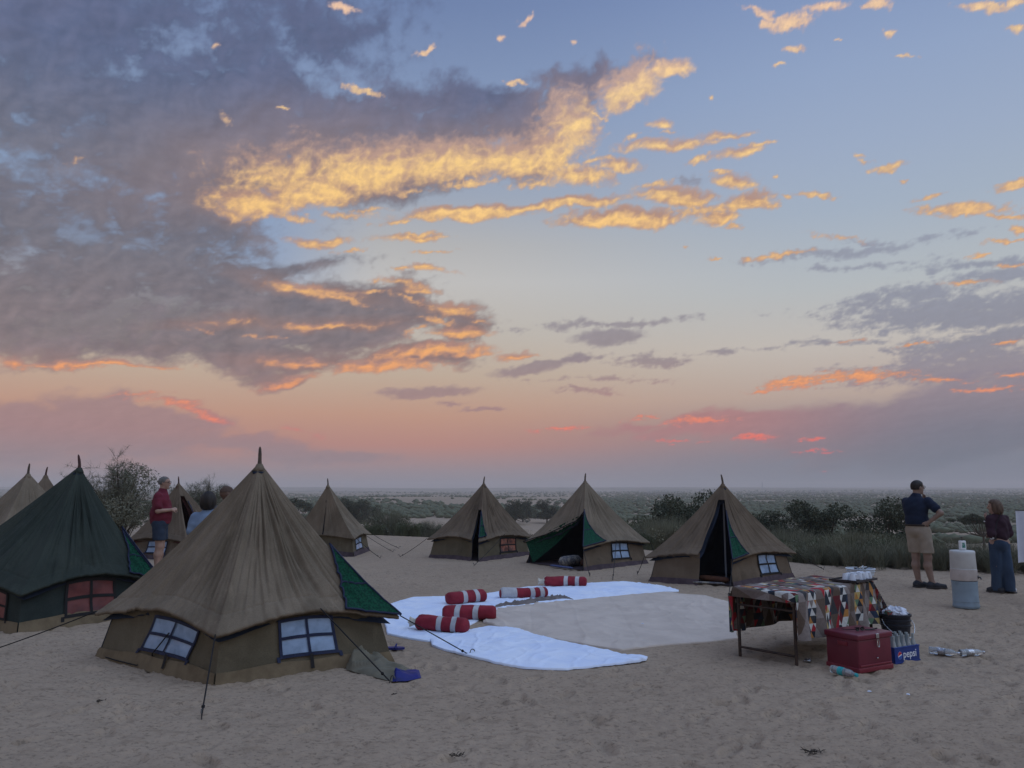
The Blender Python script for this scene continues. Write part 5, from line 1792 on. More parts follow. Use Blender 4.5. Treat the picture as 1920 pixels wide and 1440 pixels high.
for k in range(14):
    a = rs.uniform(0, 6.28); r_ = rs.uniform(.0, .06)
    s0 = bc + Vector((math.cos(a) * r_, math.sin(a) * r_, .062 + rs.uniform(0, .025)))
    yaw = rs.uniform(-.6, .6) + (0 if k % 2 else 3.14)
    d = (ey * math.cos(yaw) + ex * math.sin(yaw)); d.z = rs.uniform(.0, .22)
    sp = empty('spoon', s0, 'steel spoon heaped in the white bowl', 'spoon', 'spoons in the white bowl')
    MB().tube([s0 - d * .02, s0 + d * .05, s0 + d * .11], [.005, .0035, .005], 6).build('handle', M_CHROME if k % 3 else M_BLK, sp, sharp=None)
    c = s0 - d * .04
    rr = Matrix.Rotation(math.atan2(d.y, d.x), 3, 'Z')
    mbs = MB().lathe([(.001, -.006), (.012, -.004), (.017, .002), (.018, .004), (.010, .0), (.001, -.003)], 10, c, rr @ Matrix.Scale(1.45, 3, (1, 0, 0)), cap=False)
    mbs.build('scoop', M_CHROME if k % 3 else M_BLK, sp, sharp=None)

# ------------------------------------------------------------------ red ice box
M_RBOX = mat('dark_red_plastic', (0.150, 0.015, 0.034), 0.38, (0.125, 0.012, 0.028), 5, 4, 0.05, 90, 0.5)
M_RBOX2 = mat('scuffed_red_plastic', (0.19, 0.026, 0.040), 0.45, (0.26, 0.06, 0.07), 11, 5, contrast=(.55, .8))
qF, qL, qR = gp(1612, 1264), gp(1549, 1249), gp(1676, 1253)
bx_ = (qR - qF); by_ = Vector((-bx_.y, bx_.x, 0)).normalized(); Lx = bx_.length; bx_ = bx_.normalized()
Ly = max(.33, (qL - qF).dot(by_))
BH = .335
ib = empty('ice_box', qF + bx_ * Lx / 2 + by_ * Ly / 2, 'dark red plastic ice box with a steel latch beside the table', 'ice box')
Q = lambda a, b, z: qF + bx_ * a + by_ * b + Vector((0, 0, z))


def bev_box(a0, a1, b0, b1, z0, z1, bev=.012, f=None):
    f = f or Q
    bm = bmesh.new()
    vs = [bm.verts.new(f(a, b, z)) for z in (z0, z1) for a, b in ((a0, b0), (a1, b0), (a1, b1), (a0, b1))]
    for q in ((3, 2, 1, 0), (4, 5, 6, 7), (0, 1, 5, 4), (1, 2, 6, 5), (2, 3, 7, 6), (3, 0, 4, 7)):
        bm.faces.new([vs[k] for k in q])
    bmesh.ops.bevel(bm, geom=bm.edges[:], offset=bev, segments=3, affect='EDGES', profile=.6)
    bm.verts.index_update()
    mb = MB().add([v.co.copy() for v in bm.verts], [[v.index for v in fc.verts] for fc in bm.faces])
    bm.free()
    return mb


bev_box(.006, Lx - .006, .006, Ly - .006, .012, BH - .05, .014).build('body', M_RBOX, ib, sharp=35)
bev_box(-.002, Lx + .002, -.002, Ly + .002, .0, .045, .010).build('foot_rim', M_RBOX2, ib, sharp=35)
bev_box(-.006, Lx + .006, -.006, Ly + .006, BH - .052, BH, .014).build('lid', M_RBOX, ib, sharp=35)
bev_box(.02, Lx - .02, -.003, .02, .052, .068, .004).build('rib', M_RBOX2, ib, sharp=35)
bev_box(-.004, .02, Ly * .32, Ly * .62, BH - .115, BH - .075, .006).build('side_grip', M_RBOX2, ib, sharp=35)
lt = bev_box(Lx * .50, Lx * .50 + .04, -.016, -.004, BH - .045, BH - .004, .003).build('latch', M_CHROME, ib, sharp=35)
MB().tube([Q(Lx * .5 + .02, -.014, BH - .05), Q(Lx * .5 + .006, -.018, BH - .075), Q(Lx * .5 + .008, -.018, BH - .115), Q(Lx * .5 + .02, -.02, BH - .122), Q(Lx * .5 + .032, -.018, BH - .115), Q(Lx * .5 + .034, -.018, BH - .075), Q(Lx * .5 + .02, -.014, BH - .05)], .0045, 6).build('loop', M_CHROME, lt, sharp=None)
MB().lathe([(.001, -.006), (.007, -.004), (.007, .004), (.001, .006)], 8, Q(Lx * .53, -.004, .115)).build('stud', M_CHROME, ib, sharp=None)
# dark spectacles lying on the lid
sg = Q(Lx * .44, Ly * .36, BH + .004)
sgo = empty('sunglasses', sg, 'black sunglasses and strap lying on the lid of the ice box', 'sunglasses')
for s in (-1, 1):
    c = sg + bx_ * (.033 * s) + Vector((0, 0, .016))
    V = [c + bx_ * (.026 * math.cos(t)) + Vector((0, 0, .019 * math.sin(t))) + by_ * (.004 * math.cos(t * 2)) for t in np.linspace(0, 6.283, 17)[:-1]]
    mk('lens', V + [v + by_ * .004 for v in V], [tuple(range(16)), tuple(range(31, 15, -1))] + [(k, (k + 1) % 16, 16 + (k + 1) % 16, 16 + k) for k in range(16)], M_BLK, sgo, smooth=False)
    MB().tube([c + bx_ * (.028 * s), c + bx_ * (.05 * s) + by_ * .05 - Vector((0, 0, .008)), c + bx_ * (.06 * s) + by_ * .13 - Vector((0, 0, .012))], .0035, 6).build('temple', M_BLK, sgo, sharp=None)
MB().tube([sg + bx_ * -.008 + Vector((0, 0, .022)), sg + bx_ * .008 + Vector((0, 0, .022))], .003, 6).build('bridge', M_BLK, sgo, sharp=None)
MB().tube([sg + bx_ * .06 + Vector((0, 0, .004)), sg + bx_ * .10 - by_ * .03 + Vector((0, 0, .006)), sg + bx_ * .15 - by_ * .02 + Vector((0, 0, .004)), sg + bx_ * .19 - by_ * .035 + Vector((0, 0, .012))], .006, 6).build('strap', M_BLK, sgo, sharp=None)

# ------------------------------------------------------------------ blue bottle crate
M_CRATE = mat('blue_crate_plastic', (0.020, 0.050, 0.24), 0.42, (0.016, 0.040, 0.19), 6)
M_LOGO = mat('white_print', (0.74, 0.76, 0.80), 0.6)
M_LRED = mat('red_print', (0.50, 0.03, 0.05), 0.6)
M_LBLUE = mat('blue_print', (0.02, 0.10, 0.42), 0.6)
M_GLASS = mat('green_glass', (0.78, 0.86, 0.86), 0.08, spec=0.5, trans=0.6)
cL, cR = gp(1679, 1246), gp(1725, 1238)
cx_ = (cR - cL); CW = cx_.length; cx_ = cx_.normalized(); cy_ = Vector((-cx_.y, cx_.x, 0))
K = lambda a, b, z: cL + cx_ * a + cy_ * b + Vector((0, 0, z))
CD, CH = .27, .15
cr = empty('bottle_crate', K(CW / 2, CD / 2, 0), 'blue plastic bottle crate with a white brand name, right of the ice box', 'crate')
bev_box(0, CW, 0, CD, 0, .012, .004, K).build('crate_floor', M_CRATE, cr, sharp=35)
for a0, a1, b0, b1 in ((0, CW, 0, .012), (0, CW, CD - .012, CD), (0, .012, .0125, CD - .0125), (CW - .012, CW, .0125, CD - .0125)):
    bev_box(a0, a1, b0, b1, .0125, CH, .003, K).build('crate_side', M_CRATE, cr, sharp=35)
for zz in (.006, CH - .008):
    bev_box(-.004, CW + .004, -.004, .004, zz - .006, zz + .008, .002, K).build('crate_rim', M_CRATE, cr, sharp=35)
na_, nb_ = 5, 4
for i in range(1, na_):
    bev_box(CW * i / na_ - .002, CW * i / na_ + .002, .013, CD - .013, .0125, .085, .0008, K).build('divider', M_CRATE, cr, sharp=35)
for j in range(1, nb_):
    bev_box(.013, CW - .013, CD * j / nb_ - .002, CD * j / nb_ + .002, .0125, .083, .0008, K).build('divider', M_CRATE, cr, sharp=35)
for i in range(na_):
    for j in range(nb_):
        if (i, j) in ((4, 3), (3, 3)): continue
        c = K(CW * (i + .5) / na_, CD * (j + .5) / nb_, .013)
        bt = empty('glass_bottle', c, 'empty clear glass drink bottle standing in the blue crate', 'bottle', 'glass bottles in the blue crate')
        MB().lathe([(.024, .0), (.0275, .004), (.0275, .07), (.025, .085), (.0275, .11), (.024, .15), (.014, .19), (.0125, .225), (.0145, .228), (.0145, .238), (.011, .239), (.0105, .20), (.021, .15), (.024, .11), (.022, .085), (.0245, .07), (.0245, .008), (.001, .007)], 16, c, cap=False).build('glass', M_GLASS, bt, sharp=60)
        if (i * 3 + j) % 2 == 0:
            MB().lathe([(.0279, .09), (.0279, .118)], 14, c, cap=False).build('printed_label', (M_LRED, M_LOGO, M_LBLUE)[(i + j) % 3], bt, sharp=60)


def text_mesh(body, size, m, parent, name, origin, ax, az, font_shear=0.0, depth=.0008, w=1.0):
    cu = bpy.data.curves.new('lettering', 'FONT')
    cu.body = body; cu.size = size; cu.extrude = depth; cu.align_x = 'CENTER'; cu.align_y = 'CENTER'
    cu.shear = font_shear; cu.offset = .0007 * w
    to = bpy.data.objects.new('lettering', cu)
    COL.objects.link(to)
    dg = bpy.context.evaluated_depsgraph_get(); dg.update()
    me = bpy.data.meshes.new_from_object(to.evaluated_get(dg))
    COL.objects.unlink(to); bpy.data.objects.remove(to)
    n = ax.cross(az)
    Vv = [origin + ax * v.co.x + az * v.co.y + n * v.co.z for v in me.vertices]
    Ff = [tuple(p.vertices) for p in me.polygons]
    return mk(name, Vv, Ff, m, parent, smooth=False)


UZ = Vector((0, 0, 1))
text_mesh('pepsi', .098, M_LOGO, cr, 'brand_lettering', K(CW * .60, -.0015, CH * .52), cx_, UZ)
lc = K(CW * .20, -.0012, CH * .50)
RL = .030


def disc(pts, m, name, par, off):
    n = cx_.cross(UZ)
    V = [lc + cx_ * (x * RL) + UZ * (y * RL * 1.15) + n * off for x, y in pts]
    V2 = [v - n * .0008 for v in V]
    k = len(V)
    return mk(name, V + V2, [tuple(range(k)), tuple(range(2 * k - 1, k - 1, -1))] + [(i, (i + 1) % k, k + (i + 1) % k, k + i) for i in range(k)], m, par, smooth=False)


em = disc([(math.cos(t), math.sin(t)) for t in np.linspace(0, 6.283, 41)[:-1]], M_LOGO, 'round_emblem', cr, .0)
wav = lambda x, s: s * (.16 + .20 * x) + .10 * math.sin(x * 3)
xs = np.linspace(-.95, .95, 17)
top = [(x, math.sqrt(max(0, .92 - x * x))) for x in xs if x * x < .92]
disc([(x, max(.05 + .28 * (x + .2), -math.sqrt(max(0, .92 - x * x)))) if False else (x, min(.10 + .30 * x, math.sqrt(max(0, .92 - x * x)))) for x, _ in top] + [(x, y) for x, y in top[::-1]], M_LRED, 'red_wave', em, .0006)
disc([(x, -y) for x, y in top] + [(x, max(-.22 + .30 * x, -math.sqrt(max(0, .92 - x * x)))) for x, _ in top[::-1]], M_LBLUE, 'blue_wave', em, .0006)

# ------------------------------------------------------------------ black bucket of rubbish
M_BUCK = mat('black_bucket', (0.016, 0.018, 0.026), 0.45, (0.024, 0.026, 0.034), 6)
M_PAPER = mat('crumpled_paper', (0.70, 0.73, 0.80), 0.8, (0.55, 0.60, 0.70), 18)
bk = gp(1691, 1222)
bk = Vector((bk.x + .06, bk.y + .22, gz(bk.x, bk.y)))
bu = empty('bucket', bk, 'black ribbed bucket full of rubbish behind the blue crate', 'bucket')
prof = [(.118, .0), (.122, .01), (.140, .22), (.150, .225), (.150, .24), (.142, .245), (.143, .27), (.152, .275), (.152, .29), (.144, .295), (.146, .32), (.158, .325), (.158, .345), (.146, .347), (.140, .33), (.118, .02), (.0, .018)]
MB().lathe(prof, 40, bk, cap=False).build('bucket_wall', M_BUCK, bu, sharp=50)
MB().tube([bk + Vector((.152 * math.cos(t), .152 * math.sin(t), .29)) if k in (0, 12) else bk + Vector((.168 * math.cos(t), .168 * math.sin(t) - .05 * math.sin(k / 12 * math.pi), .29 - .16 * math.sin(k / 12 * math.pi))) for k, t in enumerate(np.linspace(math.pi * 1.05, math.pi * 1.95, 13))], .0035, 6).build('handle', M_CHROME, bu, sharp=None)


def crumple(name, c, r, m, seed, parent=None, squash=.8, n=14):
    V = []; k = n; h = n // 2 + 1
    for i in range(h):
        ph = math.pi * i / (h - 1)
        for j in range(k):
            t = 2 * math.pi * j / k
            d = Vector((math.sin(ph) * math.cos(t), math.sin(ph) * math.sin(t), math.cos(ph)))
            q = .72 + .45 * abs(mnoise.noise(d * 2.2 + Vector((seed, 0, 0)))) + .25 * mnoise.noise(d * 5 + Vector((0, seed, 0)))
            V.append(Vector(c) + Vector((d.x * r * q, d.y * r * q, d.z * r * squash * q)))
    F = [(i * k + j, i * k + (j + 1) % k, (i + 1) * k + (j + 1) % k, (i + 1) * k + j) for i in range(h - 1) for j in range(k)]
    return mk(name, V, F, m, parent, smooth=False)


for k in range(12):
    a = k * 2.4; r_ = .095 * math.sqrt((k + .5) / 12)
    o = crumple('crumpled_paper', bk + Vector((math.cos(a) * r_, math.sin(a) * r_, .335 + .05 * (1 - k / 12))), .045 + .012 * (k % 3), M_PAPER, k * 3.1)
    tag(o, 'crumpled white paper heaped in the black bucket', 'paper', 'crumpled papers in the bucket')
M_CARTON = mat('green_carton', (0.03, 0.16, 0.11), 0.6, (0.35, 0.05, 0.05), 20)
o = MB().box(bk + Vector((-.09, -.07, .365)), (.09, .05, .035), Matrix.Rotation(.5, 3, 'Z') @ Matrix.Rotation(.3, 3, 'X')).build('carton', M_CARTON, None, sharp=30)
tag(o, 'small green and red carton lying on the papers in the bucket', 'carton')

# ------------------------------------------------------------------ bottles and litter on the sand
M_PET = mat('clear_plastic', (0.80, 0.88, 0.95), 0.12, spec=.5, trans=.75)
M_TEAL = mat('teal_label', (0.02, 0.32, 0.36), 0.5, (0.05, 0.42, 0.45), 30)
M_FOIL = mat('silver_foil', (0.62, 0.63, 0.66), 0.25, (0.35, 0.36, 0.38), 20, 4, .8, 60, metal=.9)


def pet_bottle(c, yaw, label, size=1.0, lab=M_TEAL, tilt=0.0):
    R_ = Matrix.Rotation(yaw, 3, 'Z') @ Matrix.Rotation(math.pi / 2 + tilt, 3, 'Y')
    e = empty('plastic_bottle', c, label, 'bottle')
    z = Vector((0, 0, .036 * size))
    s = size
    MB().lathe([(.012 * s, 0), (.034 * s, .006 * s), (.036 * s, .03 * s), (.033 * s, .045 * s), (.036 * s, .06 * s), (.036 * s, .15 * s), (.033 * s, .165 * s), (.036 * s, .18 * s), (.030 * s, .215 * s), (.016 * s, .245 * s), (.0135 * s, .262 * s)], 18, c + z, R_, cap=True).build('bottle_body', M_PET, e, sharp=60)
    MB().lathe([(.0366 * s, .085 * s), (.0368 * s, .145 * s)], 18, c + z, R_, cap=False).build('label_band', lab, e, sharp=60)
    MB().lathe([(.0155 * s, .258 * s), (.0158 * s, .276 * s), (.014 * s, .28 * s)], 14, c + z, R_, cap=True).build('bottle_cap', lab, e, sharp=60)


g = gp(1560, 1263); g2 = gp(1612, 1277); g.z = gz(g.x, g.y) + .005
pet_bottle(g, math.atan2(g2.y - g.y, g2.x - g.x), 'clear plastic bottle with teal label and cap lying before the ice box', 1.0)
g = gp(1742, 1226); g.z = gz(g.x, g.y) + .005
pet_bottle(g, -.75, 'clear empty bottle lying on the sand right of the crate', 1.0, M_FOIL)
g = gp(1800, 1231); g.z = gz(g.x, g.y) + .005
pet_bottle(g, .12, 'clear empty bottle lying farthest right of the crate', .95, M_FOIL)
for (px_, py_, r_, lab) in [(1760, 1220, .05, 'loose silver wrapping lying between the two empty bottles'), (1515, 1243, .045, 'small crumpled clear wrapper under the table by its near leg'), (1692, 1286, .0, ''), ]:
    if r_ == 0: continue
    g = gp(px_, py_); g.z = gz(g.x, g.y) + .02
    o = crumple('foil_scrap', g, r_, M_FOIL, px_ * .1, squash=.45)
    tag(o, lab, 'wrapper')
for (px_, py_, lab) in [(1630, 1298, 'small white paper scrap on the bare sand below the ice box'), (1703, 1304, 'small white paper scrap on the bare sand, right one of two'), (1205, 1179, 'small white scrap lying on the beige ground cloth')]:
    g = gp(px_, py_); g.z = gz(g.x, g.y) + (.012 if px_ > 1300 else .05)
    o = crumple('paper_scrap', g, .02, M_PAPER, px_ * .13, squash=.3, n=10)
    tag(o, lab, 'paper scrap')
M_TWIG = mat('dark_twig', (0.04, 0.032, 0.026), 0.9)
for (px_, py_, s, lab) in [(1522, 1409, .8, 'small dark dry plant on the sand at the bottom right'), (858, 1413, .55, 'small dark dry sprig on the sand at the bottom, below the near sheet'), (740, 1302, .5, 'tiny dark sprig on the sand below the rope peg of the big tent'), (186, 1311, .45, 'small dark twig left of the big tent peg')]:
    g = gp(px_, py_); g.z = gz(g.x, g.y)
    mb = MB()
    for k in range(int(26 * s)):
        d = Vector(rs.normal(0, 1, 3)); d.z = abs(d.z) * .5; d.normalize()
        s0 = g + Vector((rs.normal(0, .03 * s), rs.normal(0, .02 * s), .0))
        mb.tube([s0, s0 + d * .035 * s, s0 + d * .06 * s + Vector((0, 0, -.008))], [.003, .0025, .001], 4)
    o = mb.build('dry_sprig', M_TWIG, None, sharp=None)
    tag(o, lab, 'sprig')

# ------------------------------------------------------------------ crumpled fly sheet and sandal beside the big tent
M_FLY = mat('grey_olive_tarp', (0.185, 0.170, 0.125), 0.85, (0.145, 0.132, 0.098), 5, 4, .2, 60)
M_BLUET = mat('blue_tarp', (0.012, 0.017, 0.17), 0.6, (0.016, 0.022, 0.12), 9)


def heap(name, m, up_px, lo_px, nu, nv, H, seed, parent=None, label=None, cat=None):
    xu, yu = polyline([gp(*p) for p in up_px], nu); xl, yl = polyline([gp(*p) for p in lo_px], nu)
    v = np.linspace(0, 1, nv)
    X = xu[:, None] * (1 - v) + xl[:, None] * v; Y = yu[:, None] * (1 - v) + yl[:, None] * v
    u = np.linspace(0, 1, nu)[:, None] * np.ones(nv)
    ed = np.sin(np.pi * np.clip(v, 0, 1))[None, :] ** .6 * np.clip(np.minimum(u * 9, (1 - u) * 9), 0, 1)
    hh = np.interp(u, [0, .15, .4, .7, 1], [1, 1.25, .8, .45, .3]) * H
    fold = (1 - np.abs(gnoise(X * 4 + Y * 3, Y * 7, seed)) * 2.6) * .55 + gnoise(X * 9, Y * 11, seed + 1) * .35 + .4
    Z = ground_h(X, Y) + .004 + np.clip(ed * hh * fold, 0, 1)
    o = mk(name, np.stack([X, Y, Z], -1).reshape(-1, 3), grid_faces(nu, nv, flip=True), m, parent)
    if np.mean([p.normal.z for p in o.data.polygons]) < 0: o.data.flip_normals()
    return tag(o, label, cat) if label else o


fr = empty('fly_sheet', gp(690, 1250), 'crumpled olive fly sheet with a blue edge heaped at the big tent', 'tarp')
heap('tarp', M_FLY, [(640, 1220), (668, 1213), (700, 1226), (735, 1247), (775, 1258)], [(650, 1258), (675, 1266), (705, 1273), (735, 1280), (765, 1276)], 90, 44, .17, 3, fr)
heap('blue_edge', M_BLUET, [(735, 1268), (760, 1260), (785, 1257)], [(735, 1280), (762, 1279), (790, 1273)], 50, 22, .07, 5, fr)
g = gp(737, 1219); g.z = gz(g.x, g.y) + .01
sd = empty('sandal', g, 'dark blue sandal lying by the right corner of the big tent', 'sandal')
V = []
for z in (0, .02):
    for t in np.linspace(0, 6.283, 19)[:-1]:
        V.append(g + Vector((.12 * math.cos(t), (.045 + .012 * math.cos(t)) * math.sin(t), z)))
mk('sole', V, [tuple(range(17, -1, -1)), tuple(range(18, 36))] + [(k, (k + 1) % 18, 18 + (k + 1) % 18, 18 + k) for k in range(18)], M_BLUET, sd, smooth=False)
MB().tube([g + Vector((.02, -.045, .018)), g + Vector((.035, 0, .05)), g + Vector((.02, .045, .018))], .008, 6).build('strap', M_BLUET, sd, sharp=None)

# ------------------------------------------------------------------ water barrels, soap bottle, hanging sheet at the right
M_JUG = mat('old_white_plastic', (0.55, 0.56, 0.55), 0.5, (0.44, 0.44, 0.43), 3, 5, .1, 20)
M_JUG2 = mat('stained_white_plastic', (0.50, 0.45, 0.42), 0.5, (0.40, 0.35, 0.32), 5, 5)
M_DRUM = mat('faded_blue_drum', (0.25, 0.33, 0.40), 0.5, (0.17, 0.22, 0.26), 4, 5, contrast=(.4, .75))
M_TAP = mat('tap_metal', (0.10, 0.09, 0.085), 0.4, metal=.6)
dg = gp(1812, 1139); dg.z = gz(dg.x, dg.y)
DR = .165
e = empty('blue_drum', dg, 'faded blue plastic drum standing on the sand under the white barrel', 'drum')
MB().lathe([(DR * .96, 0), (DR * 1.02, .015), (DR * 1.02, .04), (DR * .985, .055), (DR * .97, .20), (DR * .98, .33), (DR * 1.0, .345), (DR, .365), (DR * .9, .37), (0.0, .37)], 36, dg, cap=False).build('drum_wall', M_DRUM, e, sharp=50)
MB().lathe([(DR * .985, .085), (DR * 1.005, .092), (DR * .983, .10)], 36, dg, cap=False).build('ring', M_DRUM, e, sharp=60)
jb = dg + Vector((0, 0, .372))
e = empty('water_barrel', jb, 'white water barrel with a tap standing on the blue drum', 'barrel')
MB().lathe([(DR * .95, 0), (DR * 1.02, .006), (DR * 1.03, .02), (DR * 1.02, .15), (DR * 1.01, .157)], 36, jb, cap=False).build('lower_wall', M_JUG2, e, sharp=50)
MB().lathe([(DR * 1.01, .158), (DR * .985, .163), (DR * .985, .17), (DR * 1.0, .176), (DR * .96, .36), (DR * .975, .372), (DR * .97, .40), (DR * .90, .412), (.03, .418), (0, .418)], 36, jb, cap=False).build('upper_wall', M_JUG, e, sharp=50)
tp_ = jb + Vector((DR * .78, -DR * .70, .055))
MB().tube([tp_ + Vector((-.03, .03, 0)), tp_, tp_ + Vector((.02, -.025, 0)), tp_ + Vector((.024, -.03, -.03))], [.014, .014, .012, .010], 8).build('tap', M_TAP, e, sharp=None)
MB().lathe([(.028, -.004), (.031, .0), (.028, .004)], 14, tp_ + Vector((-.008, .008, .0)), Matrix.Rotation(rad(90), 3, 'X')).build('tap_collar', M_TAP, e, sharp=None)
sb = jb + Vector((.0, -.02, .419))
e = empty('soap_bottle', sb, 'white pump bottle of hand soap on top of the white barrel', 'soap bottle')
M_SOAP = mat('soap_white', (0.72, 0.74, 0.74), 0.4)
M_SGRN = mat('soap_label_green', (0.03, 0.20, 0.16), 0.5, (0.45, 0.52, 0.50), 26, contrast=(.45, .55))
bev_box(-.043, .043, -.026, .026, 0, .13, .014, lambda a, b, z: sb + Vector((a, b, z))).build('soap_body', M_SOAP, e, sharp=40)
bev_box(-.018, .026, -.0275, -.0255, .03, .10, .0008, lambda a, b, z: sb + Vector((a, b, z))).build('label_band', M_SGRN, e, sharp=40)
MB().lathe([(.016, .128), (.016, .148), (.005, .15), (.005, .17), (.016, .172), (.016, .184)], 14, sb).build('pump', M_TAP, e, sharp=40)
MB().tube([sb + Vector((0, 0, .178)), sb + Vector((-.03, -.004, .178)), sb + Vector((-.036, -.005, .168))], .005, 6).build('spout', M_TAP, e, sharp=None)

M_HANG = mat('white_hanging_cloth', (0.66, 0.70, 0.80), 0.85, (0.58, 0.62, 0.73), 3)
hd = 11.2
tl, bl = dp(1904, 957, hd), dp(1913, 1056, hd)
n1, n2 = 40, 26
V = []
for i in range(n1):
    u = i / (n1 - 1)
    for j in range(n2):
        v = j / (n2 - 1)
        x = tl.x * (1 - v) + bl.x * v + u * 1.15
        V.append((x, hd + .05 * v * math.sin(u * 16 + 1.0) + .015 * math.sin(u * 41), tl.z * (1 - v) + (bl.z + .015 * math.sin(u * 9)) * v - .03 * math.sin(u * math.pi) * (1 - v)))
hs = mk('hanging_cloth', V, grid_faces(n1, n2), M_HANG)
tag(hs, 'white cloth hanging at the right edge of the picture', 'cloth')
M_WOOD = mat('grey_wood', (0.16, 0.12, 0.09), 0.9, (0.11, 0.085, 0.065), 10)
lr = empty('clothes_line', (tl.x + .6, hd, 0), 'rope between two wooden posts that carries the white hanging cloth', 'clothes line')
for xx in (tl.x + .62, tl.x + 2.4):
    yy = hd + .04
    MB().tube([(xx, yy, gz(xx, yy) - .2), (xx + .01, yy, .7), (xx, yy, tl.z + .06)], [.03, .028, .024], 8).build('post', M_WOOD, lr, sharp=None)
MB().tube([(tl.x - .0, hd + .004, tl.z + .004), (tl.x + .6, hd + .02, tl.z - .02), (tl.x + 1.4, hd + .02, tl.z - .01), (tl.x + 2.4, hd + .02, tl.z + .02)], .006, 6).build('rope', M_ROPE, lr, sharp=None)
# ------------------------------------------------------------------ people: one continuous skin each, grown from a distance field
def sn_mesh(f, lo, hi, h):
    """surface nets over a distance field"""
    n = [int(math.ceil((hi[k] - lo[k]) / h)) + 1 for k in range(3)]
    ax = [lo[k] + h * np.arange(n[k]) for k in range(3)]
    D = f(ax)
    ins = D < 0
    cnt = np.zeros(tuple(q - 1 for q in n), np.int8)
    acc = np.zeros(cnt.shape + (3,)); wgt = np.zeros(cnt.shape)
    def sl(d):
        return tuple(slice(d[k], n[k] - 1 + d[k]) for k in range(3))
    cor = [(i, j, k) for i in (0, 1) for j in (0, 1) for k in (0, 1)]
    for a in cor:
        for k in range(3):
            if a[k]: continue
            b_ = list(a); b_[k] = 1; b_ = tuple(b_)
            da, db = D[sl(a)], D[sl(b_)]
            x = (da < 0) != (db < 0)
            t = np.where(x, da / np.where(x, da - db, 1), 0)
            for q in range(3):
                acc[..., q] += np.where(x, a[q] + (t if q == k else 0), 0)
            wgt += x
    cell = wgt > 0
    idx = -np.ones(cell.shape, np.int64)
    idx[cell] = np.arange(cell.sum())
    ijk = np.argwhere(cell)
    V = np.array(lo) + h * (ijk + acc[cell] / wgt[cell][:, None])
    F = []
    for k in range(3):
        u, w = (k + 1) % 3, (k + 2) % 3
        s0 = [slice(None)] * 3; s1 = [slice(None)] * 3
        s0[k] = slice(0, n[k] - 1); s1[k] = slice(1, n[k])
        a, b_ = ins[tuple(s0)], ins[tuple(s1)]
        e = np.argwhere(a != b_)
        e = e[(e[:, u] > 0) & (e[:, w] > 0) & (e[:, u] < n[u] - 1) & (e[:, w] < n[w] - 1)]
        if not len(e): continue
        def at(du, dw):
            q = e.copy(); q[:, u] += du; q[:, w] += dw
            return idx[q[:, 0], q[:, 1], q[:, 2]]
        q = np.stack([at(-1, -1), at(0, -1), at(0, 0), at(-1, 0)], -1)
        fl = a[e[:, 0], e[:, 1], e[:, 2]]
        q[~fl] = q[~fl][:, ::-1]
        F.append(q)
    return V, np.vstack(F)


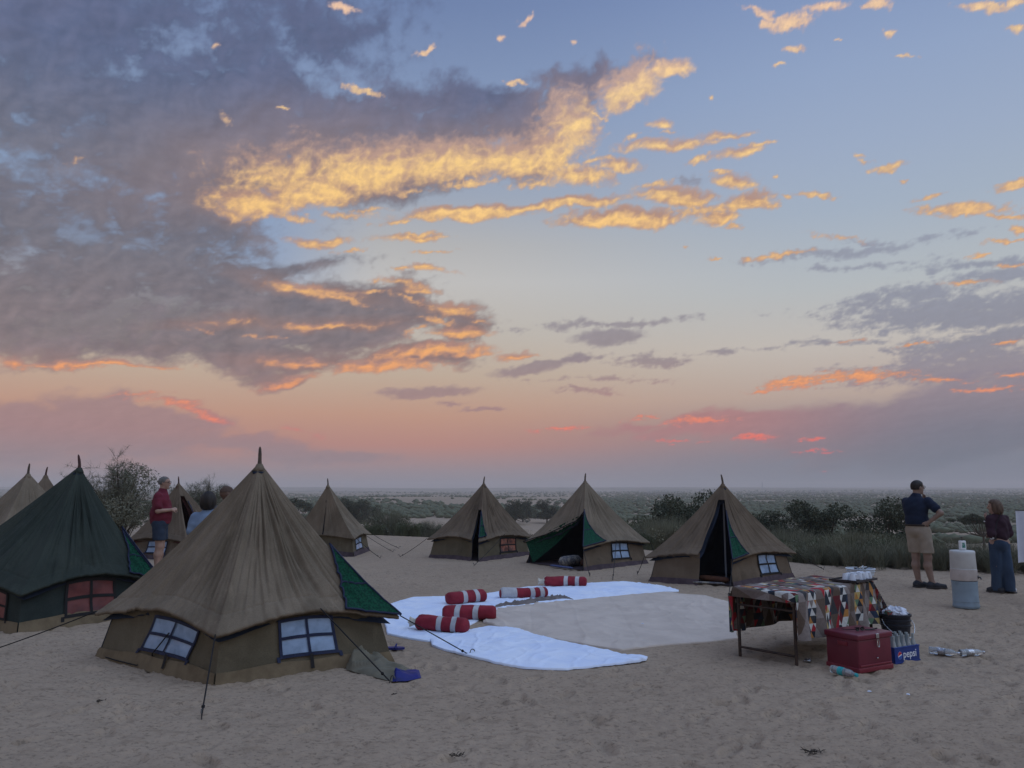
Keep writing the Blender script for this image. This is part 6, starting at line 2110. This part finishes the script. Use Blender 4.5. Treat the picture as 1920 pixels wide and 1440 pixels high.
class Body:
    """parts: ('c', p0, p1, r0, r1) tapered limb or ('e', centre, radii, yaw) ellipsoid; blended smoothly"""
    def __init__(self):
        self.p = []

    def cone(self, a, b, r0, r1=None, k=.02):
        self.p.append(('c', np.array(a, float), np.array(b, float), r0, r1 if r1 is not None else r0, k)); return self

    def ell(self, c, r, yaw=0.0, k=.03, pitch=0.0):
        self.p.append(('e', np.array(c, float), np.array(r, float), yaw, pitch, k)); return self

    def bounds(self, pad=.03):
        lo = np.full(3, 9e9); hi = -lo
        for q in self.p:
            if q[0] == 'c':
                for pt, r in ((q[1], q[3]), (q[2], q[4])):
                    lo = np.minimum(lo, pt - r); hi = np.maximum(hi, pt + r)
            else:
                m = q[2].max()
                lo = np.minimum(lo, q[1] - m); hi = np.maximum(hi, q[1] + m)
        return lo - pad, hi + pad

    def field(self, ax, post=None, infl=0.0):
        X, Y, Z = np.meshgrid(*ax, indexing='ij', sparse=True)
        shp = (len(ax[0]), len(ax[1]), len(ax[2]))
        D = np.full(shp, 1.0)
        for q in self.p:
            # evaluate only near the part
            if q[0] == 'c':
                lo = np.minimum(q[1] - q[3], q[2] - q[4]) - .06 - infl; hi = np.maximum(q[1] + q[3], q[2] + q[4]) + .06 + infl
            else:
                m = q[2].max(); lo = q[1] - m - .06 - infl; hi = q[1] + m + .06 + infl
            s = []
            for k in range(3):
                s.append(slice(int(np.searchsorted(ax[k], lo[k])), int(np.searchsorted(ax[k], hi[k]))))
            x, y, z = X[s[0]], Y[:, s[1]], Z[:, :, s[2]]
            if min(x.shape[0], y.shape[1], z.shape[2]) == 0: continue
            if q[0] == 'c':
                a, b_ = q[1], q[2]; ab = b_ - a; L2 = float(ab @ ab) + 1e-12
                t = np.clip(((x - a[0]) * ab[0] + (y - a[1]) * ab[1] + (z - a[2]) * ab[2]) / L2, 0, 1)
                d = np.sqrt((x - a[0] - t * ab[0]) ** 2 + (y - a[1] - t * ab[1]) ** 2 + (z - a[2] - t * ab[2]) ** 2) - (q[3] + (q[4] - q[3]) * t)
            else:
                c, r, yaw, pit = q[1], q[2], q[3], q[4]
                dx, dy, dz = x - c[0], y - c[1], z - c[2]
                u = dx * math.cos(yaw) + dy * math.sin(yaw); v = -dx * math.sin(yaw) + dy * math.cos(yaw)
                w = dz
                if pit:
                    u, w = u * math.cos(pit) + w * math.sin(pit), -u * math.sin(pit) + w * math.cos(pit)
                k0 = np.sqrt((u / r[0]) ** 2 + (v / r[1]) ** 2 + (w / r[2]) ** 2)
                k1 = np.sqrt((u / r[0] ** 2) ** 2 + (v / r[1] ** 2) ** 2 + (w / r[2] ** 2) ** 2)
                d = k0 * (k0 - 1) / np.maximum(k1, 1e-6)
            d = d - infl
            k = q[-1]
            cur = D[s[0], s[1], s[2]]
            h = np.clip(.5 + .5 * (cur - d) / k, 0, 1)
            D[s[0], s[1], s[2]] = cur * (1 - h) + d * h - k * h * (1 - h)
        if post is not None:
            D = post(D, X, Y, Z)
        return D

    def mesh(self, name, m, parent, org, h=.012, post=None, infl=0.0, pad=.03):
        lo, hi = self.bounds(pad + infl)
        V, F = sn_mesh(lambda ax: self.field(ax, post, infl), lo, hi, h)
        # one round of smoothing
        n = len(V); acc = np.zeros_like(V); c = np.zeros(n)
        for a, b_ in ((0, 1), (1, 2), (2, 3), (3, 0)):
            np.add.at(acc, F[:, a], V[F[:, b_]]); np.add.at(c, F[:, a], 1)
            np.add.at(acc, F[:, b_], V[F[:, a]]); np.add.at(c, F[:, b_], 1)
        V = V * .5 + .5 * acc / np.maximum(c, 1)[:, None]
        return mk(name, V + np.array(org), F, m, parent)


def skin_mat(name, c):
    return mat(name, c, .55, tuple(x * .85 for x in c), 14, 4, .15, 120, .35, sub=.08)


def folds(amp, seed, fx=9, fz=16):
    def f(D, X, Y, Z):
        w = np.sin(X * fx * 3 + seed + 3 * np.sin(Z * fz)) * np.sin(Z * fz * 1.6 + Y * fx * 2 + seed) + .6 * np.sin((X + Y) * 31 + Z * 23 + seed)
        return D + amp * w
    return f


def cut(post, zmin=None, zmax=None, extra=None):
    def f(D, X, Y, Z):
        if post: D = post(D, X, Y, Z)
        if zmin is not None: D = np.maximum(D, zmin - Z + 0 * D)
        if zmax is not None: D = np.maximum(D, Z - zmax + 0 * D)
        if extra: D = extra(D, X, Y, Z)
        return D
    return f


def hand(b, wrist, d, up, s=1.0, curl=.5, side=1):
    """palm, four bent fingers and a thumb; d: direction of the hand, up: back of the hand"""
    w = np.array(wrist, float); d = np.array(d, float); d /= np.linalg.norm(d)
    up = np.array(up, float); up -= d * (up @ d); up /= np.linalg.norm(up)
    a = np.cross(d, up) * side
    pc = w + d * .05 * s
    for q in (-.026, -.009, .009, .026):
        b.cone(w + a * q * .6 * s, w + d * .085 * s + a * q * s, .014 * s, .0125 * s, .012)
    for i, q in enumerate((-.028, -.0095, .0095, .028)):
        L = (.058, .068, .072, .062)[i] * s
        p0 = w + d * .085 * s + a * q * s
        d1 = d * math.cos(curl * .5) - up * math.sin(curl * .5); d2 = d * math.cos(curl * 1.5) - up * math.sin(curl * 1.5)
        p1 = p0 + d1 * L * .5; p2 = p1 + d2 * L * .55
        b.cone(p0, p1, .0100 * s, .0092 * s, .006); b.cone(p1, p2, .0092 * s, .0078 * s, .006)
    t0 = w + d * .025 * s + a * .024 * s; t1 = t0 + (d * .6 + a * .75 - up * .2) * .045 * s; t2 = t1 + (d * .9 + a * .15 - up * .3) * .035 * s
    b.cone(t0, t1, .0125 * s, .0108 * s, .008); b.cone(t1, t2, .0108 * s, .0085 * s, .006)


def head(b, c, face, s=1.0, nose=1.0):
    """head with brow, nose, lips, chin and ears; face: direction it looks (horizontal)"""
    c = np.array(c, float); f = np.array([face[0], face[1], 0.0]); f /= np.linalg.norm(f); l = np.array([-f[1], f[0], 0.0]); z = np.array([0, 0, 1.0])
    yaw = math.atan2(f[1], f[0])
    b.ell(c + z * .018 * s - f * .008 * s, np.array([.098, .076, .098]) * s, yaw, .02)
    b.ell(c - z * .045 * s + f * .022 * s, np.array([.066, .056, .075]) * s, yaw, .03)
    b.cone(c + f * .085 * s + z * .012 * s, c + f * .110 * s - z * .024 * s, .010 * s, .015 * s * nose, .014)
    b.cone(c + f * .082 * s + l * .03 * s + z * .022 * s, c + f * .082 * s - l * .03 * s + z * .022 * s, .012 * s, .012 * s, .014)
    b.cone(c + f * .080 * s + l * .016 * s - z * .055 * s, c + f * .080 * s - l * .016 * s - z * .055 * s, .0095 * s, .0095 * s, .01)
    b.cone(c + f * .070 * s - z * .098 * s, c + f * .060 * s - z * .100 * s, .020 * s, .020 * s, .02)
    for q in (-1, 1):
        b.ell(c + l * q * .076 * s - f * .006 * s - z * .008 * s, np.array([.020, .009, .031]) * s, yaw, .008)
    return f, l


def eyes_mouth(root, body, c, f, l, s, org):
    c = np.array(c); z = np.array([0, 0, 1.0])
    for q in (-1, 1):
        p = c + f * .083 * s + l * q * .031 * s + z * .004 * s + np.array(org)
        MB().lathe([(.001, -.007), (.008, -.004), (.009, 0), (.008, .004), (.001, .007)], 8, Vector(p)).build('eye', M_EYE, body, sharp=None)
    p = c + f * .090 * s - z * .055 * s + np.array(org)
    MB().tube([Vector(p - l * .018 * s), Vector(p + f * .003), Vector(p + l * .018 * s)], [.003, .004, .003], 6).build('mouth', M_LIP, body, sharp=None)


def shoe(root, ankle, d, m, org, L=.27, sole=True, name='shoe'):
    a = np.array(ankle, float); d = np.array([d[0], d[1], 0.0]); d /= np.linalg.norm(d)
    b = Body(); z = np.array([0, 0, 1.0]); g = np.array([a[0], a[1], 0.0])
    b.cone(g - d * .05 + z * .05, g + d * .07 + z * .05, .047, .045, .03).cone(g + d * .07 + z * .042, g + d * (L - .09) + z * .036, .045, .036, .03).cone(a - d * .01 + z * .0, g - d * .03 + z * .05, .046, .05, .03)
    o = b.mesh(name, m, root, org, .010, cut(None, .012, a[2] + .035))
    b2 = Body(); b2.cone(g - d * .055 + z * .012, g + d * .07 + z * .012, .05, .047, .03).cone(g + d * .07 + z * .012, g + d * (L - .085) + z * .012, .047, .039, .03)
    b2.mesh('sole', M_SOLE, o, org, .009, cut(None, 0.0, .022))
    return o


M_EYE = mat('eye_dark', (0.02, 0.018, 0.016), .2)
M_LIP = mat('lips', (0.22, 0.09, 0.08), .5)
M_SOLE = mat('shoe_sole', (0.05, 0.045, 0.045), .8)
M_HAIRD = mat('dark_hair', (0.014, 0.011, 0.010), .55, (0.028, 0.021, 0.018), 30, stretch=(1, 1, .25))
M_HAIRG = mat('grey_short_hair', (0.10, 0.095, 0.09), .7, (0.17, 0.16, 0.15), 40)
M_HAIRB = mat('brown_hair', (0.075, 0.045, 0.030), .6, (0.125, 0.080, 0.055), 22, stretch=(1, 1, .2))
SK1 = skin_mat('fair_skin', (0.40, 0.25, 0.19))
SK2 = skin_mat('tanned_skin', (0.28, 0.19, 0.15))
SK3 = skin_mat('brown_skin', (0.15, 0.085, 0.058))
M_NAVT = mat('navy_shirt', (0.007, 0.014, 0.036), .85, (0.011, 0.020, 0.046), 8)
M_KHAK = mat('khaki_shorts', (0.34, 0.285, 0.225), .85, (0.29, 0.24, 0.19), 7)
M_SHOE = mat('dark_trainers', (0.022, 0.024, 0.032), .7, (0.04, 0.042, 0.05), 20)
M_BELT = mat('dark_belt', (0.03, 0.022, 0.018), .6)
M_REDT = mat('crimson_shirt', (0.155, 0.018, 0.035), .85, (0.115, 0.013, 0.028), 8)
M_SHOR = mat('dark_blue_shorts', (0.030, 0.045, 0.075), .85, (0.024, 0.036, 0.06), 8)
M_MARO = mat('maroon_jumper', (0.042, 0.019, 0.030), .95, (0.030, 0.013, 0.022), 12)
M_JEAN = mat('blue_denim', (0.045, 0.074, 0.125), .9, (0.032, 0.055, 0.098), 9, stretch=(1, 1, .3))
M_PALE = mat('pale_blue_shirt', (0.20, 0.27, 0.38), .85, (0.16, 0.22, 0.32), 6)
M_WATCH = mat('pale_watch', (0.6, 0.6, 0.62), .35)
M_GREYT = mat('grey_shirt', (0.10, 0.10, 0.11), .85)


def glasses(root, c, f, l, s, org):
    c = np.array(c) + np.array(org); z = np.array([0, 0, 1.0])
    mb = MB()
    for q in (-1, 1):
        pc = c + f * .098 * s + l * q * .032 * s + z * .006 * s
        mb.tube([Vector(pc + l * .024 * s * math.cos(t) + z * .016 * s * math.sin(t)) for t in np.linspace(0, 6.283, 13)], .003, 5)
        mb.tube([Vector(pc + l * q * .024 * s), Vector(c + l * q * .080 * s + f * .0 + z * .004)], .003, 5)
    mb.tube([Vector(c + f * .10 * s - l * .01 + z * .008 * s), Vector(c + f * .10 * s + l * .01 + z * .008 * s)], .003, 5)
    mb.build('spectacles', M_BLK, root, sharp=None)


# --- man in the navy shirt
def man_right():
    g = gp(1735, 1105); g.z = gz(g.x, g.y)
    org = tuple(g)
    root = empty('person', g, 'person in navy shirt and khaki shorts, one hand at the mouth, looking right', 'person')
    yaw = rad(-42)                                   # the shoulders: right one towards the camera
    b = Body()
    hc = (-.005, .0, 1.645)
    f, l = head(b, hc, (1.0, .12), 1.0)
    b.cone((-.045, .0, 1.47), (-.03, 0, 1.58), .062, .056)
    b.ell((-.07, .0, 1.29), (.185, .125, .20), yaw, .05)
    b.ell((-.06, .0, 1.08), (.165, .130, .17), yaw, .05)
    b.ell((-.055, .0, .93), (.170, .130, .14), yaw, .05)
    # near arm: elbow out, hand back on the hip
    Rs, Re, Rw = (.075, -.135, 1.415), (.185, -.30, 1.225), (.045, -.185, 1.075)
    b.cone(Rs, Re, .054, .043, .03).cone(Re, Rw, .042, .028, .02)
    hand(b, Rw, (-.75, .25, -.38), (0.2, -1, .2), 1.0, .35, -1)
    # far arm: hand raised to the mouth
    Ls, Le, Lw = (-.15, .14, 1.40), (.05, .25, 1.20), (.135, .10, 1.42)
    b.cone(Ls, Le, .054, .043, .03).cone(Le, Lw, .041, .028, .02)
    hand(b, Lw, (-.05, -.35, .9), (1, .2, 0.1), 1.0, .8, 1)
    # legs
    for (h, k, a) in (((-.105, .075, .90), (-.08, .07, .50), (-.07, .06, .085)), ((.0, -.075, .90), (.035, -.085, .50), (.065, -.11, .085))):
        b.cone(h, k, .092, .062, .04).cone(k, (k[0] - .014, k[1], k[2] - .14), .058, .063, .03).cone((k[0] - .014, k[1], k[2] - .14), a, .063, .038, .03)
        b.cone(a, (a[0] + .10, a[1], .05), .038, .036, .03)
    body = b.mesh('body', SK2, root, org, .0118)
    eyes_mouth(root, body, hc, f, l, 1.0, org)
    # clothes
    s = Body()
    s.ell((-.07, .0, 1.30), (.192, .132, .20), yaw, .05).ell((-.06, .0, 1.10), (.176, .142, .18), yaw, .05)
    s.cone((-.05, 0, 1.45), (-.045, 0, 1.49), .085, .075, .04)
    s.cone(Rs, tuple(np.array(Rs) * .40 + np.array(Re) * .60), .066, .068, .04).cone(Ls, tuple(np.array(Ls) * .45 + np.array(Le) * .55), .066, .068, .04)
    s.mesh('shirt', M_NAVT, root, org, .011, cut(folds(.004, 2), 1.005), .006)
    t = Body()
    t.ell((-.055, .0, .95), (.180, .142, .15), yaw, .05)
    t.cone((-.105, .075, .90), (-.085, .07, .60), .103, .096, .04).cone((.0, -.075, .90), (.03, -.085, .58), .105, .098, .04)
    t.mesh('shorts', M_KHAK, root, org, .011, cut(folds(.004, 5, 7, 12), .565, 1.03), .006)
    be = Body(); be.ell((-.058, .0, 1.02), (.190, .150, .16), yaw, .05)
    be.mesh('belt', M_BELT, root, org, .010, cut(None, 1.004, 1.036), .006)
    hr = Body(); hr.ell((-.016, 0, 1.677), (.104, .083, .090), math.atan2(f[1], f[0]), .02).ell((-.05, 0, 1.64), (.066, .078, .085), 0, .03)
    ff, hc2 = f, np.array(hc)
    def hairline(D, X, Y, Z):
        fr = (X - hc2[0]) * ff[0] + (Y - hc2[1]) * ff[1]
        return np.maximum(np.maximum(D, np.minimum(fr - .052, 99) - np.maximum(Z - 1.700, 0) * 2.2), 1.605 - Z + np.maximum(fr + .01, 0) * 1.0)
    hr.mesh('hair', M_HAIRD, root, org, .008, hairline)
    glasses(root, hc, f, l, 1.0, org)
    shoe(root, (-.07, .06, .085), (1, .05), M_SHOE, org, .27)
    shoe(root, (.065, -.11, .085), (1, -.10), M_SHOE, org, .28)


man_right()


# --- woman in the maroon jumper
def woman_right():
    g = gp(1882, 1114); g.z = gz(g.x, g.y)
    org = tuple(g)
    root = empty('person', g, 'person in maroon jumper and wide blue jeans with a bob, facing away left', 'person')
    yaw = rad(18)
    b = Body()
    hc = (-.03, .0, 1.345)
    f, l = head(b, hc, (-.85, .5), .93)
    b.cone((-.01, 0, 1.20), (-.02, 0, 1.28), .05, .046)
    b.ell((.0, .0, 1.06), (.155, .105, .17), yaw, .05).ell((.0, .0, .90), (.135, .10, .14), yaw, .05).ell((0, 0, .78), (.155, .115, .12), yaw, .05)
    Ls, Le, Lw = (-.145, -.04, 1.15), (-.175, -.10, .92), (-.12, .08, 1.14)
    b.cone(Ls, Le, .042, .036, .03).cone(Le, Lw, .034, .024, .02)
    hand(b, Lw, (-.1, .3, .9), (-1, 0, .2), .88, .9, 1)
    Rs, Re, Rw = (.145, .04, 1.15), (.175, .02, .92), (.02, .17, .86)
    b.cone(Rs, Re, .042, .036, .03).cone(Re, Rw, .034, .024, .02)
    hand(b, Rw, (-.9, .2, .05), (0, 1, .3), .88, .7, -1)
    for x in (-.075, .075):
        b.cone((x, 0, .75), (x, 0, .42), .078, .052, .04).cone((x, 0, .42), (x + .01, .01, .07), .052, .034, .03).cone((x + .01, .01, .06), (x - .05, .05, .04), .034, .03, .03)
    body = b.mesh('body', SK1, root, org, .0118)
    eyes_mouth(root, body, hc, f, l, .93, org)
    s = Body()
    s.ell((0, 0, 1.06), (.160, .115, .17), yaw, .05).ell((0, 0, .90), (.148, .118, .16), yaw, .05).cone((-.01, 0, 1.17), (-.01, 0, 1.21), .075, .066, .04)
    s.cone(Ls, Le, .058, .056, .04).cone(Le, tuple(np.array(Le) * .2 + np.array(Lw) * .8), .052, .042, .03).cone(Rs, Re, .058, .056, .04).cone(Re, tuple(np.array(Re) * .2 + np.array(Rw) * .8), .052, .042, .03)
    s.mesh('jumper', M_MARO, root, org, .011, cut(folds(.005, 1), .77), .006)
    t = Body()
    t.ell((0, 0, .76), (.150, .118, .13), yaw, .05)
    t.cone((-.066, 0, .74), (-.070, .04, .05), .082, .072, .02).cone((.066, 0, .74), (.078, -.04, .045), .082, .076, .02)
    t.mesh('jeans', M_JEAN, root, org, .011, cut(folds(.005, 4, 5, 3), .028, .86), .006)
    hr = Body(); fy = math.atan2(f[1], f[0])
    hr.ell((hc[0] + .005, hc[1], 1.375), (.100, .088, .092), fy, .02).ell((hc[0] + .035, hc[1] - .02, 1.30), (.082, .098, .105), fy, .04)
    ff = f; h2 = np.array(hc)
    def hairline(D, X, Y, Z):
        fr = (X - h2[0]) * ff[0] + (Y - h2[1]) * ff[1]
        D = D + .004 * np.sin(X * 90 + 5 * np.sin(Z * 20)) * np.sin(Y * 80)
        return np.maximum(D, fr - .045 - np.maximum(Z - 1.39, 0) * 2.5)
    hr.mesh('hair', M_HAIRB, root, org, .008, cut(hairline, 1.215))
    w = np.array(Le) * .15 + np.array(Lw) * .85
    MB().tube([Vector(w + np.array(org) + np.array([.046 * math.cos(t), .046 * math.sin(t), 0])) for t in np.linspace(0, 6.283, 15)], .010, 6).build('bracelet', M_WATCH, root, sharp=None)
    cm = Vector((-.155, -.10, .86)) + Vector(org)
    c1 = MB().box(cm, (.085, .05, .06), Matrix.Rotation(.3, 3, 'Z')).build('camera_case', M_BLK, root, sharp=30)
    MB().lathe([(.026, 0), (.028, .03), (.022, .034), (.018, .02), (.0, .018)], 16, cm + Vector((-.02, -.02, 0)), Matrix.Rotation(rad(-90), 3, 'Y') @ Matrix.Rotation(rad(25), 3, 'X'), cap=False).build('camera_lens', M_WATCH, c1, sharp=None)
    MB().tube([Vector((-.145, -.12, .90)) + Vector(org), Vector((-.10, -.145, 1.10)) + Vector(org), Vector((.0, -.10, 1.25)) + Vector(org)], .006, 5).build('camera_strap', M_BLK, root, sharp=None)
    shoe(root, (-.075, .02, .05), (-.6, .8), M_SHOE, org, .22); shoe(root, (.10, -.01, .05), (-.4, .9), M_WATCH, org, .22)


woman_right()


# --- man in the crimson shirt behind the tents
def man_left():
    x, y = dp(305, 950, 14.6).x, 14.6
    g = Vector((x, y, .10))
    org = tuple(g)
    root = empty('person', g, 'person in crimson shirt and dark blue shorts standing with folded hands', 'person')
    yaw = rad(-60)
    b = Body()
    hc = (.012, 0, 1.665)
    f, l = head(b, hc, (1, -.05), 1.02, 1.1)
    b.cone((-.02, 0, 1.48), (-.005, 0, 1.60), .064, .06)
    b.ell((-.035, 0, 1.30), (.185, .135, .20), yaw, .05).ell((-.01, 0, 1.09), (.165, .155, .18), yaw, .05).ell((-.03, 0, .94), (.165, .14, .14), yaw, .05)
    Rs, Re, Rw = (-.015, -.185, 1.41), (.02, -.235, 1.14), (.21, -.10, 1.16)
    b.cone(Rs, Re, .054, .044, .03).cone(Re, Rw, .042, .029, .02); hand(b, Rw, (.5, .85, .1), (.5, -.5, .6), 1.0, .9, 1)
    Ls, Le, Lw = (-.06, .185, 1.41), (.02, .235, 1.14), (.22, .06, 1.17)
    b.cone(Ls, Le, .054, .044, .03).cone(Le, Lw, .042, .029, .02); hand(b, Lw, (.3, -.9, .05), (.6, .4, .6), 1.0, .9, -1)
    for (h, k, a) in (((-.035, .085, .9), (-.025, .085, .49), (-.05, .09, .085)), ((-.02, -.085, .9), (.02, -.09, .49), (.0, -.10, .085))):
        b.cone(h, k, .095, .064, .04).cone(k, (k[0] - .02, k[1], k[2] - .15), .06, .066, .03).cone((k[0] - .02, k[1], k[2] - .15), a, .066, .038, .03).cone(a, (a[0] + .1, a[1], .05), .038, .036, .03)
    body = b.mesh('body', SK1, root, org, .0118)
    eyes_mouth(root, body, hc, f, l, 1.02, org)
    s = Body()
    s.ell((-.035, 0, 1.30), (.195, .145, .21), yaw, .05).ell((-.01, 0, 1.10), (.185, .175, .20), yaw, .05).cone((-.03, 0, .96), (-.03, 0, 1.1), .175, .17, .05).cone((-.02, 0, 1.46), (-.015, 0, 1.505), .088, .076, .04)
    s.cone(Rs, tuple(np.array(Rs) * .3 + np.array(Re) * .7), .068, .074, .04).cone(Ls, tuple(np.array(Ls) * .3 + np.array(Le) * .7), .068, .074, .04)
    s.mesh('shirt', M_REDT, root, org, .011, cut(folds(.005, 7), .90), .006)
    t = Body(); t.ell((-.03, 0, .93), (.178, .155, .15), yaw, .05)
    t.cone((-.035, .085, .88), (-.028, .085, .62), .11, .106, .04).cone((-.02, -.085, .88), (.015, -.09, .62), .11, .106, .04)
    t.mesh('shorts', M_SHOR, root, org, .011, cut(folds(.004, 9, 7, 12), .60, .98), .006)
    hr = Body(); hr.ell((0, 0, 1.690), (.104, .084, .092), 0, .02).ell((-.03, 0, 1.66), (.072, .080, .08), 0, .03)
    def hairline(D, X, Y, Z):
        return np.maximum(np.maximum(D, X - .055 - np.maximum(Z - 1.715, 0) * 1.5), 1.625 - Z + np.maximum(X + .0, 0) * 1.2)
    hr.mesh('hair', M_HAIRG, root, org, .008, hairline)
    glasses(root, hc, f, l, 1.02, org)
    shoe(root, (-.05, .09, .085), (1, .05), M_SHOE, org, .28); shoe(root, (.0, -.10, .085), (1, -.05), M_SHOE, org, .28)


man_left()


# --- two people half hidden behind the big tent
def behind(px, top_py, d, height, kind):
    t = dp(px, top_py, d)
    gx, gy = t.x, d
    s = height / 1.70
    g = Vector((gx, gy, t.z - height))
    g.z = max(g.z, -.05)
    org = tuple(g)
    lab = 'person with a dark bob and pale blue shirt, mostly hidden by the big tent' if kind == 'bob' else 'person with a shaved head just showing behind the ridge of the big tent'
    root = empty('person', g, lab, 'person')
    b = Body()
    hc = (0, 0, height - .118 * s)
    face = (.15, 1.0) if kind == 'bob' else (.8, .6)
    f, l = head(b, hc, face, s)
    b.cone((0, 0, height - .32 * s), (0, 0, height - .20 * s), .055 * s, .05 * s)
    b.ell((0, 0, 1.24 * s), (.175 * s, .115 * s, .19 * s), 0, .05).ell((0, 0, 1.04 * s), (.15 * s, .11 * s, .16 * s), 0, .05).ell((0, 0, .9 * s), (.165 * s, .125 * s, .13 * s), 0, .05)
    arms = []
    for q in (-1, 1):
        S_, E_, W_ = (q * .165 * s, 0, 1.36 * s), (q * .22 * s, -.02, 1.08 * s), (q * .12 * s, .20, 1.05 * s)
        arms.append((S_, E_))
        b.cone(S_, E_, .048 * s, .04 * s, .03).cone(E_, W_, .038 * s, .026 * s, .02); hand(b, W_, (-q * .5, .8, .1), (0, .2, 1), .95, .6, q)
        b.cone((q * .08, 0, .86 * s), (q * .085, 0, .47 * s), .088 * s, .058 * s, .04).cone((q * .085, 0, .47 * s), (q * .09, -.01, .08), .058 * s, .036, .03).cone((q * .09, 0, .07), (q * .1, .1, .045), .036, .034, .03)
    body = b.mesh('body', SK1 if kind == 'bob' else SK3, root, org, .011)
    eyes_mouth(root, body, hc, f, l, s, org)
    c = Body(); c.ell((0, 0, 1.24 * s), (.188 * s, .128 * s, .20 * s), 0, .05).ell((0, 0, 1.04 * s), (.168 * s, .128 * s, .18 * s), 0, .05).cone((0, 0, 1.37 * s), (0, 0, 1.42 * s), .085 * s, .07 * s, .04)
    for (S_, E_) in arms: c.cone(S_, tuple(np.array(S_) * .35 + np.array(E_) * .65), .062 * s, .066 * s, .04)
    c.mesh('shirt', M_PALE if kind == 'bob' else M_GREYT, root, org, .012, cut(folds(.004, 3), .92 * s), .006)
    tr_ = Body(); tr_.ell((0, 0, .9 * s), (.175 * s, .138 * s, .14 * s), 0, .05)
    for q in (-1, 1): tr_.cone((q * .08, 0, .86 * s), (q * .088, 0, .12), .10 * s, .075 * s, .04)
    tr_.mesh('trousers', M_SHOR, root, org, .012, cut(folds(.004, 6), .09, .98 * s), .006)
    if kind == 'bob':
        hr = Body(); z0 = hc[2]
        hr.ell((0, -.004, z0 + .028 * s), (.098 * s, .108 * s, .10 * s), 0, .02).ell((0, -.022, z0 - .045 * s), (.105 * s, .092 * s, .10 * s), 0, .05)
        def hairline(D, X, Y, Z):
            D = D + .003 * np.sin(X * 110) * np.sin(Z * 9 + 1)
            return np.maximum(D, Y - .045 - np.maximum(Z - z0 - .05, 0) * 2.5)
        hr.mesh('hair', M_HAIRD, root, org, .009, cut(hairline, z0 - .125 * s))
    else:
        hr = Body(); z0 = hc[2]; fy = math.atan2(f[1], f[0])
        hr.ell((-f[0] * .01, -f[1] * .01, z0 + .02 * s), (.0995 * s, .0775 * s, .0995 * s), fy, .02)
        hr.mesh('stubble', mat('stubble', (0.07, 0.045, 0.035), .8, (0.11, 0.07, 0.05), 60), root, org, .009, cut(None, z0 + .02 * s))
    shoe(root, (-.09, -.01, .08), (-.1, 1), M_SHOE, org, .26); shoe(root, (.09, -.01, .08), (.1, 1), M_SHOE, org, .26)


behind(392, 922, 9.9, 1.60, 'bob')
behind(427, 911, 10.9, 1.68, 'shaved')
